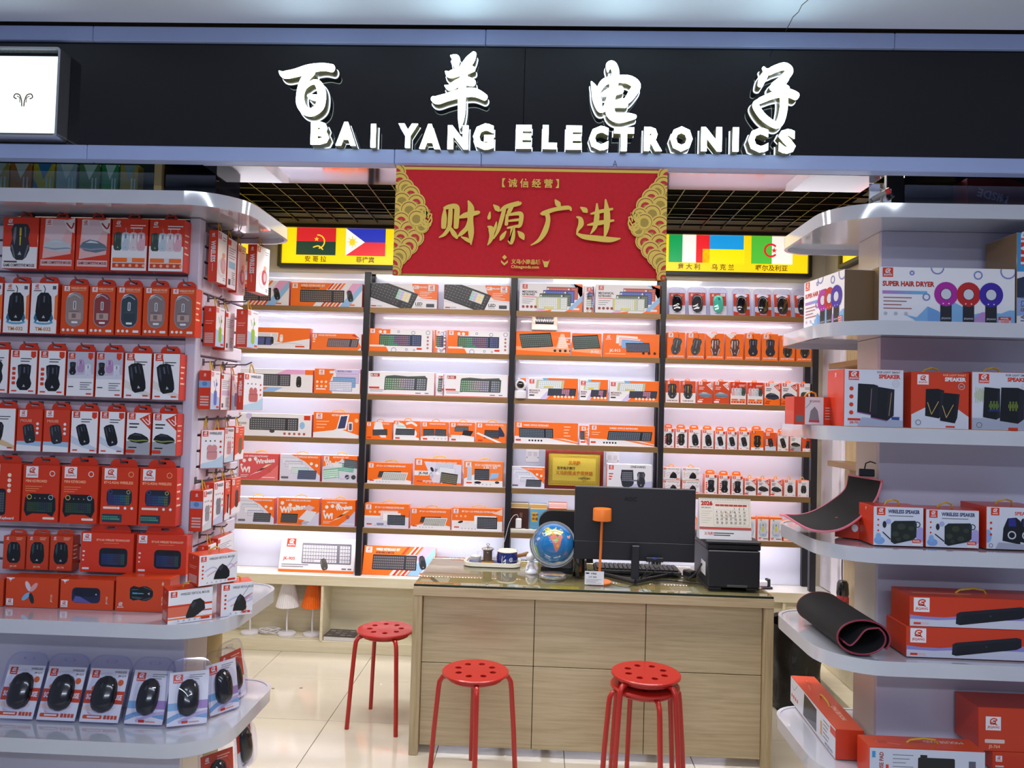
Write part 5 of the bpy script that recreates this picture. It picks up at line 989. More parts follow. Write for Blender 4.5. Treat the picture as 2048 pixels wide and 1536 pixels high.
# leaning boxes on the cabinet top
for d, xa, xb, yb, yt, look, cols in ((d_white_kbm, 556, 707, 1133, 1078, 'white keyboard and mouse box leaning on cabinet top below lamp bay', {'z-': O}), (d_kbset, 724, 868, 1140, 1094, 'orange striped keyboard set box leaning on cabinet top below teapot bay', {'z-': R})):
    y0 = 4.69; a, b = at(xa, yb, y0), at(xb, yb, y0); h_ = at((xa + xb) / 2, yt, y0 + .05).z - .474
    carton('keyboard_box', (a.x + b.x) / 2, y0, .4755, b.x - a.x, .045, h_ * 1.06, d, look, 'box', KG, tilt=math.radians(-17), cols=cols, body='#e9e7ee' if d is d_white_kbm else O)
# mouse bay
MT = dict(tab=.020)
row(3, 1, [(d_or_m('game', '#3f4146', '#8a8d94', -.2), 1334, 1371, 665, 'orange box with tilted grey gaming mouse'), (d_or_m('game', '#3f4146', '#8a8d94', -.2), 1374, 1410, 666, 'orange box with tilted grey gaming mouse'),
    (d_or_m('game', '#5a3a38', '#c7c2c8', lg=None, corner='V', hi='#d8d4d8'), 1412, 1449, 667, 'orange box with white corner and brown gaming mouse'), (d_or_m('game', '#5a3a38', '#c7c2c8', lg=None, corner='V', hi='#d8d4d8'), 1451, 1488, 668, 'orange box with white corner and brown gaming mouse'),
    (d_or_m('waist', '#1d2236', '#7a86b0'), 1490, 1522, 667, 'orange box with navy mouse'), (d_or_m('waist', '#1d2236', '#7a86b0'), 1524, 1557, 668, 'orange box with navy mouse'), (d_or_m('game', '#23211f', '#4a4a48', lg='B'), 1559, 1591, 671, 'orange box with slender black mouse'), (d_or_m('game', '#23211f', '#4a4a48', lg='B'), 1593, 1626, 673, 'orange box with slender black mouse')], MG, tab=.012, tabk='peak')
gt_ = d_m('#e9e4e6', '#2b2e35', 'game', 0, .68, .4, .5, .52, '#c9a83a', top=(.45, '#d0502a'), lg='B', sub=False, title='GAME MOUSE', tc='#7a4a3a', hi='#5d626c')
fl_or = d_flat('#7d92a8', '#cf4a22', None, '#46586c', True, '#c8d4de')
row(3, 2, [(gt_, 1331, 1359, 761, 'orange topped box with black gaming mouse'), (gt_, 1361, 1392, 762, 'orange topped box with black gaming mouse'), (fl_or, 1395, 1426, 763, 'red orange box with silver flat mouse'), (fl_or, 1428, 1459, 763, 'red orange box with silver flat mouse'), (d_four(True), 1461, 1493, 764, 'box with row of four coloured mice'), (d_four(True), 1495, 1527, 765, 'box with row of four coloured mice'),
    (d_flat('#23283a', Wt, O, '#3d4660', True, '#5a647e', 1), 1529, 1561, 766, 'white box with dark blue flat mouse'), (d_flat('#23283a', Wt, O, '#3d4660', True, '#5a647e', 1), 1563, 1595, 766, 'white box with dark blue flat mouse'), (d_m(Wt, '#3f4a3c', 'round', L=.36, cx=.5), 1598, 1621, 767, 'white box with olive mouse behind red spine box')], MG, tab=.014, tabk='peak')
w1 = d_m(Wt, '#17181c', 'game', 0, .62, .36, acc='#8c7a3a', dots=4, badge=True); w2 = d_m(Wt, '#1c1d22', 'round', .15, .62, .34, .55, wire=True, title='WIRED MOUSE'); w3 = d_m(Wt, '#1c1d22', 'slim', .25, .52, .28, .5, swoosh='#c9d2e4', badge=True)
row(3, 3, [(w1, 1327, 1349, 857, 'white box with black gaming mouse'), (w1, 1351, 1375, 858, 'white box with black gaming mouse'), (w2, 1377, 1402, 859, 'white box with black wired mouse'), (w2, 1404, 1428, 860, 'white box with black wired mouse'), (w3, 1430, 1452, 862, 'white box with slim black mouse'), (w3, 1454, 1475, 863, 'white box with slim black mouse'), (w3, 1477, 1500, 863, 'white box with slim black mouse'),
    (d_m(O, '#15161a', 'game', 0, .62, .36, acc='#8c7a3a', low=(.14, Wt), sub=False, title='JM-528'), 1502, 1528, 861, 'orange box with black mouse in white ring'), (d_m('#e0562a', '#22262c', 'slim', .2, .48, .26, low=(.24, '#c9d6ea'), lg='W', dots=3, dotc=Wt, sub=False), 1530, 1553, 865, 'orange box with small dark mouse'), (d_m(Wt, '#15161a', 'slim', .3, .56, .26, swoosh='#d8c8b8'), 1555, 1578, 866, 'white box with tilted black mouse'), (d_flat(K, Wt, '#a8abb4', '#5d6a3a', False), 1580, 1603, 869, 'white box with thin flat mouse'), (d_m('#d9481e', '#17181c', 'waist', -.1, .5, .26, .6, low=(.2, Wt), lg='W'), 1605, 1623, 872, 'orange box with small black mouse')], MG, tab=.026)
wd_ = d_m(Wt, '#1b1d26', 'waist', 0, .66, .38, .52, .40, dots=4, badge=True); we_ = d_flat('#26262b', Wt, None, '#3a3a40', True, '#55575f', 1.1); wf_ = d_m(Wt, '#23242a', 'round', 0, .5, .34, .52, .45)
row(3, 4, [(d_vert(1), 1325, 1361, 964, 'lower white vertical mouse box, red based', {'h': .078, 'where': 'at the post on fifth shelf of mouse bay'}), (d_vert(0), 1364, 1400, 965, 'lower white vertical mouse box', {'h': .078, 'where': 'second in lower pair on fifth shelf of mouse bay'})], MG, dep=.07)
for k, (d, xa, xb) in enumerate(((d_vert(1), 1325, 1361), (d_vert(0), 1364, 1400))):
    a, b = at(xa, 960, YF + .018), at(xb, 960, YF + .018)
    carton('mouse_box', (a.x + b.x) / 2, YF + .018, SZ[4] + .0795, b.x - a.x - .003, .07, .078, d, ('upper white vertical mouse box, red based, at the post on fifth shelf of mouse bay', 'upper white vertical mouse box with black mouse, stacked on fifth shelf of mouse bay')[k], 'box', MG, cols={'z+': O}, body='#e9e7ee', handle=True)
row(3, 4, [(wd_, 1409, 1435, 949, 'tall white box with black mouse', {'tab': .026}), (wd_, 1437, 1461, 951, 'tall white box with black mouse', {'tab': .026}), (wd_, 1463, 1487, 952, 'tall white box with black mouse', {'tab': .026}), (we_, 1489, 1513, 957, 'short white box with lying black mouse', hd), (we_, 1515, 1539, 958, 'short white box with lying black mouse', hd), (we_, 1541, 1565, 959, 'short white box with lying black mouse', hd), (wf_, 1568, 1592, 960, 'short white box with round black mouse', hd), (wf_, 1595, 1619, 961, 'short white box with round black mouse', hd)], MG, dep=.06)
row(3, 5, [(d_flat('#e8e4ea', '#e0581f', Wt, O, False), 1394, 1424, 1036, 'orange box half hidden behind printer calendar', {}), (d_white_rgb, 1488, 1512, 1034, 'white glowing mouse box half hidden by calendar', {}), (d_white_rgb, 1515, 1538, 1034, 'white box with glowing rainbow mouse', {}), (d_white_rgb, 1540, 1565, 1035, 'white box with glowing rainbow mouse', {}), (d_flat('#3a2a5a', O, '#f3a070', '#8a6ad0', False), 1567, 1591, 1042, 'orange box with violet mouse', {}), (d_flat('#3a2a5a', O, '#f3a070', '#8a6ad0', False), 1593, 1617, 1043, 'orange box with violet mouse', {})], MG)

# ------------------------------------------------------------------ blister packs
def mouse_body(L, Wd, Hh, n=14, m=12, waist=0, up=True):
    mb = MB(); rows = []
    for i in range(n + 1):
        t = i / n; t = min(max(t, .0), 1); tt = abs(2 * (.004 + .992 * t) - 1); sp = max(1 - tt ** 2.7, 0)
        wv = Wd / 2 * sp ** .40 * (1 - waist * math.exp(-((t - .55) / .16) ** 2)) * (.94 + .06 * (1 - t)); hv = Hh * sp ** .5 * (1.08 - .34 * t)
        rows.append([(wv * math.cos(PI * k / m) * -1, -hv * math.sin(PI * k / m) ** .8, -L / 2 + L * t) for k in range(m + 1)])
    vs = [v for r in rows for v in r]; fs = []
    for i in range(n):
        for k in range(m): a = i * (m + 1) + k; fs.append((a, a + 1, a + m + 2, a + m + 1))
        fs.append((i * (m + 1) + m, i * (m + 1), (i + 1) * (m + 1), (i + 1) * (m + 1) + m))
    mb.add(vs, fs, '#101116'); return mb
_BL = {}
def blister(x, y, z, Wd, Hh, label, rz, tilt, card='sound', group='blister packed mice on the slat rack shelf', body='#08090c', mL=None, small=False):
    """clear shell standing on its lower edge, card behind, mouse inside; front faces -y"""
    o = empty('mouse_blister_pack', (x, y, z), rz, label, 'blister pack', group); o.rotation_euler = (tilt, 0, rz)
    key = (round(Wd, 4), round(Hh, 4), card, body)
    if key not in _BL:
        out = rrect(-Wd / 2, Wd / 2, 0, Hh, [Wd * .18, Wd * .3, Wd * .3, Wd * .18], 6); f = lambda a, b, c: (a, c, b)
        cardp = rrect(-Wd * .43, Wd * .43, Hh * .03, Hh * .80, Wd * .1, 4)
        cm = MB(); cm.prism(cardp, .001, .002, f, '#e3e2ea'); 
        P = Pr(Wd * .86, Hh * .77, lambda a, b, of: (a - Wd * .43, .001 - of, b + Hh * .03)); a_ = P.a
        if card == 'sound':
            P.rect(0, 0, a_, 1, '#e3e2ea'); P.rect(0, .34, a_, .58, '#cf4422'); P.text('SOUND', .03, .42, .09, Wt, maxw=.3, bold=.04); P.text('MOUSE', a_ - .03, .42, .09, Wt, 'r', maxw=.3, bold=.04); P.ell(.2, .62, .1, .07, '#d8582a'); P.ell(a_ - .12, .74, .06, .06, '#d9622a'); logo(P, .05, .82, .14, R, Wt, txt=False); P.text('WIRELESS', a_ - .04, .92, .04, GY, 'r'); P.text('JM-Q13', a_ - .04, .85, .035, GY, 'r'); P.ell(.3, .26, .34, .06, '#e8cfc4'); P.rr(.05, .06, a_ * .55, .13, .02, '#d9562a'); P.rect(.14, .08, a_ * .5, .11, Wt)
            for k in range(4): P.rect(a_ * .6 + k * a_ * .09, .06, a_ * .67 + k * a_ * .09, .13, '#c8503a')
        elif card == 'blue':
            P.rect(0, 0, a_, 1, '#e3e2ea'); P.rect(0, .28, a_ * .5, .42, '#86b4d8'); P.rect(a_ * .5, .28, a_, .44, '#a88ac0'); P.line([(0, .1), (a_ * .4, .2), (a_, .14)], .09, '#7fa8d0'); P.line([(a_ * .3, .06), (a_ * .7, .18), (a_, .22)], .06, '#c3b4d6'); logo(P, .06, .78, .18, R, Wt, Wt); P.bars(a_ * .5, .92, 3, .04, a_ * .4, .012, GY); P.rr(a_ * .36, .03, a_ * .52, .08, .01, R); P.rect(a_ * .54, .035, a_ * .8, .06, '#d89a90'); P.line([(a_ * .55, .62), (a_ * .62, .74), (a_ * .75, .70)], .02, K)
        else:
            top = R if card != 'white' else Wt; P.rect(0, 0, a_, 1, Wt); P.rect(0, .42, a_, 1, '#c8482e'); logo(P, .06, .82, .14, None, Wt, txt=False); P.bars(a_ * .5, .90, 2, .05, a_ * .4, .02, '#f0b8a0')
            if card == 'tag': P.rect(a_ * .66, .86, a_ * .94, .97, Wt); P.text('CODE', a_ * .8, .89, .04, GY, 'c')
            if card == 'redlow': P.rect(0, 0, a_, .3, '#cf4422'); P.ell(a_ * .3, .3, .3, .14, Wt); P.ell(a_ * .5, .92, .26, .1, Wt)
            P.text('WIRELESS', a_ * .5, .05, .05, GY if card != 'redlow' else Wt, 'c', maxw=a_ * .7)
        bump = MB(); L = Hh * (.54 if not small else .64); mw = Wd * (.56 if card == 'sound' else .50 if not small else .58)
        def shell(k0, hgt, cx, cz, w_, l_):
            n = 24; rings = []
            for (s_, d_) in ((1.16, 0), (1.12, hgt * .7), (1.0, hgt), (.6, hgt * 1.12), (.01, hgt * 1.15)):
                rings.append([(cx + w_ / 2 * s_ * math.copysign(abs(math.cos(2 * PI * q / n)) ** .7, math.cos(2 * PI * q / n)), -d_, cz + l_ / 2 * s_ * math.copysign(abs(math.sin(2 * PI * q / n)) ** .7, math.sin(2 * PI * q / n))) for q in range(n)])
            vs = [v for r in rings for v in r]; fs = [(i * n + q, i * n + (q + 1) % n, (i + 1) * n + (q + 1) % n, (i + 1) * n + q) for i in range(4) for q in range(n)]
            bump.add(vs, fs)
        cz = Hh * (.43 if card == 'sound' else .42)
        shell(0, .034 if not small else .03, 0, cz, mw, L)
        bump.prism(out, -.0006, .0006, f); rim = MB(); rim.ring(out, rrect(-Wd / 2 + .004, Wd / 2 - .004, .004, Hh - .004, [Wd * .17, Wd * .28, Wd * .28, Wd * .17], 6), -.003, .003, f)
        slot = MB(); slot.ring(rrect(-.018, .018, Hh * .88, Hh * .93, .006, 4), rrect(-.014, .014, Hh * .89, Hh * .92, .004, 4), -.002, .002, f)
        mb = mouse_body(L * .98, mw * .98, .029 if not small else .025, waist=.0 if card != 'tag' else .05)
        wh = MB(); wh.lathe([(.001, -.003), (.008, -.003), (.0085, 0), (.008, .003), (.001, .003)], 14, '#2b2c33')
        wh.v = [(v[2], v[1], v[0]) for v in wh.v]
        _BL[key] = (cm.mesh('card', CARD), P.mb.mesh('print', CARD), bump.mesh('clear_shell', CLEARP, True), rim.mesh('rim', CLEARP), slot.mesh('slot', CLEARP), mb.mesh('mouse', mat('mouse_' + body.lstrip('#'), body, rough=.16, coat=.5), True), wh.mesh('wheel', PAINT, True), cz, L)
    c, pr, sh_, rim, slot, ms, wh, cz, L = _BL[key]
    def part(nm, me, par, loc=(0, 0, 0)):
        q = bpy.data.objects.new(nm, me); COL.objects.link(q); q.parent = par; q.location = loc; return q
    cc = part('card', c, o); part('printed_front', pr, cc); part('clear_shell', sh_, o); r_ = part('rim', rim, o); part('hang_slot', slot, r_)
    mm = part('mouse', ms, o, (0, -.001, cz)); part('wheel', wh, mm, (0, -.022 if not small else -.019, L * .22))
    return o
def stand(px0, px1, pyb, pyt, Y, z, card, label, rz=0, tilt=-.36, group=None, hgt=None, **kw):
    a, b = at(px0, pyb, Y), at(px1, pyb, Y); Hh = hgt or (at((px0 + px1) / 2, pyt, Y + .07).z - z) / math.cos(tilt)
    return blister((a.x + b.x) / 2, Y, z + .0006, (b.x - a.x), Hh, label, rz, tilt, card, group or 'blister packed mice on the slat rack shelf', **kw)
LY = 2.37
for k, (x0, x1) in enumerate(((-18, 69), (64, 154), (150, 241))): stand(x0, x1, 1450, 1313, LY, .4975, 'sound', f'blister pack with round black mouse on red banded card, {ORD[k]} on slat rack', hgt=.208)
stand(240, 329, 1455, 1318, LY, .4975, 'blue', 'blister pack with slim black mouse on blue violet card, facing straight out', hgt=.208)
stand(331, 416, 1447, 1311, LY + .01, .4975, 'blue', 'clear blister pack with black mouse turned toward the aisle on shelf corner', .38, hgt=.208)
a = at(437, 1416, 2.46); blister(a.x + .008, 2.495, .498, .13, .208, 'clear blister pack with black mouse facing the aisle on lowest slat rack shelf', 1.0, -.2, 'blue')
a = at(474, 1378, 2.60); blister(a.x, 2.60, .498, .13, .208, 'clear blister pack seen nearly edge on at tip of lowest slat rack shelf', 1.3, -.2, 'redm')
a = at(437, 1560, 2.44); blister(a.x, 2.45, .22, .13, .208, 'clear blister pack with red card hanging under lowest slat rack shelf', .9, -.15, 'redm', 'blister packs hanging below the lowest shelf', small=True)
a = at(492, 1550, 2.60); blister(a.x, 2.60, .27, .12, .2, 'black mouse blister pack seen edge on hanging under lowest slat rack shelf', 1.5, -.12, 'redm', 'blister packs hanging below the lowest shelf', small=True)
for k, (x0, x1, yt, cd_, body, look) in enumerate(((1336, 1373, 577, 'redm', '#17181c', 'clear blister pack with plain black mouse'), (1375, 1415, 576, 'redm', '#3a3b42', 'clear blister pack with grey angular mouse'), (1418, 1456, 577, 'tag', '#4fc9ae', 'clear blister pack with turquoise mouse'), (1465, 1503, 579, 'redlow', '#15161c', 'blister pack with black mouse, red swirl card'), (1508, 1546, 580, 'redlow', '#1f2024', 'blister pack with dark mouse, red swirl card'), (1547, 1585, 580, 'redlow', '#1f2024', 'blister pack with dark mouse, red swirl card'), (1588, 1626, 582, 'redlow', '#1f2024', 'clear blister pack partly behind hair dryer box'))):
    stand(x0, x1, 630, yt, YF + .04, SZ[0], cd_, f'{look}, {ORD[k]} on top shelf of mouse bay', 0, -.18, 'blister packed mice on the top shelf of the mouse bay', body=body, small=True)
# ------------------------------------------------------------------ boxes on the slat rack
def hook(x, y, z, dx, dy, ln=.09):
    """wire hook growing from the slats along (dx, dy)"""
    m = MB(); m.tube([(x, y, z), (x + dx * ln * .8, y + dy * ln * .8, z + .002), (x + dx * ln, y + dy * ln, z + .012)], .0026, 6, '#55535a')
    m.box(x - .008 - abs(dx) * .0, x + .008, y - .003, y + .003, z - .012, z + .012, '#55535a', .001) if not dx else m.box(x - .003, x + .003, y - .008, y + .008, z - .012, z + .012, '#55535a', .001)
    return m.build('hook', PAINT, RL)
def d_window(c, lab=True):
    def f(p):
        a = p.a; p.rect(0, 0, a, 1, '#d6480f'); logo(p, .05, .88, .10, Wt, R, txt=False); p.text('WIRELESS MOUSE', a - .03, .92, .045, '#f4c0a0', 'r', maxw=a * .6); p.rect(.2, .89, a - .04, .90, '#f0a080')
        p.rr(a * .18, .15, a * .87, .86, .17, '#8f8d98'); p.rr(a * .21, .165, a * .86, .85, .16, c); p.rect(a * .3, .3, a * .78, .44, '#b89a94' if lab else '#2c3a44') ; p.rect(a * .42, .33, a * .58, .42, '#7a6a68') if lab else None
        p.rr(a * .46, .5, a * .58, .68, .02, '#c9c7d0'); p.rect(a * .5, .52, a * .54, .66, '#55535e'); p.rect(a * .32, .46, a * .7, .47, '#55535e'); p.line([(a * .3, .76), (a * .5, .81), (a * .74, .74)], .02, '#b0aeb8'); p.poly([(a * .22, .72), (a * .3, .83), (a * .5, .85), (a * .3, .79)], '#dcdce4'); p.rr(a * .42, .22, a * .66, .26, .01, Wt)
        p.dots(a * .12, .08, 3, a * .18, 0, .03, Wt); p.rr(a * .7, .05, a * .94, .1, .015, Wt)
    return f
YR = 2.445
def rrow(items, ybL, ybR, xL, xR, group, rowname, tab=.024, dep=.048, body=R, tabk='dome', lastside=True):
    """a row of boxes hung on hooks; bottoms given at two pixel columns"""
    n = len(items)
    for k, it in enumerate(items):
        d, x0, x1, yt, look = it[:5]; opt = dict(it[5]) if len(it) > 5 else {}
        xm = (x0 + x1) / 2; yb = ybL + (ybR - ybL) * (xm - xL) / (xR - xL); a, b = at(x0, yb, YR), at(x1, yb, YR); c = at(xm, yb, YR); t = at(xm, yt, YR)
        carton(opt.pop('name', 'mouse_box'), (a.x + b.x) / 2, YR, c.z, b.x - a.x - .0024, dep, t.z - c.z, d, f"{look}, {ORD[k]} in {rowname} of slat rack", 'box', group, tab=tab, tabk=tabk, body=body, sideR=side_plain(R) if k == n - 1 else None, **opt)
        hook((a.x + b.x) / 2, 2.4985, t.z + (tab * .60 if tabk == 'dome' else .018), 0, -1, .058)
G = 'boxes hung on the slat rack'
rrow([(d_game_top, 2, 74, 434, 'red and white box with black gaming mouse'), (d_wrap('#bfc6d0'), 76, 147, 435, 'shrink wrapped red box with silver mouse'), (d_wrap('#5f7486'), 149, 218, 436, 'shrink wrapped red box with blue grey mouse'), (d_four(), 220, 293, 437, 'red and white box with four mice'), (d_four(), 295, 366, 439, 'red and white box with four mice')], 537, 543, 40, 330, G, 'top row', .022, .05, R, 'peak')
rrow([(d_tm, -50, 2, 565, 'cut off white box at frame edge'), (d_tm, 4, 56, 566, 'white box with black mouse on blue ring'), (d_tm, 58, 113, 566, 'white box with black mouse on blue ring'), (d_window('#93817f'), 119, 173, 570, 'orange window box with clear rose mouse'), (d_window('#8d3a3c'), 175, 227, 572, 'orange window box with clear red mouse'), (d_window('#33434e', False), 229, 281, 573, 'orange window box with dark teal mouse'), (d_window('#857476'), 283, 335, 574, 'orange window box with clear pink mouse'), (d_window('#857476'), 337, 389, 576, 'orange window box with clear pink mouse')], 666, 673, 30, 360, G, 'second row', .026)
mw = d_m(Wt, '#101118', 'waist', 0, .62, .36, .54, .38, dots=4, badge=True, title=None)
def d_trio(p):
    a = p.a; p.rect(0, 0, a, 1, Wt); p.rect(0, .4, a, 1, '#b9b9cc'); p.poly([(0, .4), (a, .4), (a, .5), (0, .46)], '#cfcfdc'); mse(p, a * .2, .62, .3, .16, 0, '#17181e', None, 'waist'); mse(p, a * .5, .68, .3, .17, 0, '#b088b8', None, 'round', '#d8bcdc'); mse(p, a * .78, .58, .3, .16, 0, '#cfcfe2', None, 'waist', '#e8e8f2')
    logo(p, .03, .84, .13, R, Wt, txt=False); p.poly([(a - .14, .98), (a - .03, .98), (a - .03, .87), (a - .085, .82), (a - .14, .87)], R); p.bars(a * .5, .3, 4, .05, a * .44, .016, GY); p.rect(.04, .2, .16, .22, K); p.rect(a * .74, .04, a * .94, .07, R)
mwd = d_m(Wt, '#0e1014', 'slim', .2, .66, .34, .48, .46, wire=True, title=None, swoosh='#d8d4d2')
rrow([(d_m(Wt, '#17181c', 'game', 0, .6, .36), -38, 15, 698, 'cut off white box with black gaming mouse'), (mw, 17, 72, 700, 'white box with black waisted mouse and red dots'), (mw, 74, 129, 701, 'white box with black waisted mouse and red dots'), (d_trio, 131, 187, 703, 'white box with black, violet and clear mice'), (d_trio, 189, 244, 704, 'white box with black, violet and clear mice'), (mwd, 246, 301, 706, 'white box with diagonal black wired mouse'), (mwd, 303, 358, 707, 'white box with diagonal black wired mouse')], 788, 800, 45, 330, G, 'third row', .026)
ms_ = d_m('#cf3a1e', '#23272e', 'slim', .18, .46, .28, .5, .42, low=(.24, '#9cbcdc'), lg='W', dots=None, sub=False, hi='#4a545e'); mt_ = d_m(Wt, '#101217', 'slim', .28, .52, .27, .46, .44, swoosh='#c3cde2', badge=True, title=None)
def ms2(p): ms_(p); p.poly([(0, 0), (p.a, 0), (p.a, .12), (0, .16)], '#e4e6ee'); p.dots(p.a * .84, .66, 3, 0, -.11, .035, Wt); p.text('MOUSE', .08, .70, .06, '#f0a890')
rrow([(d_m(Wt, '#17181c', 'round', -.2, .5, .3, .3, swoosh='#d8b890'), -24, 29, 816, 'cut off white box with black mouse'), (ms2, 31, 82, 818, 'red box with small slim black mouse'), (ms2, 84, 137, 819, 'red box with small slim black mouse'), (mt_, 139, 194, 822, 'white box with slanted slim black mouse'), (mt_, 196, 248, 823, 'white box with slanted slim black mouse'), (d_flat(), 250, 300, 825, 'white box with flat mouse and green glow'), (d_flat(), 302, 352, 827, 'white box with flat mouse and green glow')], 902, 912, 30, 330, G, 'fourth row', .024)
rrow([(d_minikb(3), -36, 38, 926, 'red box with slender upright keypad'), (d_minikb(0), 41, 115, 930, 'red box with winged mini keyboard'), (d_minikb(0), 118, 193, 931, 'red box with winged mini keyboard'), (d_minikb(1), 198, 273, 934, 'red box with blue glowing mini keyboard'), (d_minikb(1), 275, 350, 936, 'red box with blue glowing mini keyboard')], 1043, 1053, 30, 330, G, 'fifth row', .026, .046)
# standing on the lower slat rack shelf
GS = 'boxes standing on the slat rack shelf'; zs = .853
def onshelf(name, d, x0, x1, yb, yt, Y, z, look, dep, rz=0, **kw):
    a, b = at(x0, yb, Y), at(x1, yb, Y); h_ = at((x0 + x1) / 2, yt, Y).z - z
    return carton(name, (a.x + b.x) / 2, Y, z + .0006, (b.x - a.x - .002) / math.cos(rz), dep, h_, d, look, 'box', kw.pop('group', GS), rz, **kw)
for k, (x0, x1) in enumerate(((-108, 5), (9, 115), (118, 226), (229, 338))):
    d = (d_flat_or(1), d_flat_or(0), d_flat_or(1), d_flat_or(2))[k]
    onshelf('mouse_box', d, x0, x1, 1220, 1156 if k != 2 else 1160, 2.385, zs, ('cut off orange box on lower slat rack shelf', 'orange box with four coloured mice like petals on lower slat rack shelf', 'orange box with dark violet lying mouse on lower slat rack shelf', 'orange box with black gaming mouse lying sideways on lower slat rack shelf')[k], .068, body='#d9461a', sideR=side_plain('#b8381a', False))
z7 = zs + .1045
for k, (x0, x1) in enumerate(((3, 48), (50, 95), (97, 143))):
    onshelf('mouse_box', d_stand3, x0, x1, 1150, 1072, 2.456, z7, f'brick red box with dark round mouse, {ORD[k]} of three above the petal box', .04, body='#c8401f', tab=.02, sideR=side_plain('#b33a1c') if k == 2 else None)
for k, (x0, x1, yt) in enumerate(((158, 265, 1066), (270, 372, 1070))): onshelf('keypad_box', d_minikb(2), x0, x1, 1148, yt, 2.456, z7, ('wide red box with glowing touchpad keyboard beside three dark mouse boxes', 'wide red box with glowing touchpad keyboard at the white corner post')[k], .04, body='#d8381c', tab=.026)
vb = dict(cols={'z+': '#d9461e', 'x-': R, 'x+': '#e3e1e8'}, body='#e3e1e8', top=lambda p: (p.rect(0, 0, p.a, 1, '#d9461e')))
c_ = at(322, 1245, 2.33)
def vbox(x, y, z, W_, D_, H_, rz, k, look): return carton('vertical_mouse_box', x, y, z, W_, D_, H_, d_vert(k), look, 'box', GS, rz, side=d_side_red(), handle=True, **vb)
def vcorner(x0, y0, x1, y1, z, D_, yt, k, look):
    p0 = atz(x0, y0, z); rz = y1; lo, hi = .02, .4
    for _ in range(30):
        W_ = (lo + hi) / 2; q = p0 + Vector((math.cos(rz), math.sin(rz), 0)) * W_
        if at(x1, y0, q.y).x > q.x: lo = W_
        else: hi = W_
    m_ = (p0 + q) / 2
    return vbox(m_.x, m_.y, z + .0006, W_, D_, at((x0 + x1) / 2, yt, m_.y).z - z, rz, k, look)
vcorner(334, 1251, 423, .66, zs, .075, 1178, 2, 'white and red vertical mouse box, front one of three at rounded shelf corner')
vcorner(440, 1235, 504, .58, zs, .07, 1166, 1, 'white vertical mouse box with red and black mouse at rounded shelf tip')
vcorner(396, 1174, 473, .86, zs + .109, .075, 1108, 0, 'white vertical mouse box with black mouse on top of two others')
# packs hanging along the aisle side of the slat rack
GH = 'headphone packs hung on the aisle side of the slat rack'
def pack(y0, y1, z0, z1, xf, th, front, side, look, rz=PI / 2, tilt=0, name='earphone_pack', tab=0):
    """y0..y1 along the rack, xf the face plane, th its thickness; faces the aisle (+x)"""
    o = carton(name, xf, (y0 + y1) / 2, z0, y1 - y0 - .002, th, z1 - z0, front, look, 'box', GH, rz, tilt, body=R, cols={'x+': Wt, 'y-': Wt}, side=side, tab=0)
    h = MB(); Hh = z1 - z0; w_ = y1 - y0
    for s in (-1, 1): h.tube([(s * .012, th * .3, Hh), (s * .009, th * .4, Hh + .018), (s * .002, th * .5, Hh + .034)], .0022, 5)
    h.build('gold_loop', ROPE, o); hook(XC - .001, (y0 + y1) / 2, z1 + .030, 1, 0, max(.05, xf - XC - th * .3))
    return o
def yat(px, X, ):  # depth at which the plane x = X is seen in pixel column px near eye height
    lo, hi = 2.2, 3.2
    for _ in range(30):
        md = (lo + hi) / 2
        if at(px, 800, md).x < X: hi = md
        else: lo = md
    return lo
ZP = lambda px, py, Y: at(px, py, Y).z
sw = lambda t: d_side_red(False, t)
xf = -1.122
rowsP = [
 [(423, 442, 460, 563, d_headset('#d8a0a8'), sw('WIRELESS'), 'white headphone pack with red WIRELESS spine beside the corner post, top row'), (444, 462, 474, 574, d_backinfo(), d_side_red(), 'white pack showing its printed back with blue band, top row'), (464, 481, 487, 585, d_headset('#b0487a'), d_side_red(), 'white headphone pack with magenta headset, top row')],
 [(425, 443, 612, 692, d_pen('#8fb63a'), d_side_red(), 'white pack with green gadget and red lined spine, second row'), (445, 463, 622, 700, d_backinfo('#e6e4ea'), d_side_red(), 'white pack showing its printed back, second row')],
 [(420, 439, 741, 819, d_pen('#5a6ab8'), d_side_buds, 'white pack with blue gadget and red spine, third row'), (441, 460, 747, 820, d_backinfo('#c9b8d4'), d_side_red(), 'white pack showing its printed back, third row'), (462, 480, 750, 821, d_pen('#4a4f9a'), d_side_red(), 'white pack with indigo gadget, third row')],
 [(452, 471, 856, 926, d_buds('#c98a90'), d_side_red(), 'narrow white earbud pack with pink case, fourth row'), (473, 491, 853, 921, d_dark_or('#5a5a2a'), d_side_red(), 'orange pack with olive device, fourth row')],
 [(414, 433, 982, 1064, d_buds('#8d9096', '#c9cdd6'), d_side_buds, 'white earbud pack with black buds on red spine, fifth row'), (435, 455, 966, 1052, d_buds('#6f7684', '#b8c2e0'), d_side_red(), 'white pack with grey earbud, fifth row'), (457, 468, 963, 1042, d_dark_or('#d8d4da'), d_side_red(), 'slim orange pack squeezed between two others, fifth row'), (470, 488, 958, 1030, d_dark_or('#2a1c18'), d_side_red(), 'orange pack with dark mouse, fifth row')],
 [(428, 444, 1092, 1150, d_backinfo('#d8d4da'), d_side_red(), 'white striped pack behind vertical mouse box, lowest row'), (447, 478, 1078, 1150, d_backinfo('#cfd0d8'), d_side_red(), 'white striped pack with orange top behind vertical mouse box, lowest row')]]
for ri, r in enumerate(rowsP):
    for x0, x1, yt, yb, fr_, sd, look in r:
        y0, y1 = yat(x0, xf), yat(x1, xf); pack(y0, y1, ZP(x0, yb, y0), ZP(x0, yt, y0), xf, (.032, .043, .042, .032, .044, .036)[ri], fr_, sd, look)
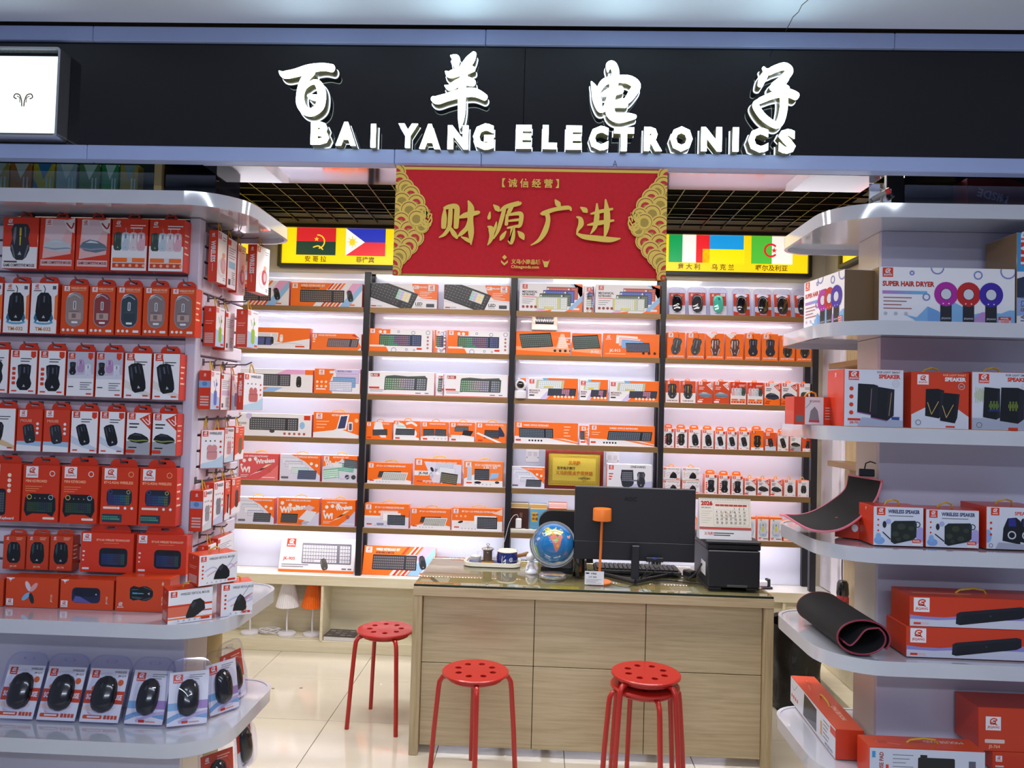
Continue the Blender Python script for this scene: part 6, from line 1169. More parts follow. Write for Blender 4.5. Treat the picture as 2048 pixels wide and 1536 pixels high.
for x0, x1, yt, yb, X_, th, fr_, sd, rz, look in ((505, 526, 488, 583, -1.055, .036, d_headset('#b04a5a'), sw('WIRELESS'), PI / 2 - .1, 'white headphone pack tilted out on last hook of top row'), (491, 509, 618, 694, -1.058, .044, d_pen('#8fb63a'), d_side_red(), PI / 2 - .1, 'white pack with green gadget tilted out on last hook of second row'), (495, 517, 746, 820, -1.05, .030, d_buds('#c0686a'), sw('WIRELESS'), PI / 2 - .35, 'grey and red earbud pack turned outward on last hook of third row'), ):
    y0, y1 = yat(x0, X_), yat(x1, X_); pack(y0, y1, ZP(x0, yb, y0), ZP(x0, yt, y0), X_, th, fr_, sd if sd else None, look, rz)
y0 = 2.60; a, b = at(406, 900, y0), at(449, 900, y0)
o = carton('earphone_pack', (a.x + b.x) / 2, y0 - .012, ZP(428, 936, y0), (b.x - a.x) * 1.08, .036, ZP(428, 860, y0) - ZP(428, 936, y0), d_buds('#c98a90'), 'white earbud pack with pink case turned to the entrance, fourth row', 'box', GH, .86, side=sw('WIRELESS'), body=R, cols={'x+': Wt})
h = MB(); hh_ = ZP(428, 860, y0) - ZP(428, 936, y0)
for s in (-1, 1):
    for q in (-1, 1): h.tube([(s * .02 + q * .008, .016, hh_), (s * .02, .016, hh_ + .04)], .0022, 5)
h.build('gold_loop', ROPE, o); hook(XC - .001, y0, ZP(428, 860, y0) + .036, 1, 0, .07)

# ------------------------------------------------------------------ cable boxes behind glass above the slat rack
for k, (x0, x1, c, c2) in enumerate(((-26, 17, '#c9a24a', '#d8d4d0'), (19, 62, '#d0782a', '#e8e4e0'), (65, 108, '#e0c02a', '#3a86c0'), (111, 152, '#b8c4cc', '#e8e8ea'), (157, 199, '#6a8a5a', '#dfe6dc'), (202, 236, '#2f9a58', '#dfeee4'), (239, 276, '#c8a23a', '#8fa6ae'))):
    Y = 2.375; a, b = at(x0, 370, Y), at(x1, 370, Y)
    def dc(p, c=c, c2=c2):
        p.rect(0, 0, p.a, 1, c); p.poly([(p.a * .2, 1), (p.a * .9, 1), (p.a * .5, .55)], c2); p.poly([(0, .6), (p.a * .5, 0), (0, 0)], c2) if c2 == '#3a86c0' else None; p.text('3A', .05, .08, .14, Wt, bold=.03); p.rect(p.a * .58, .05, p.a * .94, .2, '#2a4a9a'); p.rect(p.a * .62, .12, p.a * .9, .2, Wt); p.line([(p.a * .66, .3), (p.a * .66, .6)], .04, Wt); p.line([(p.a * .84, .3), (p.a * .84, .6)], .04, Wt)
    carton('cable_box', (a.x + b.x) / 2, Y, 2.183, b.x - a.x - .002, .035, .115, dc, ('ochre', 'orange', 'yellow and blue', 'pale grey', 'olive green', 'bright green', 'gold and grey')[k] + ' charging cable box behind glass above slat rack', 'box', 'cable boxes behind glass', body=c)

# ------------------------------------------------------------------ boxes on the open rack
GR = 'boxes on the open display rack'
YO = 2.31
def orack(name, d, x0, x1, yt, z, look, dep, Y=YO, cat='box', **kw):
    a, b = at(x0, 800, Y), at(x1, 800, Y); yy = at((x0 + x1) / 2, yt, Y)
    a = at(x0, yt, Y); b = at(x1, yt, Y)
    return carton(name, (a.x + b.x) / 2, Y, z + .0036, b.x - a.x - .002, dep, yy.z - z, d, look, cat, GR, **kw)
wcol = dict(body='#dcdde6', cols={'x-': '#8a6d4a', 'z+': '#dcdde6'})
orack('hair_dryer_box', d_hair, 1757, 2031, 538, 1.827, 'long white box printed with magenta, red and blue hair dryers, facing straight out', .15, **wcol)
orack('hair_dryer_box', d_hair, 2034, 2250, 470, 1.827, 'tall white and blue box at frame edge beside hair dryer box', .16, Y=YO + .0) if False else None
def d_tall(p): p.rect(0, 0, p.a, 1, '#dfe0ea'); p.rect(0, .58, p.a, 1, '#3f8fc8'); p.rr(.04, .64, p.a, .98, .05, R); p.text('HAIR', .16, .66, .12, Wt, rot=PI / 2); p.ell(.2, .4, .3, .14, '#26304a'); p.ell(0, .2, .2, .1, '#8fa4d8'); p.text('JA-BS21', .1, .03, .06, GY, rot=PI / 2)
orack('hair_dryer_box', d_tall, 2033, 2200, 469, 1.827, 'tall white and blue box with red panel at frame edge', .16, body='#dcdde6', cols={'x-': '#8a6d4a'})
o = carton('hair_dryer_box', .913, 2.464, 1.8306, .27, .10, .165, d_hair, 'white hair dryer box turned sideways with its brown flank showing', 'box', GR, -1.46, body='#dcdde6', cols={'x+': '#6f5538'})
orack('speaker_box', d_spk(0), 1688, 1808, 741, 1.509, 'white box with two black tower speakers', .13, side=d_side_red(False), body='#d9461e', cols={'z+': R})
orack('speaker_box', d_spk(1), 1822, 1939, 747, 1.509, 'orange box with two black speakers with gold chevrons', .13, body='#d03d1c', handle=True)
orack('speaker_box', d_spk(2), 1943, 2066, 747, 1.509, 'white box with two black speakers and green sound waves', .13, body='#d03d1c', handle=True)
def d_small_v(p): a = p.a; p.rect(0, 0, a, 1, R); p.rect(a * .26, 0, a * .72, 1, '#d6d2d8'); p.poly([(a * .36, .12), (a * .62, .12), (a * .58, .5), (a * .5, .66), (a * .40, .5)], '#7d7a80'); p.rect(a * .36, .08, a * .62, .16, '#c03a44'); p.bars(a * .76, .6, 5, .1, a * .2, .03, '#e0b0a8'); p.text('JEQANG', a * .5, .82, .07, '#8a5a54', 'c', maxw=a * .36); p.rect(a * .04, .08, a * .22, .34, '#6d6a70'); p.line([(a * .28, .6), (a * .4, .8)], .03, '#a0a0a8')
orack('vertical_mouse_box', d_small_v, 1588, 1671, 796, 1.509, 'small red and white vertical mouse box at rounded shelf end of open rack', .09, Y=2.42, handle=True, body=R)
orack('speaker_box', d_wspk, 1746, 1848, 1016, 1.154, 'white box with camouflage speaker beside curled mouse mat', .10, side=d_side_red(False), body='#d9461e', cols={'z+': '#c8381c'}, handle=True)
orack('speaker_box', d_wspk, 1851, 1959, 1022, 1.154, 'white box with camouflage speaker, second beside curled mouse mat', .10, body='#d9461e', cols={'z+': '#c8381c'}, handle=True)
orack('speaker_box', d_wspk3, 1972, 2095, 1017, 1.154, 'white box with two black speakers with blue glow', .14, body=R, cols={'z+': '#c8381c'}, handle=True)
o = carton('mouse_mat_box', .995, 2.42, 1.1576, .10, .16, .062, lambda p: (p.rect(0, 0, p.a, 1, R), p.ell(p.a * .6, .55, .16, .2, Wt)), 'red box lying under the curled mouse mat', 'box', GR, -.62, body='#cc3a1a')
bt = lambda p: (p.rect(0, 0, p.a, 1, '#cc3a1a'), p.rect(p.a * .06, .3, p.a * .5, .4, '#e08a60'))
orack('soundbar_box', d_bar, 1812, 2090, 1260, .829, 'orange soundbar box, lower of two on open rack', .13, Y=2.30, body='#cc3a1a', top=bt)
a = at(1813, 1195, 2.32); b = at(2090, 1195, 2.32); z_ = .829 + .0036 + (at(1950, 1260, 2.30).z - .829) + .001
carton('soundbar_box', (a.x + b.x) / 2 , 2.30, z_, b.x - a.x, .12, at(1950, 1196, 2.30).z - z_, d_bar, 'orange soundbar box with gold handle, upper of two on open rack', 'box', GR, body='#cc3a1a', top=bt, handle=True)
def d_padbox(p): a = p.a; p.rect(0, 0, a, 1, '#d4d6e2'); p.dots(.2, .3, 4, .24, .0, .08, R); p.line([(.2, .7), (.5, .6), (.9, .9)], .04, '#9aa0b4'); p.poly([(a * .32, .08), (a * .62, .08), (a * .62, .9), (a * .34, .95)], '#17181c'); p.poly([(a * .38, .1), (a * .62, .1), (a * .62, .4)], '#5d636e'); p.rect(a * .70, .2, a * .74, .7, '#c8a060'); p.bars(a * .76, .8, 5, .14, a * .12, .04, GY); p.rect(a * .9, .7, a, .94, R); p.text('MOUSE PAD', a * .8, .05, .1, '#7a8aa0', maxw=a * .16)
def t_pad(p): p.rect(0, 0, p.a, 1, '#d9502e'); p.text('MOUSE PAD', p.a * .72, .72, .18, '#f0c4b0', 'c', rot=PI); p.line([(p.a * .1, .5), (p.a * .3, .3)], .02, '#f0b8a4'); p.rr(p.a * .12, .36, p.a * .2, .6, .03, '#c8431f')
n0, n1 = atz(1671, 1519, .4836), atz(1581, 1401, .4836); dv = n0 - n1
carton('mouse_pad_box', (n0.x + n1.x) / 2, (n0.y + n1.y) / 2, .4836, dv.length, .085, .092, d_padbox, 'orange mouse pad box lying aslant over lowest shelf corner of open rack', 'box', GR, math.atan2(dv.y, dv.x), body='#cc3a1a', top=t_pad, handle=True, cols={'x+': '#c8381c'})
def d_padfront(p): a = p.a; p.rect(0, 0, a, 1, '#c6cadb'); p.text('MOUSE PAD', .42, .08, .12, '#9a3a3a', rot=PI / 2, bold=.04, maxw=.8); p.rr(a * .42, .0, a * .74, .76, .05, '#101116'); p.rect(a * .44, .74, a * .5, .84, '#101116'); p.rect(a * .02, .7, a * .05, .9, '#3f8fc8'); p.bars(a * .2, .8, 6, .12, a * .18, .02, GY); p.rect(a * .86, .2, a * .92, .7, '#55586a'); p.rect(a * .14, .2, a * .165, .5, R)
a, b = at(1737, 1480, 2.27), at(1968, 1480, 2.27)
carton('mouse_pad_box', (a.x + b.x) / 2, 2.263, .4836, b.x - a.x, .085, at(1850, 1499, 2.263).z - .4836, d_padfront, 'white and orange mouse pad box standing in front on lowest shelf of open rack', 'box', GR, body='#cc3a1a', top=t_pad, handle=True)
def d_bar2(p): a = p.a; p.rect(0, 0, a, 1, '#cc3a1a'); logo(p, .16, .48, .32, Wt, R, Wt); p.rr(.14, .18, .6, .27, .02, '#e6c8c0'); p.text('JS-764', .36, .07, .07, '#f0b090', 'c'); p.rr(a * .62, .2, a * 1.1, .7, .08, '#12151f')
orack('soundbar_box', d_bar2, 1984, 2200, 1510, .48, 'orange speaker box at frame edge, lower of two on lowest shelf', .13, Y=2.36, body='#cc3a1a')
z_ = .48 + .0036 + (at(2092, 1510, 2.36).z - .48) + .001
a, b = at(1957, 1420, 2.36), at(2200, 1420, 2.36)
carton('soundbar_box', (a.x + b.x) / 2, 2.36, z_, b.x - a.x, .13, at(2050, 1418, 2.36).z - z_, d_bar2, 'orange speaker box at frame edge, upper of two on lowest shelf', 'box', GR, body='#cc3a1a')
a, b = at(1930, 1480, 2.44), at(1975, 1480, 2.44)
# red shoe-like box and camera above the open rack
a, b = at(1925, 400, 2.40), at(2100, 400, 2.40)
def d_mis(p): p.rect(0, 0, p.a, 1, '#7a1c22'); p.poly([(p.a * .5, 1), (p.a, .5), (p.a, 1)], '#14201f'); p.text('MISDE', p.a * .30, .62, .22, '#c8c4d8', rot=PI - .25, al='c'); p.line([(p.a * .36, .5), (p.a * .42, .42), (p.a * .40, .34), (p.a * .46, .44)], .04, '#c8c4d8')
carton('red_gift_box', (a.x + b.x) / 2, 2.375, 2.1835, b.x - a.x, .08, .115, d_mis, 'dark red box with upside down lettering behind smoked glass above open rack', 'box', None, body='#7a1c22')
# ------------------------------------------------------------------ stools
def stool(x, y, z, rz, label, lean=0):
    o = empty('round_stool', (x, y, z), rz, label, 'stool', 'red round stools'); r = .138; H_ = .45
    m = MB(); n = 48; out = [(r * math.cos(2 * PI * k / n), r * math.sin(2 * PI * k / n)) for k in range(n)]
    # seat disc with eight round holes: eight sectors, each a ring of quads round its hole
    rh, rc = .014, .076; z0, z1 = H_ - .013, H_
    f = []
    m.lathe([(r - .006, z0), (r, z0 + .003), (r, z1 - .003), (r - .005, z1)], n); m.lathe([(r - .005, z1), (r * .90, z1)], n); m.lathe([(r * .90, z0), (r - .006, z0)], n)
    for s in range(8):
        a0, a1 = 2 * PI * s / 8, 2 * PI * (s + 1) / 8; am = (a0 + a1) / 2; hx, hy = rc * math.cos(am), rc * math.sin(am); k_ = 6
        bd = [(r * .90 * math.cos(a0 + (a1 - a0) * i / k_), r * .90 * math.sin(a0 + (a1 - a0) * i / k_)) for i in range(k_ + 1)]
        bd += [(q * math.cos(a1), q * math.sin(a1)) for q in (rc, )] + [(.04 * math.cos(a1 - (a1 - a0) * i / 3), .04 * math.sin(a1 - (a1 - a0) * i / 3)) for i in range(4)] + [(q * math.cos(a0), q * math.sin(a0)) for q in (rc, )]
        N = len(bd); inn = [(hx + rh * math.cos(math.atan2(p[1] - hy, p[0] - hx)), hy + rh * math.sin(math.atan2(p[1] - hy, p[0] - hx))) for p in bd]
        b = len(m.v); 
        for pl, zz_ in ((bd, z1), (inn, z1), (inn, z0), (bd, z0)): m.v += [(p[0], p[1], zz_) for p in pl]
        c = lin('#c2241c')
        for i in range(N):
            j = (i + 1) % N
            m.face((b + i, b + j, b + N + j, b + N + i), c); m.face((b + N + i, b + N + j, b + 2 * N + j, b + 2 * N + i), c); m.face((b + 2 * N + i, b + 2 * N + j, b + 3 * N + j, b + 3 * N + i), c)
    c24 = [(.04 * math.cos(2 * PI * k / 24), .04 * math.sin(2 * PI * k / 24)) for k in range(24)]
    m.prism(c24, z0, z1)
    m.build('seat', RED, o)
    for k in range(4):
        a = PI / 2 * k; ca, sa = math.cos(a), math.sin(a); l = MB()
        l.tube([(ca * q, sa * q, zz_) for q, zz_ in ((.06, H_ - .022), (.115, H_ - .022), (.136, H_ - .028), (.147, H_ - .046), (.151, H_ - .075), (.165, H_ * .45), (.178, .0))], .0105, 10); l.build('leg', RED, o, True)
    u = MB(); u.lathe([(.05, H_ - .035), (.115, H_ - .030), (.118, H_ - .026), (.118, H_ - .014)], 24); u.build('under_ring', RED, o)
    return o
stool(-.236, 3.141, 0, .12, 'red round stool standing alone before the panelled desk front')
stool(-.72, 3.666, 0, .55, 'red round stool between desk side and pale low cabinet')
stool(.452, 3.064, 0, .25, 'red round stool, lower of the stacked pair before desk')
stool(.455, 3.062, .047, .72, 'red round stool, upper of the stacked pair before desk')
# ------------------------------------------------------------------ desk things
TZ = .7497
mo = empty('monitor', (.4625, 3.55, TZ), 0, 'black monitor seen from behind on reception desk', 'monitor')
MB().box(-.284, .279, 0, .022, .092, .433, '#14161e', .004).build('screen_back', BLACKP, mo)
MB().box(-.283, .278, -.003, -.0003, .094, .178, '#12141b', .001).build('lower_cover', BLACKP, mo)
P = Pr(.2, .05, lambda x, y, o_: (x - .065, -.0004 - o_, y + .36)); P.text('AOC', .2, .2, .38, '#07080a', bold=.03); P.mb.build('maker_name', CARD, mo)
st = MB(); st.box(-.018, .018, -.045, -.019, .002, .17, '#14161e', .003); st.build('stand', BLACKP, mo)
for s in (-1, 1): MB().tube([(0, -.055, .008), (s * .14, .09, .006), (s * .2, .16, .005)], [.011, .009, .006], 8, '#14161e').build('foot', BLACKP, mo)
pl = MB(); pl.box(.05, .13, -.03, -.019, .095, .115, '#0d0e12'); pl.build('port_cover', BLACKP, mo)
ey = MB(); ey.lathe([(.001, 0), (.009, .001), (.011, .003), (.009, .005), (.001, .006)], 16, '#2b3a8a'); ey.v = [(v[0] + .09, v[2] - .036, v[1] * .55 + .112) for v in ey.v]; ey.build('oval_badge', PAINT, mo)
def cable(name, pts, r, col, label, cat='cable', parent=None):
    m = MB().tube(catmull(pts, 6), r, 6, col); o = m.build(name, PAINT, parent, True)
    if parent: o.matrix_parent_inverse = Matrix.Translation(-parent.location)
    else: tag(o, label, cat)
    return o
cable('monitor_cable', [(.53, 3.53, .845), (.51, 3.5, .80), (.49, 3.53, .762), (.52, 3.56, .754), (.62, 3.56, .7535), (.74, 3.52, .7535), (.80, 3.50, .7535)], .003, '#0c0d10', None, None, mo)
cable('monitor_cable', [(.575, 3.53, .848), (.56, 3.50, .82), (.53, 3.51, .79), (.515, 3.55, .775)], .0028, '#0c0d10', None, None, mo)
kd = empty('keyboard', (.50, 3.76, TZ), -.02, 'black keyboard lying on desk behind monitor foot', 'keyboard')
MB().box(-.21, .21, -.075, .075, .0, .018, '#101116', .004).build('base', BLACKP, kd)
for r in range(5):
    for c in range(18):
        x = -.2 + c * .0222
        m = MB().box(x, x + .019, -.065 + r * .026, -.043 + r * .026, .0185, .026, '#16171c', .002); 
        if c == 0 and r == 0: km = m.mesh('key', BLACKP)
        q = bpy.data.objects.new('key', km); COL.objects.link(q); q.parent = kd; q.location = (c * .0222, r * .026, 0)
# lamp
lp = empty('table_lamp', (.296, 3.497, TZ), 0, 'slim orange table lamp with drum shade on desk', 'lamp'); OR_ = mat('orange_lamp_metal', '#d9742a', rough=.35)
MB().lathe([(.001, 0), (.056, 0), (.057, .003), (.055, .006), (.001, .008)], 36).build('base', OR_, lp, True)
MB().tube([(.0, 0, .006), (.004, 0, .15), (.007, 0, .29)], .0062, 12).build('pole', OR_, lp, True)
MB().lathe([(.041, .283), (.043, .283), (.0425, .335), (.041, .338), (.001, .339)], 36, c=(.007, 0, 0)).build('shade', OR_, lp, True); MB().lathe([(.001, .287), (.0405, .287)], 24, '#f4d9b8', c=(.007, 0, 0)).build('diffuser', PAINT, lp)
cable('lamp_cord', [(.34, 3.475, .7525), (.37, 3.43, .7515), (.41, 3.41, .7515), (.44, 3.44, .7515), (.46, 3.51, .7515)], .0016, '#1c1d22', None, None, lp)
# acrylic card stand
cs = empty('card_stand', (.268, 3.425, TZ), .02, 'small clear stand holding white card before orange lamp', 'card stand')
MB().box(-.046, .046, 0, .0025, 0, .068, c=.0005).build('clear_plate', CLEARP, cs); MB().box(-.046, .046, .003, .03, 0, .002, c=.0005).build('clear_foot', CLEARP, cs)
P = Pr(.086, .06, lambda x, y, o_: (x - .043, -.0002 - o_, y + .004)); P.rect(0, 0, P.a, 1, '#e4e6f0'); P.ell(.2, .84, .16, .06, '#232a4a'); P.text('收款码', .45, .76, .13, K, cjk=True); P.text('137 458', .3, .50, .13, GY); P.bars(.1, .36, 4, .09, P.a * .8, .03, '#8a8ea0'); P.mb.build('card', CARD, cs)
# globe
gl = empty('desk_globe', (.084, 3.56, TZ), 0, 'blue tilted world globe on silver stand on glass desk top', 'globe')
MB().lathe([(.001, 0), (.062, 0), (.066, .004), (.066, .012), (.060, .017), (.05, .019), (.001, .020)], 40).build('base', SILVER, gl, True)
gm = bpy.data.materials.new('globe_map'); gm.use_nodes = True; nt = gm.node_tree; bs = nt.nodes['Principled BSDF']; bs.inputs['Roughness'].default_value = .12; bs.inputs['Coat Weight'].default_value = .5
tc = nt.nodes.new('ShaderNodeTexCoord'); nz = nt.nodes.new('ShaderNodeTexNoise'); nz.inputs['Scale'].default_value = 5.5; nz.inputs['Detail'].default_value = 6
rp = nt.nodes.new('ShaderNodeValToRGB'); el = rp.color_ramp.elements; el[0].position = 0; el[0].color = lin('#0d4f96') + (1,); el[1].position = .60; el[1].color = lin('#1d72b6') + (1,)
nt.links.new(tc.outputs['Object'], nz.inputs['Vector']); nt.links.new(nz.outputs['Fac'], rp.inputs[0]); nt.links.new(rp.outputs[0], bs.inputs['Base Color'])
RG = .094; GC = (0, 0, .158)
def ball(r, n=32, m_=18):
    mb = MB(); vs = [(0, 0, -r)]; 
    for i in range(1, m_):
        t = -PI / 2 + PI * i / m_
        vs += [(r * math.cos(t) * math.cos(2 * PI * k / n), r * math.cos(t) * math.sin(2 * PI * k / n), r * math.sin(t)) for k in range(n)]
    vs.append((0, 0, r)); fs = [(0, 1 + (k + 1) % n, 1 + k) for k in range(n)]
    for i in range(m_ - 2): fs += [(1 + i * n + k, 1 + i * n + (k + 1) % n, 1 + (i + 1) * n + (k + 1) % n, 1 + (i + 1) * n + k) for k in range(n)]
    e_ = 1 + (m_ - 2) * n; fs += [(e_ + k, e_ + (k + 1) % n, len(vs) - 1) for k in range(n)]
    mb.add(vs, fs); return mb
b_ = ball(RG); o = b_.build('ball', gm, gl, True); o.location = GC
def patch(outline, c, grid=0):
    """land mass: outline as (right, up) on the disc facing the visitor, wrapped on the ball"""
    mb = MB(); cx = sum(p[0] for p in outline) / len(outline); cy = sum(p[1] for p in outline) / len(outline)
    def sp(x, y, k=1.004): l = math.hypot(x, y); l = min(l, .985) / l if l > .985 else 1; x *= l; y *= l; return (RG * k * x, -RG * k * math.sqrt(max(1 - x * x - y * y, 0)), RG * k * y)
    n = len(outline); vs = [sp(cx, cy)]
    for t in (.33, .66, 1): vs += [sp(cx + (x - cx) * t, cy + (y - cy) * t) for x, y in outline]
    fs = [(0, 1 + k, 1 + (k + 1) % n) for k in range(n)]
    for i in range(2): fs += [(1 + i * n + k, 1 + (i + 1) * n + k, 1 + (i + 1) * n + (k + 1) % n, 1 + i * n + (k + 1) % n) for k in range(n)]
    mb.add(vs, fs, c); return mb
land = MB()
for out_, c in (([(-.60, .58), (-.5, .76), (-.3, .86), (.1, .88), (.36, .80), (.46, .66), (.34, .56), (.1, .58), (-.3, .52), (-.5, .46)], '#c9b24a'), ([(-.3, .60), (.0, .66), (.34, .62), (.42, .46), (.34, .30), (.3, .06), (.2, -.14), (.12, -.24), (.04, -.14), (-.04, .1), (-.1, .3), (-.26, .42)], '#c8786a'), ([(.0, .42), (.2, .46), (.26, .28), (.14, .2), (.02, .28)], '#7fae58'), ([(.06, .14), (.22, .16), (.24, .0), (.1, -.02)], '#d9a04a'), ([(-.1, .74), (.1, .78), (.2, .68), (.0, .64)], '#d8862f'), ([(-.46, .70), (-.28, .76), (-.24, .62), (-.42, .58)], '#7fae58'),
    ([(-.96, -.02), (-.88, -.04), (-.78, -.3), (-.72, -.5), (-.64, -.72), (-.74, -.66), (-.88, -.42), (-.97, -.2)], '#8ab45a'), ([(.0, -.86), (.2, -.78), (.5, -.76), (.6, -.78), (.3, -.92)], '#d9cda0'), ([(.62, .5), (.8, .5), (.78, .36), (.66, .38)], '#d99a8a'), ([(-.86, .28), (-.74, .4), (-.66, .34), (-.8, .2)], '#9fb8d8')):
    o2 = patch(out_, c).build('land_mass', GLOSSP, gl, True); o2.location = GC
rg = MB(); rg.ring([(.104 * math.cos(t), .104 * math.sin(t)) for t in [2 * PI * k / 48 for k in range(48)]], [(.0955 * math.cos(t), .0955 * math.sin(t)) for t in [2 * PI * k / 48 for k in range(48)]], -.004, .004, lambda x, y, z: (x, z, y + GC[2])); rg.build('meridian_ring', SILVER, gl, True)
ar = MB(); ar.tube([(.1095 * math.cos(t), .0, GC[2] + .1095 * math.sin(t)) for t in [math.radians(d_) for d_ in range(-192, 14, 8)]], .0042, 8); ar.build('arm', SILVER, gl, True)
# figurine
fg = empty('white_figurine', (-.018, 3.64, TZ), 0, 'small white seated figurine beside globe on desk', 'figurine'); WH = mat('white_glaze', '#e4e4ee', rough=.25); fg.scale = (.7, .7, .7)
MB().lathe([(.001, 0), (.042, .0), (.044, .008), (.038, .02), (.022, .03), (.016, .05), (.022, .062), (.02, .075), (.001, .08)], 24).build('body', WH, fg, True)
q = ball(.03, 20, 12).build('head', WH, fg, True); q.location = (-.008, 0, .108)
MB().tube([(.012, -.006, .07), (.03, -.012, .05), (.04, -.01, .03)], [.009, .008, .01], 8).build('arm', WH, fg, True); MB().tube([(-.014, -.006, .07), (-.03, -.012, .045), (-.03, -.02, .025)], [.009, .008, .01], 8).build('arm', WH, fg, True)
# laptop behind globe
lt = empty('grey_case', (.13, 3.78, TZ), 0, 'dark grey flat case behind globe on desk', 'case')
MB().box(-.10, .12, -.09, .12, 0, .062, '#5d6068', .004).build('case_body', PAINT, lt); MB().box(-.102, .122, -.092, -.0905, .0, .02, '#17181c', .001).build('dark_rim', PAINT, lt)
pc = empty('pen_cup', (.205, 3.62, TZ), 0, 'smoky glass pen cup beside globe on desk', 'pen cup')
MB().lathe([(.001, .002), (.028, .002), (.03, .0), (.032, .1), (.030, .1), (.0285, .005)], 24).build('cup', clear('smoke_cup', '#5a4f50', .05, .1), pc, True)
for k, c in enumerate(('#a83a30', '#1c1d22', '#3a5a46', '#55585f')): MB().tube([(.012 * math.cos(k * 1.6), .012 * math.sin(k * 1.6), .006), (.02 * math.cos(k * 1.6), .02 * math.sin(k * 1.6), .105)], .004, 7, c).build('pen', PAINT, pc)
# printer and calendar
pr_ = empty('printer', (.8945, 3.435, TZ), 0, 'black boxy printer seen from behind at desk end', 'printer')
w2 = .116
MB().box(-w2, w2, 0, .30, .0095, .175, '#22252e', .005).build('body', BLACKP, pr_)
for x in (-w2, w2 - .06): MB().box(x, x + .06, .002, .30, 0, .009, '#1b1d25', .002).build('foot', BLACKP, pr_)
MB().box(-w2 - .006, w2 + .004, .004, .31, .1765, .203, '#1e2029', .005).build('scanner_unit', BLACKP, pr_); MB().box(-w2 - .01, w2 + .002, -.004, .31, .2045, .218, '#181a21', .004).build('lid', BLACKP, pr_)
MB().box(-.03, .06, -.0012, .001, .012, .022, '#4a4c50', .0005).build('grip', PAINT, pr_)
MB().box(w2 + .0005, w2 + .012, .05, .1, .15, .165, '#22252e', .003).build('side_knob', BLACKP, pr_)
MB().box(-w2 - .0014, -w2 - .0002, .05, .14, .05, .11, '#d8dade', .0003).build('side_label', PAINT, pr_)
cable('printer_cable', [(.775, 3.55, .84), (.74, 3.52, .80), (.72, 3.56, .765), (.74, 3.62, .757), (.70, 3.66, .757), (.66, 3.68, .765)], .0045, '#0e0f13', None, None, pr_)
adp = MB().box(-.022, .022, -.03, .03, 0, .035, '#0f1014', .006).build('power_plug', BLACKP); adp.location = (.742, 3.66, TZ + .0005); adp.rotation_euler = (0, 0, .5); tag(adp, 'black power plug block between monitor and printer', 'plug')
ca = empty('desk_calendar', (.862, 3.47, TZ + .2186), 0, 'white desk calendar with spiral top standing on printer', 'calendar')
CW, CH = .236, .182
def sl(x, y, o_): k = y / CH; return (x - CW / 2, -.002 - o_ + k * .03, y)
MB().add([(-CW / 2, 0, 0), (CW / 2, 0, 0), (CW / 2, .03, CH), (-CW / 2, .03, CH), (-CW / 2, .062, 0), (CW / 2, .062, 0), (CW / 2, .032, CH), (-CW / 2, .032, CH)], [(0, 1, 2, 3), (5, 4, 7, 6), (3, 2, 6, 7), (0, 3, 7, 4), (1, 5, 6, 2)], '#cfd0d8').build('stand', PAINT, ca)
P = Pr(CW, CH, sl); a_ = P.a
P.rect(0, 0, a_, .26, '#dcdde4'); P.text('义乌购', .12, .11, .07, '#b03a34', cjk=True); P.bars(.36, .14, 2, .05, .5, .025, '#44464e'); P.mb.build('foot_print', CARD, ca)
def sl2(x, y, o_): z = .045 + y; k = z / CH; return (x - CW / 2 + .001, -.0035 - o_ + k * .03, z)
P = Pr(CW - .002, CH - .046, sl2); a_ = P.a
P.rect(0, 0, a_, 1, '#dad6cc'); P.rect(0, 0, a_, .07, '#b8443c'); P.rr(.48, .10, a_ - .06, .88, .08, '#b0aca4'); P.rr(.49, .11, a_ - .07, .87, .075, '#dedbd2'); P.text('2026', .06, .78, .13, '#b02a24', bold=.06); P.text('马', .36, .79, .09, '#b02a24', cjk=True); P.text('公历 FEBRUARY', .06, .68, .05, GY, cjk=True, maxw=.34); P.bars(.06, .58, 6, .075, .36, .008, '#a8a49c')
P.ring(.86, .48, .12, .03, '#cdb9a4'); P.ring(1.12, .48, .12, .03, '#b9b4ac')
for k in range(7): P.rect(.54 + k * (a_ - .66) / 7, .76, .54 + (k + .92) * (a_ - .66) / 7, .82, '#b03a34')
d_ = 1
for r in range(5):
    for c in range(7):
        if (r == 0 and c < 4) or d_ > 31: continue
        P.text(str(d_), .56 + c * (a_ - .66) / 7, .66 - r * .115, .055, '#44464e'); d_ += 1
    P.rect(.52, .635 - r * .115, a_ - .1, .639 - r * .115, '#9a968e')
P.mb.build('month_page', CARD, ca)
sp = MB()
for k in range(30): x = -CW / 2 + .008 + k * (CW - .016) / 29; sp.tube([(x, .024, CH - .006), (x, .03, CH + .004), (x, .036, CH - .002)], .0011, 4, '#4a4c52')
sp.build('spiral_binding', PAINT, ca)
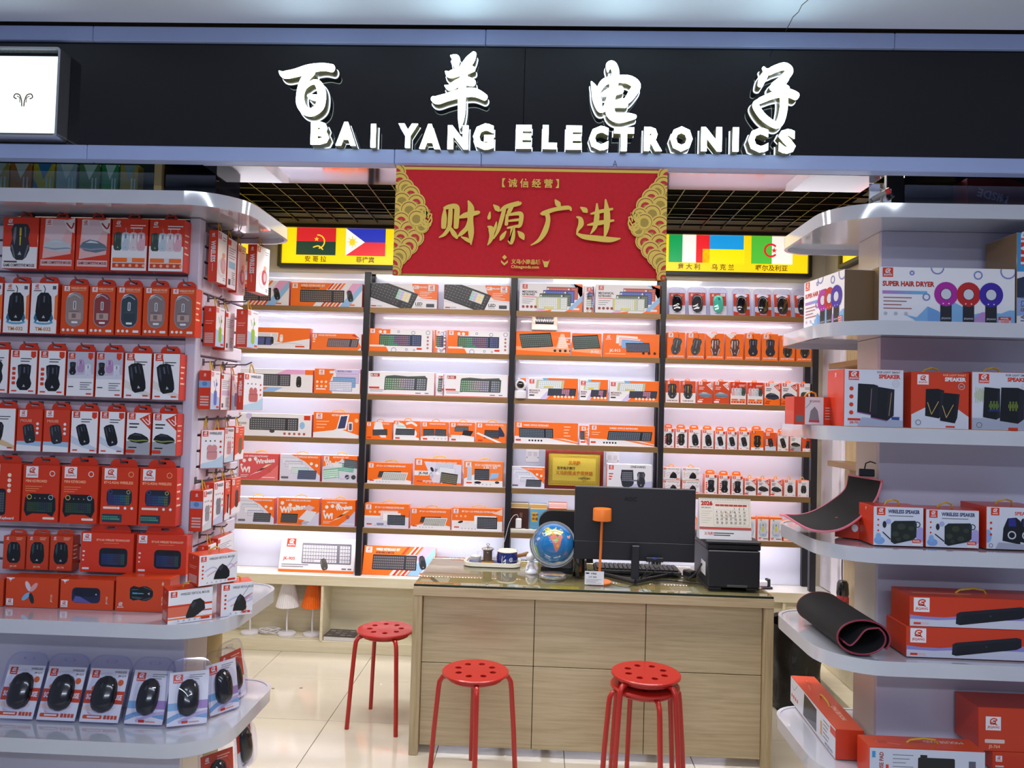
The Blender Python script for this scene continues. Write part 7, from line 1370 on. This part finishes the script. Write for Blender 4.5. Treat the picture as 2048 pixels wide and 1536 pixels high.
# tea tray
tr = empty('tea_tray', (-.215, 3.81, TZ), -.01, 'white oval edged tea tray at far corner of desk', 'tray')
o_ = rrect(-.142, .142, -.085, .085, .05, 6); i_ = rrect(-.128, .128, -.072, .072, .042, 6); m = MB(); m.ring(o_, i_, .003, .02); m.prism(i_, .003, .006, col='#35458a'); m.prism(rrect(-.12, .12, -.066, .066, .04, 6), 0, .003); m.build('tray_body', mat('white_enamel', '#dcd9cc', rough=.25, coat=.4), tr)
MB().box(-.122, .122, -.066, .066, .0062, .0072, '#3d4f96', .0004).build('blue_inlay', PAINT, tr)
pt = empty('saucepan', (-.142, 3.79, TZ + .0075), 0, 'dark blue side handled pot with white rim on tea tray', 'pot'); NAVY = mat('navy_glaze', '#1c2c6e', rough=.15, coat=.5)
MB().lathe([(.001, 0), (.042, 0), (.052, .012), (.054, .035), (.049, .062), (.052, .066), (.049, .07), (.046, .064), (.05, .036), (.045, .014), (.001, .008)], 36, cols=['#1c2c6e'] * 4 + ['#e4dfd4'] * 6).build('pot_body', mat('pot_glaze', rough=.15, coat=.5, attr=True), pt, True)
MB().lathe([(.001, .068), (.03, .067), (.048, .064)], 28, '#d8d2c4').build('lid', PAINT, pt, True)
MB().tube([(.048, -.006, .042), (.075, -.014, .05), (.105, -.02, .058)], [.009, .009, .0115], 10, '#8a5c30').build('handle', PAINT, pt, True)
P = Pr(.06, .05, lambda x, y, o_: (math.sin((x - .03) / .054) * .0548, -math.cos((x - .03) / .054) * .0548, y + .008))
P.line([(.16, .8), (.14, .1), (.5, .12)], .06, '#cfd6ea'); P.line([(.46, .12), (.5, .5), (.26, .2), (.5, .36)], .05, '#cfd6ea'); P.line([(.3, .62), (.44, .84)], .04, '#cfd6ea'); P.ring(1.05, .45, .2, .06, '#cfd6ea'); P.ring(1.05, .45, .09, .04, '#cfd6ea'); P.mb.build('painted_motif', CARD, pt)
tp = empty('glass_teapot', (-.24, 3.79, TZ + .0075), 0, 'small glass teapot with steel strainer on tea tray', 'teapot')
MB().lathe([(.001, .001), (.03, .001), (.034, .006), (.033, .012)], 24, '#c99a2a').build('tea', PAINT, tp); MB().lathe([(.001, .0), (.033, .0), (.037, .01), (.033, .05), (.028, .066), (.030, .07)], 28).build('glass_body', CLEARP, tp, True)
MB().lathe([(.001, .014), (.022, .014), (.023, .06), (.028, .07)], 24, '#5a4632').build('strainer', PAINT, tp, True)
MB().lathe([(.031, .07), (.032, .074), (.02, .079), (.006, .082), (.004, .086), (.009, .092), (.007, .098), (.001, .1)], 24).build('lid', SILVER, tp, True)
MB().tube([(-.03, 0, .06), (-.052, 0, .056), (-.05, 0, .03), (-.034, 0, .02)], .003, 8, '#e8e8ea').build('handle', CLEARP, tp, True); MB().tube([(.033, 0, .02), (.048, 0, .04), (.06, 0, .056)], [.008, .006, .004], 8).build('spout', CLEARP, tp, True)
cu = MB().lathe([(.001, 0), (.016, 0), (.02, .004), (.026, .03), (.029, .036), (.027, .036), (.024, .03), (.018, .006), (.001, .004)], 28); o = cu.build('tea_cup', mat('white_china', '#e6e3dc', rough=.2, coat=.4), None, True); o.location = (-.30, 3.79, TZ + .0075); tag(o, 'small white tea cup on tea tray beside glass teapot', 'cup')
# chair behind the desk
ch = empty('office_chair', (.06, 4.22, 0), 0, 'black padded office chair behind monitor', 'chair'); LEA = mat('black_leather', '#15161a', rough=.4)
MB().prism(rrect(-.045, .26, .58, .975, [.03, .07, .07, .03], 8), 0, .06, lambda x, y, z: (x, z - (y - .58) * .05, y)).build('backrest', LEA, ch); MB().prism(rrect(-.2, .24, -.42, .0, .06, 6), .44, .52).build('seat', LEA, ch); MB().tube([(.02, -.2, .06), (.02, -.2, .44)], .025, 10).build('column', BLACKM, ch); MB().tube([(.02, .02, .48), (.02, .05, .62)], .02, 8).build('back_bracket', BLACKM, ch)
for k in range(5): g = k * 2 * PI / 5; MB().tube([(.02, -.2, .06), (.02 + .24 * math.cos(g), -.2 + .24 * math.sin(g), .03)], .018, 8).build('leg', BLACKM, ch)
# ------------------------------------------------------------------ things on the wall shelving
pq = empty('award_plaque', (.2265, 4.705, SZ[4] + .001), 0, 'gold award plaque in red brown frame on fifth shelf of plaque bay', 'plaque'); WQ, HQ = .362, .245
MB().ring(rrect(-WQ / 2, WQ / 2, 0, HQ, .002, 1), rrect(-WQ / 2 + .022, WQ / 2 - .022, .022, HQ - .022, .002, 1), -.012, .012, fy).build('frame', mat('red_brown_wood', '#5a1a14', rough=.25, coat=.4), pq)
MB().box(-WQ / 2 + .02, WQ / 2 - .02, -.004, .004, .02, HQ - .02).build('gold_plate', mat('brushed_gold', '#d8bf4e', rough=.4, metal=.45, noise=.1, nscale=(120, 4, 120)), pq)
P = Pr(WQ - .044, HQ - .044, lambda x, y, o_: (x - WQ / 2 + .022, -.0041 - o_, y + .022)); a_ = P.a; GB = '#8f7420'
for x0, y0, x1, y1 in ((.02, .03, a_ - .02, .05), (.02, .95, a_ - .02, .97), (.02, .03, .04, .97), (a_ - .04, .03, a_ - .02, .97), (.11, .13, a_ - .11, .14), (.11, .86, a_ - .11, .87), (.11, .13, .12, .87), (a_ - .12, .13, a_ - .11, .87)): P.rect(x0, y0, x1, y1, GB)
for k in range(22): P.ring(.08 + k * (a_ - .16) / 21, .09, .03, .012, GB, 8); P.ring(.08 + k * (a_ - .16) / 21, .91, .03, .012, GB, 8)
for k in range(12): P.ring(.075, .14 + k * .066, .028, .012, GB, 8); P.ring(a_ - .075, .14 + k * .066, .028, .012, GB, 8)
P.text('义乌购', a_ / 2, .66, .11, '#b06a1c', 'c', bold=.05, cjk=True); P.text('百羊电子商行', .26, .50, .085, '#2a2010', cjk=True); P.text('义乌购重点推荐商铺', a_ / 2, .34, .115, '#a8641c', 'c', cjk=True, maxw=a_ * .74); P.ring(a_ * .7, .22, .07, .012, '#7a5a20'); P.text('义乌购电子商务', a_ * .7, .21, .05, '#3a2c14', 'c', cjk=True); P.mb.build('engraving', CARD, pq)
for px, py, k in ((1065, 911, 0), (1225, 918, 1)):
    Y = 4.81; c = at(px, py, Y); so = empty('wall_socket', (c.x, Y, c.z), 0, ('white double socket plate beside small lilac keyboard box', 'white double socket plate above one hand keypad box')[k], 'socket')
    MB().box(-.043, .043, 0, .005, -.043, .043, '#e4e2ea', .002).build('plate', PAINT, so)
    for s in (-1, 1):
        MB().box(s * .018 - .012, s * .018 + .012, -.0012, -.0001, -.004, .024, '#cfced8', .0006).build('insert', PAINT, so); MB().lathe([(.001, 0), (.0035, .0003), (.003, .0012)], 10, '#33353c').build('screw', PAINT, so).matrix_local = Matrix.Translation((s * .035, -.0003, -.012)) @ Matrix.Rotation(PI / 2, 4, 'X')
dc_ = empty('dome_camera', (at(1041, 780, 4.66).x, 4.664, SZ[2] + .001), 0, 'white dome camera with black lens on third shelf of plaque bay', 'camera')
MB().lathe([(.001, 0), (.036, 0), (.038, .006), (.036, .045), (.03, .05), (.001, .052)], 28).build('base', WH, dc_, True); q = ball(.036, 24, 16).build('head', WH, dc_, True); q.location = (0, 0, .082)
q = ball(.027, 20, 12).build('lens', mat('black_lens', '#08090c', rough=.08, coat=1), dc_, True); q.location = (0, -.014, .084)
c = at(1089, 648, 4.80); bb = empty('breaker_box', (c.x, 4.80, c.z), 0, 'small white breaker box with dark window below top shelf of plaque bay', 'breaker box')
MB().box(-.082, .082, -.03, .014, -.042, .075, '#dcdcd2', .004).build('case', PAINT, bb); MB().box(-.058, .058, -.0312, -.0302, -.005, .07, '#2c3038', .0005).build('window', GLOSSP, bb)
for k in range(8): MB().box(-.052 + k * .0135, -.044 + k * .0135, -.0335, -.0313, .008, .022, '#aab0b6', .0006).build('switch', PAINT, bb)
for s in (-1, 1): MB().box(s * .035 - .02, s * .035 + .02, -.0312, -.0302, -.034, -.02, '#f0f0ea', .0004).build('label_strip', PAINT, bb)
for k, (x0, x1, yt, c, c2, look) in enumerate(((1021, 1056, 1006, '#3a1d18', '#a88a5a', 'dark brown gift tin with gold top on sixth shelf'), (1059, 1093, 1008, '#5a94b8', '#b98a4a', 'light blue gift tin with gold label on sixth shelf'), (1096, 1133, 1006, '#a31d20', '#c9a0a0', 'red gift tin with pale top on sixth shelf'))):
    Y = 4.70; a, b = at(x0, 1058, Y), at(x1, 1058, Y); h_ = at((x0 + x1) / 2, yt, Y).z - SZ[5]
    def dt(p, c=c, c2=c2, k=k):
        p.rect(0, 0, p.a, 1, c); p.rect(0, .84, p.a, 1, c2); p.rect(0, .82, p.a, .84, '#e8d8a0'); p.rect(0, .98, p.a, 1, '#e8dcc0')
        if k == 1: p.rect(p.a * .1, .36, p.a * .44, .7, '#c9a040'); p.text('福禄', p.a * .12, .56, .1, '#6a3a14', cjk=True); p.text('寿喜', p.a * .12, .42, .1, '#6a3a14', cjk=True)
        if k == 0: p.rect(p.a * .5, .5, p.a * .66, .66, '#6a4a3a')
    carton('gift_tin', (a.x + b.x) / 2, Y, SZ[5] + .001, b.x - a.x, .06, h_, dt, look, 'tin', 'gift tins on the sixth shelf', body=c)
psx = at(1052, 1064, 4.665); ps = empty('power_strip', (psx.x, 4.66, SZ[5] + .0008), 0, 'long white power strip on sixth shelf edge of plaque bay', 'power strip')
MB().box(-.10, .12, 0, .032, 0, .022, '#d9d6cc', .004).build('strip_body', PAINT, ps)
for k in range(4): MB().box(-.05 + k * .045, -.03 + k * .045, .008, .024, .0222, .023, '#3a3c42', .0004).build('outlet', PAINT, ps)
chg = MB().box(-.018, .018, 0, .026, 0, .062, '#e6e6ee', .005).build('usb_charger', PAINT); chg.location = (at(1037, 1045, 4.662).x, 4.664, SZ[5] + .0242); tag(chg, 'white usb charger plugged into power strip', 'charger'); 
cable('charger_cable', [(-.113, 4.67, SZ[5] + .088), (-.12, 4.665, SZ[5] + .11), (-.145, 4.655, SZ[5] + .10), (-.17, 4.645, SZ[5] + .05), (-.19, 4.645, SZ[5] - .04), (-.215, 4.66, .66), (-.235, 4.67, .55), (-.25, 4.7, .48)], .0016, '#d8d4e2', 'white charging cable dropping from usb charger past black post')
wd2 = empty('white_stapler', (at(1533, 1168, 4.6).x, 4.70, .4745), .2, 'white and black desk tool on cabinet top behind printer', 'stapler')
MB().box(-.10, .06, -.03, .03, 0, .014, '#1a1530', .003).build('base', PAINT, wd2); MB().box(-.11, .03, -.025, .025, .0145, .05, '#e2e2ee', .006).build('body', PAINT, wd2); MB().box(.032, .05, -.02, .02, .0145, .06, '#14151a', .003).build('head', PAINT, wd2)
# ------------------------------------------------------------------ lamps in the low cabinet
def pleat_lamp(x, y, c, label):
    o = empty('pleated_lamp', (x, y, .0725), 0, label, 'lamp', 'pleated lamps in the low cabinet')
    MB().lathe([(.001, 0), (.055, 0), (.057, .004), (.056, .014), (.05, .018), (.001, .02)], 32, '#e4e2ea').build('base', PAINT, o, True)
    MB().tube([(0, 0, .018), (-.002, 0, .09), (.004, 0, .18)], .0055, 10, '#e4e2ea').build('pole', PAINT, o, True)
    m = MB(); n = 64
    m.add([( (.071 + (.003 if k % 2 else -.002)) * math.cos(2 * PI * k / n), (.071 + (.003 if k % 2 else -.002)) * math.sin(2 * PI * k / n), .18) for k in range(n)] + [((.036 + (.0015 if k % 2 else -.001)) * math.cos(2 * PI * k / n), (.036 + (.0015 if k % 2 else -.001)) * math.sin(2 * PI * k / n), .325) for k in range(n)], [(k, (k + 1) % n, n + (k + 1) % n, n + k) for k in range(n)], c); m.build('shade', PAINT, o)
    return o
pleat_lamp(-1.555, 4.725, '#e6e4e8', 'white pleated table lamp in low cabinet beside coiled white cable'); pleat_lamp(-1.396, 4.735, '#e86a14', 'orange pleated table lamp in low cabinet beside divider'); pleat_lamp(-1.79, 4.725, '#e6e4e8', 'white table lamp with hidden shade behind rounded rack shelf')
random.seed(8); pts = []
for k in range(26): g = k * 1.1; pts.append((-1.665 + (.05 + .02 * math.sin(k * 2.3)) * math.cos(g), 4.73 + .03 * math.sin(g * 1.05) + .012 * math.sin(k), .0765 + .03 * abs(math.sin(k * .9))))
cable('coiled_cable', pts + [(-1.55, 4.70, .076), (-1.47, 4.67, .076), (-1.43, 4.70, .078)], .0025, '#dedce4', 'tangled white cable between two white lamps in low cabinet')
mg = empty('magazine', (-1.195, 4.71, .0728), -.05, 'dark magazine on top of thin white stack in low cabinet', 'magazine')
MB().box(-.098, .10, -.075, .075, 0, .026, '#d8d6d8', .001).build('pages', PAINT, mg); MB().box(-.1, .102, -.077, .077, .0262, .028, '#3a363c', .0004).build('cover', CARD, mg)
P = Pr(.2, .15, lambda x, y, o_: (x - .1, y - .075, .0281 + o_))
for k in range(4):
    for j in range(3): P.rect(.1 + k * .28, .12 + j * .27, .3 + k * .28, .28 + j * .27, ('#7a7276', '#5a5258', '#8d8486')[(k + j) % 3])
P.mb.build('cover_print', CARD, mg)
# ------------------------------------------------------------------ bin, mats, bottles
bi = empty('waste_bin', (1.385, 4.08, 0), 0, 'tall waste bin lined with crinkled black bag beside side counter', 'bin')
m = MB(); n = 40; prof = ((.115, 0), (.12, .02), (.123, .05), (.125, .08), (.127, .11), (.130, .15), (.134, .2), (.137, .24), (.140, .28), (.144, .33), (.148, .37), (.15, .4), (.158, .44), (.156, .452), (.14, .44), (.12, .03)); vs = []
for i, (r, z) in enumerate(prof):
    for k in range(n): rr_ = r + random.uniform(-.007, .005) + .004 * math.sin(k * .8 + i * .9); vs.append((rr_ * math.cos(2 * PI * k / n), rr_ * math.sin(2 * PI * k / n), z))
fs = [(i * n + k, i * n + (k + 1) % n, (i + 1) * n + (k + 1) % n, (i + 1) * n + k) for i in range(len(prof) - 1) for k in range(n)]
m.add(vs, fs + [tuple(range(n))[::-1]]); m.build('bag', BAG, bi, True); MB().lathe([(.11, .03), (.13, .2), (.142, .43)], 32, '#2a2c30').build('bin_body', PAINT, bi)
# curled mouse mat on the fourth shelf of the open rack
def sheet(name, rowsf, nu, nv, th, m_, edge_col, label, cat, ew=.0035):
    """rowsf(u, v) gives the upper surface; built with thickness and a rounded stitched edge"""
    o = empty(name, tuple(rowsf(.5, .5)), 0, label, cat); og = rowsf(.5, .5)
    V = [[Vector(rowsf(i / nu, j / nv)) - Vector(og) for j in range(nv + 1)] for i in range(nu + 1)]; N = [[None] * (nv + 1) for _ in range(nu + 1)]
    for i in range(nu + 1):
        for j in range(nv + 1):
            du = V[min(i + 1, nu)][j] - V[max(i - 1, 0)][j]; dv = V[i][min(j + 1, nv)] - V[i][max(j - 1, 0)]; N[i][j] = du.cross(dv).normalized()
    mb = MB(); top = [[V[i][j] for j in range(nv + 1)] for i in range(nu + 1)]; bot = [[V[i][j] - N[i][j] * th for j in range(nv + 1)] for i in range(nu + 1)]
    q = nv + 1; vs = [p for r in top for p in r] + [p for r in bot for p in r]; B = (nu + 1) * q; fs = []
    for i in range(nu):
        for j in range(nv): a = i * q + j; fs += [(a, a + q, a + q + 1, a + 1), (B + a, B + a + 1, B + a + q + 1, B + a + q)]
    mb.add(vs, fs); mb.build('mat_sheet', m_, o, True)
    ring_ = [(i, 0) for i in range(nu + 1)] + [(nu, j) for j in range(1, nv + 1)] + [(i, nv) for i in range(nu - 1, -1, -1)] + [(0, j) for j in range(nv - 1, 0, -1)]
    e_ = MB(); e_.tube([V[i][j] - N[i][j] * th / 2 for i, j in ring_], ew, 8, closed=True); e_.build('stitched_edge', edge_col, o, True)
    return o
PKE = mat('pink_stitched_edge', '#e0788c', rough=.4); DKE = mat('dark_red_stitched_edge', '#8a2a40', rough=.5)
# control polygons of the curled mat (upper end held by the controller at the end panel, lower end past the shelf tip)
cA = [at(1737, 948, 2.48), at(1703, 950, 2.60)]
edge1 = [at(1765, 962, 2.46), at(1752, 1000, 2.44), at(1715, 1040, 2.38), at(1672, 1062, 2.33), at(1620, 1060, 2.32), at(1570, 1032, 2.38)]
edge2 = [at(1698, 950, 2.62), at(1690, 980, 2.62), at(1660, 1005, 2.60), at(1625, 1024, 2.58), at(1595, 1031, 2.56), at(1561, 1030, 2.56)]
def along(ps, t): return Vector(catmull([tuple(p) for p in ps], 12)[min(int(round(t * 60)), 60)])
sheet('mouse_mat', lambda u, v: tuple(along(edge1, u).lerp(along(edge2, u), v)), 40, 6, .003, RUBBER, PKE, 'black mouse mat with glowing pink edge curled off open rack shelf', 'mouse mat', .0034)
ct = at(1733, 945, 2.52); cb_ = empty('mat_controller', tuple(ct), -.3, 'small black light controller clipped on curled mouse mat', 'controller')
MB().box(-.024, .024, -.008, .008, -.013, .012, '#1a1b20', .003).build('case', GLOSSP, cb_); MB().tube([(-.006, 0, .012), (-.002, .004, .03), (.012, .01, .036), (.03, .015, .03)], .0022, 6, '#15161a').build('wire', PAINT, cb_, True)
# rolled mat lying on the fifth shelf
rz_ = at(1708, 1278, 2.335); ax = (at(1640, 1225, 2.62) - at(1725, 1268, 2.29)); ax.z = 0; ax.normalize(); sd_ = Vector((-ax.y, ax.x, 0)) * -1
A_, B_ = .073, .050; base = Vector((at(1735, 1270, 2.28).x - .012, 2.285, .8325 + B_ + .004)); LN = .34
prof2 = []
for k in range(72):
    g = -.55 + (k / 71) * (2 * PI + 1.35); sh_ = 1.14 - .22 * k / 71
    prof2.append((A_ * sh_ * math.cos(g), B_ * sh_ * math.sin(g)))
lx, ly = prof2[-1]; prof2 += catmull([(lx, ly), (A_ * .12, B_ * .52), (-A_ * .25, -B_ * .12), (-A_ * .5, -B_ * .42), (-A_ * .74, -B_ * .22)], 6)[1:]
def rollf(u, v):
    i = min(int(round(u * (len(prof2) - 1))), len(prof2) - 1); x, y = prof2[i]; return tuple(base + ax * (LN * v) + sd_ * x + Vector((0, 0, y)))
sheet('rolled_mouse_mat', rollf, len(prof2) - 1, 6, -.003, RUBBER, DKE, 'thick rolled black mouse mat with dark red edge on open rack shelf', 'mouse mat', .0028)
# security camera plate above the open rack
c = at(1762, 385, 2.30); scm = empty('security_camera', (c.x, 2.30, 2.183), 0, 'small security camera on bracket above rounded end of open rack', 'camera')
MB().box(-.035, -.002, .0, .004, 0, .07, '#8f979c', .001).build('bracket_plate', SILVER, scm); MB().box(.0, .032, .0, .004, 0, .055, '#8f979c', .001).build('bracket_plate', SILVER, scm); MB().tube([(-.03, -.01, .018), (.0, -.035, .034)], .0075, 12, '#9a9692').build('barrel', PAINT, scm, True); MB().tube([(.0, -.035, .034), (.008, -.042, .038)], .009, 12, '#c22a24').build('red_tip', PAINT, scm, True); MB().tube([(.012, -.006, .002), (.006, -.008, .02), (.012, -.008, .04), (.004, -.004, .066)], .0022, 6, '#e8e8ec').build('cable', PAINT, scm, True); MB().tube([(.014, -.004, .05), (.03, -.012, .024)], .007, 8, '#15161a').build('clamp', PAINT, scm, True)
# bottle on the side counter, black cord on the wall
bo = empty('red_black_bottle', (1.715, 4.28, .4745), 0, 'black topped red bottle standing on side counter', 'bottle')
MB().lathe([(.001, 0), (.03, 0), (.034, .01), (.034, .06), (.03, .075)], 24, '#a03038').build('bottle_body', GLOSSP, bo, True); MB().lathe([(.031, .074), (.034, .08), (.03, .14), (.022, .155), (.001, .158)], 24, '#191a1f').build('cap', GLOSSP, bo, True)
cable('black_wire', [(1.772, 4.40, .98), (1.765, 4.40, .86), (1.75, 4.38, .70), (1.735, 4.33, .58), (1.72, 4.25, .52), (1.70, 4.20, .49)], .003, '#1c1a1c', 'black cord hanging down panelled side wall behind open rack')

for k, (px, py) in enumerate(((602, 1376), (762, 1369), (546, 1377), (1010, 1512))):
    c = atz(px, py, .0006); o = MB().box(-.008, .008, -.005, .005, 0, .0012, '#f0eee6' if k % 2 else '#8a7d68', .0003).build('paper_scrap', PAINT); o.location = (c.x, c.y, .0004); o.rotation_euler = (0, 0, k * 1.3); tag(o, 'tiny paper scrap lying on the polished floor tiles', 'scrap', 'scraps on the floor')
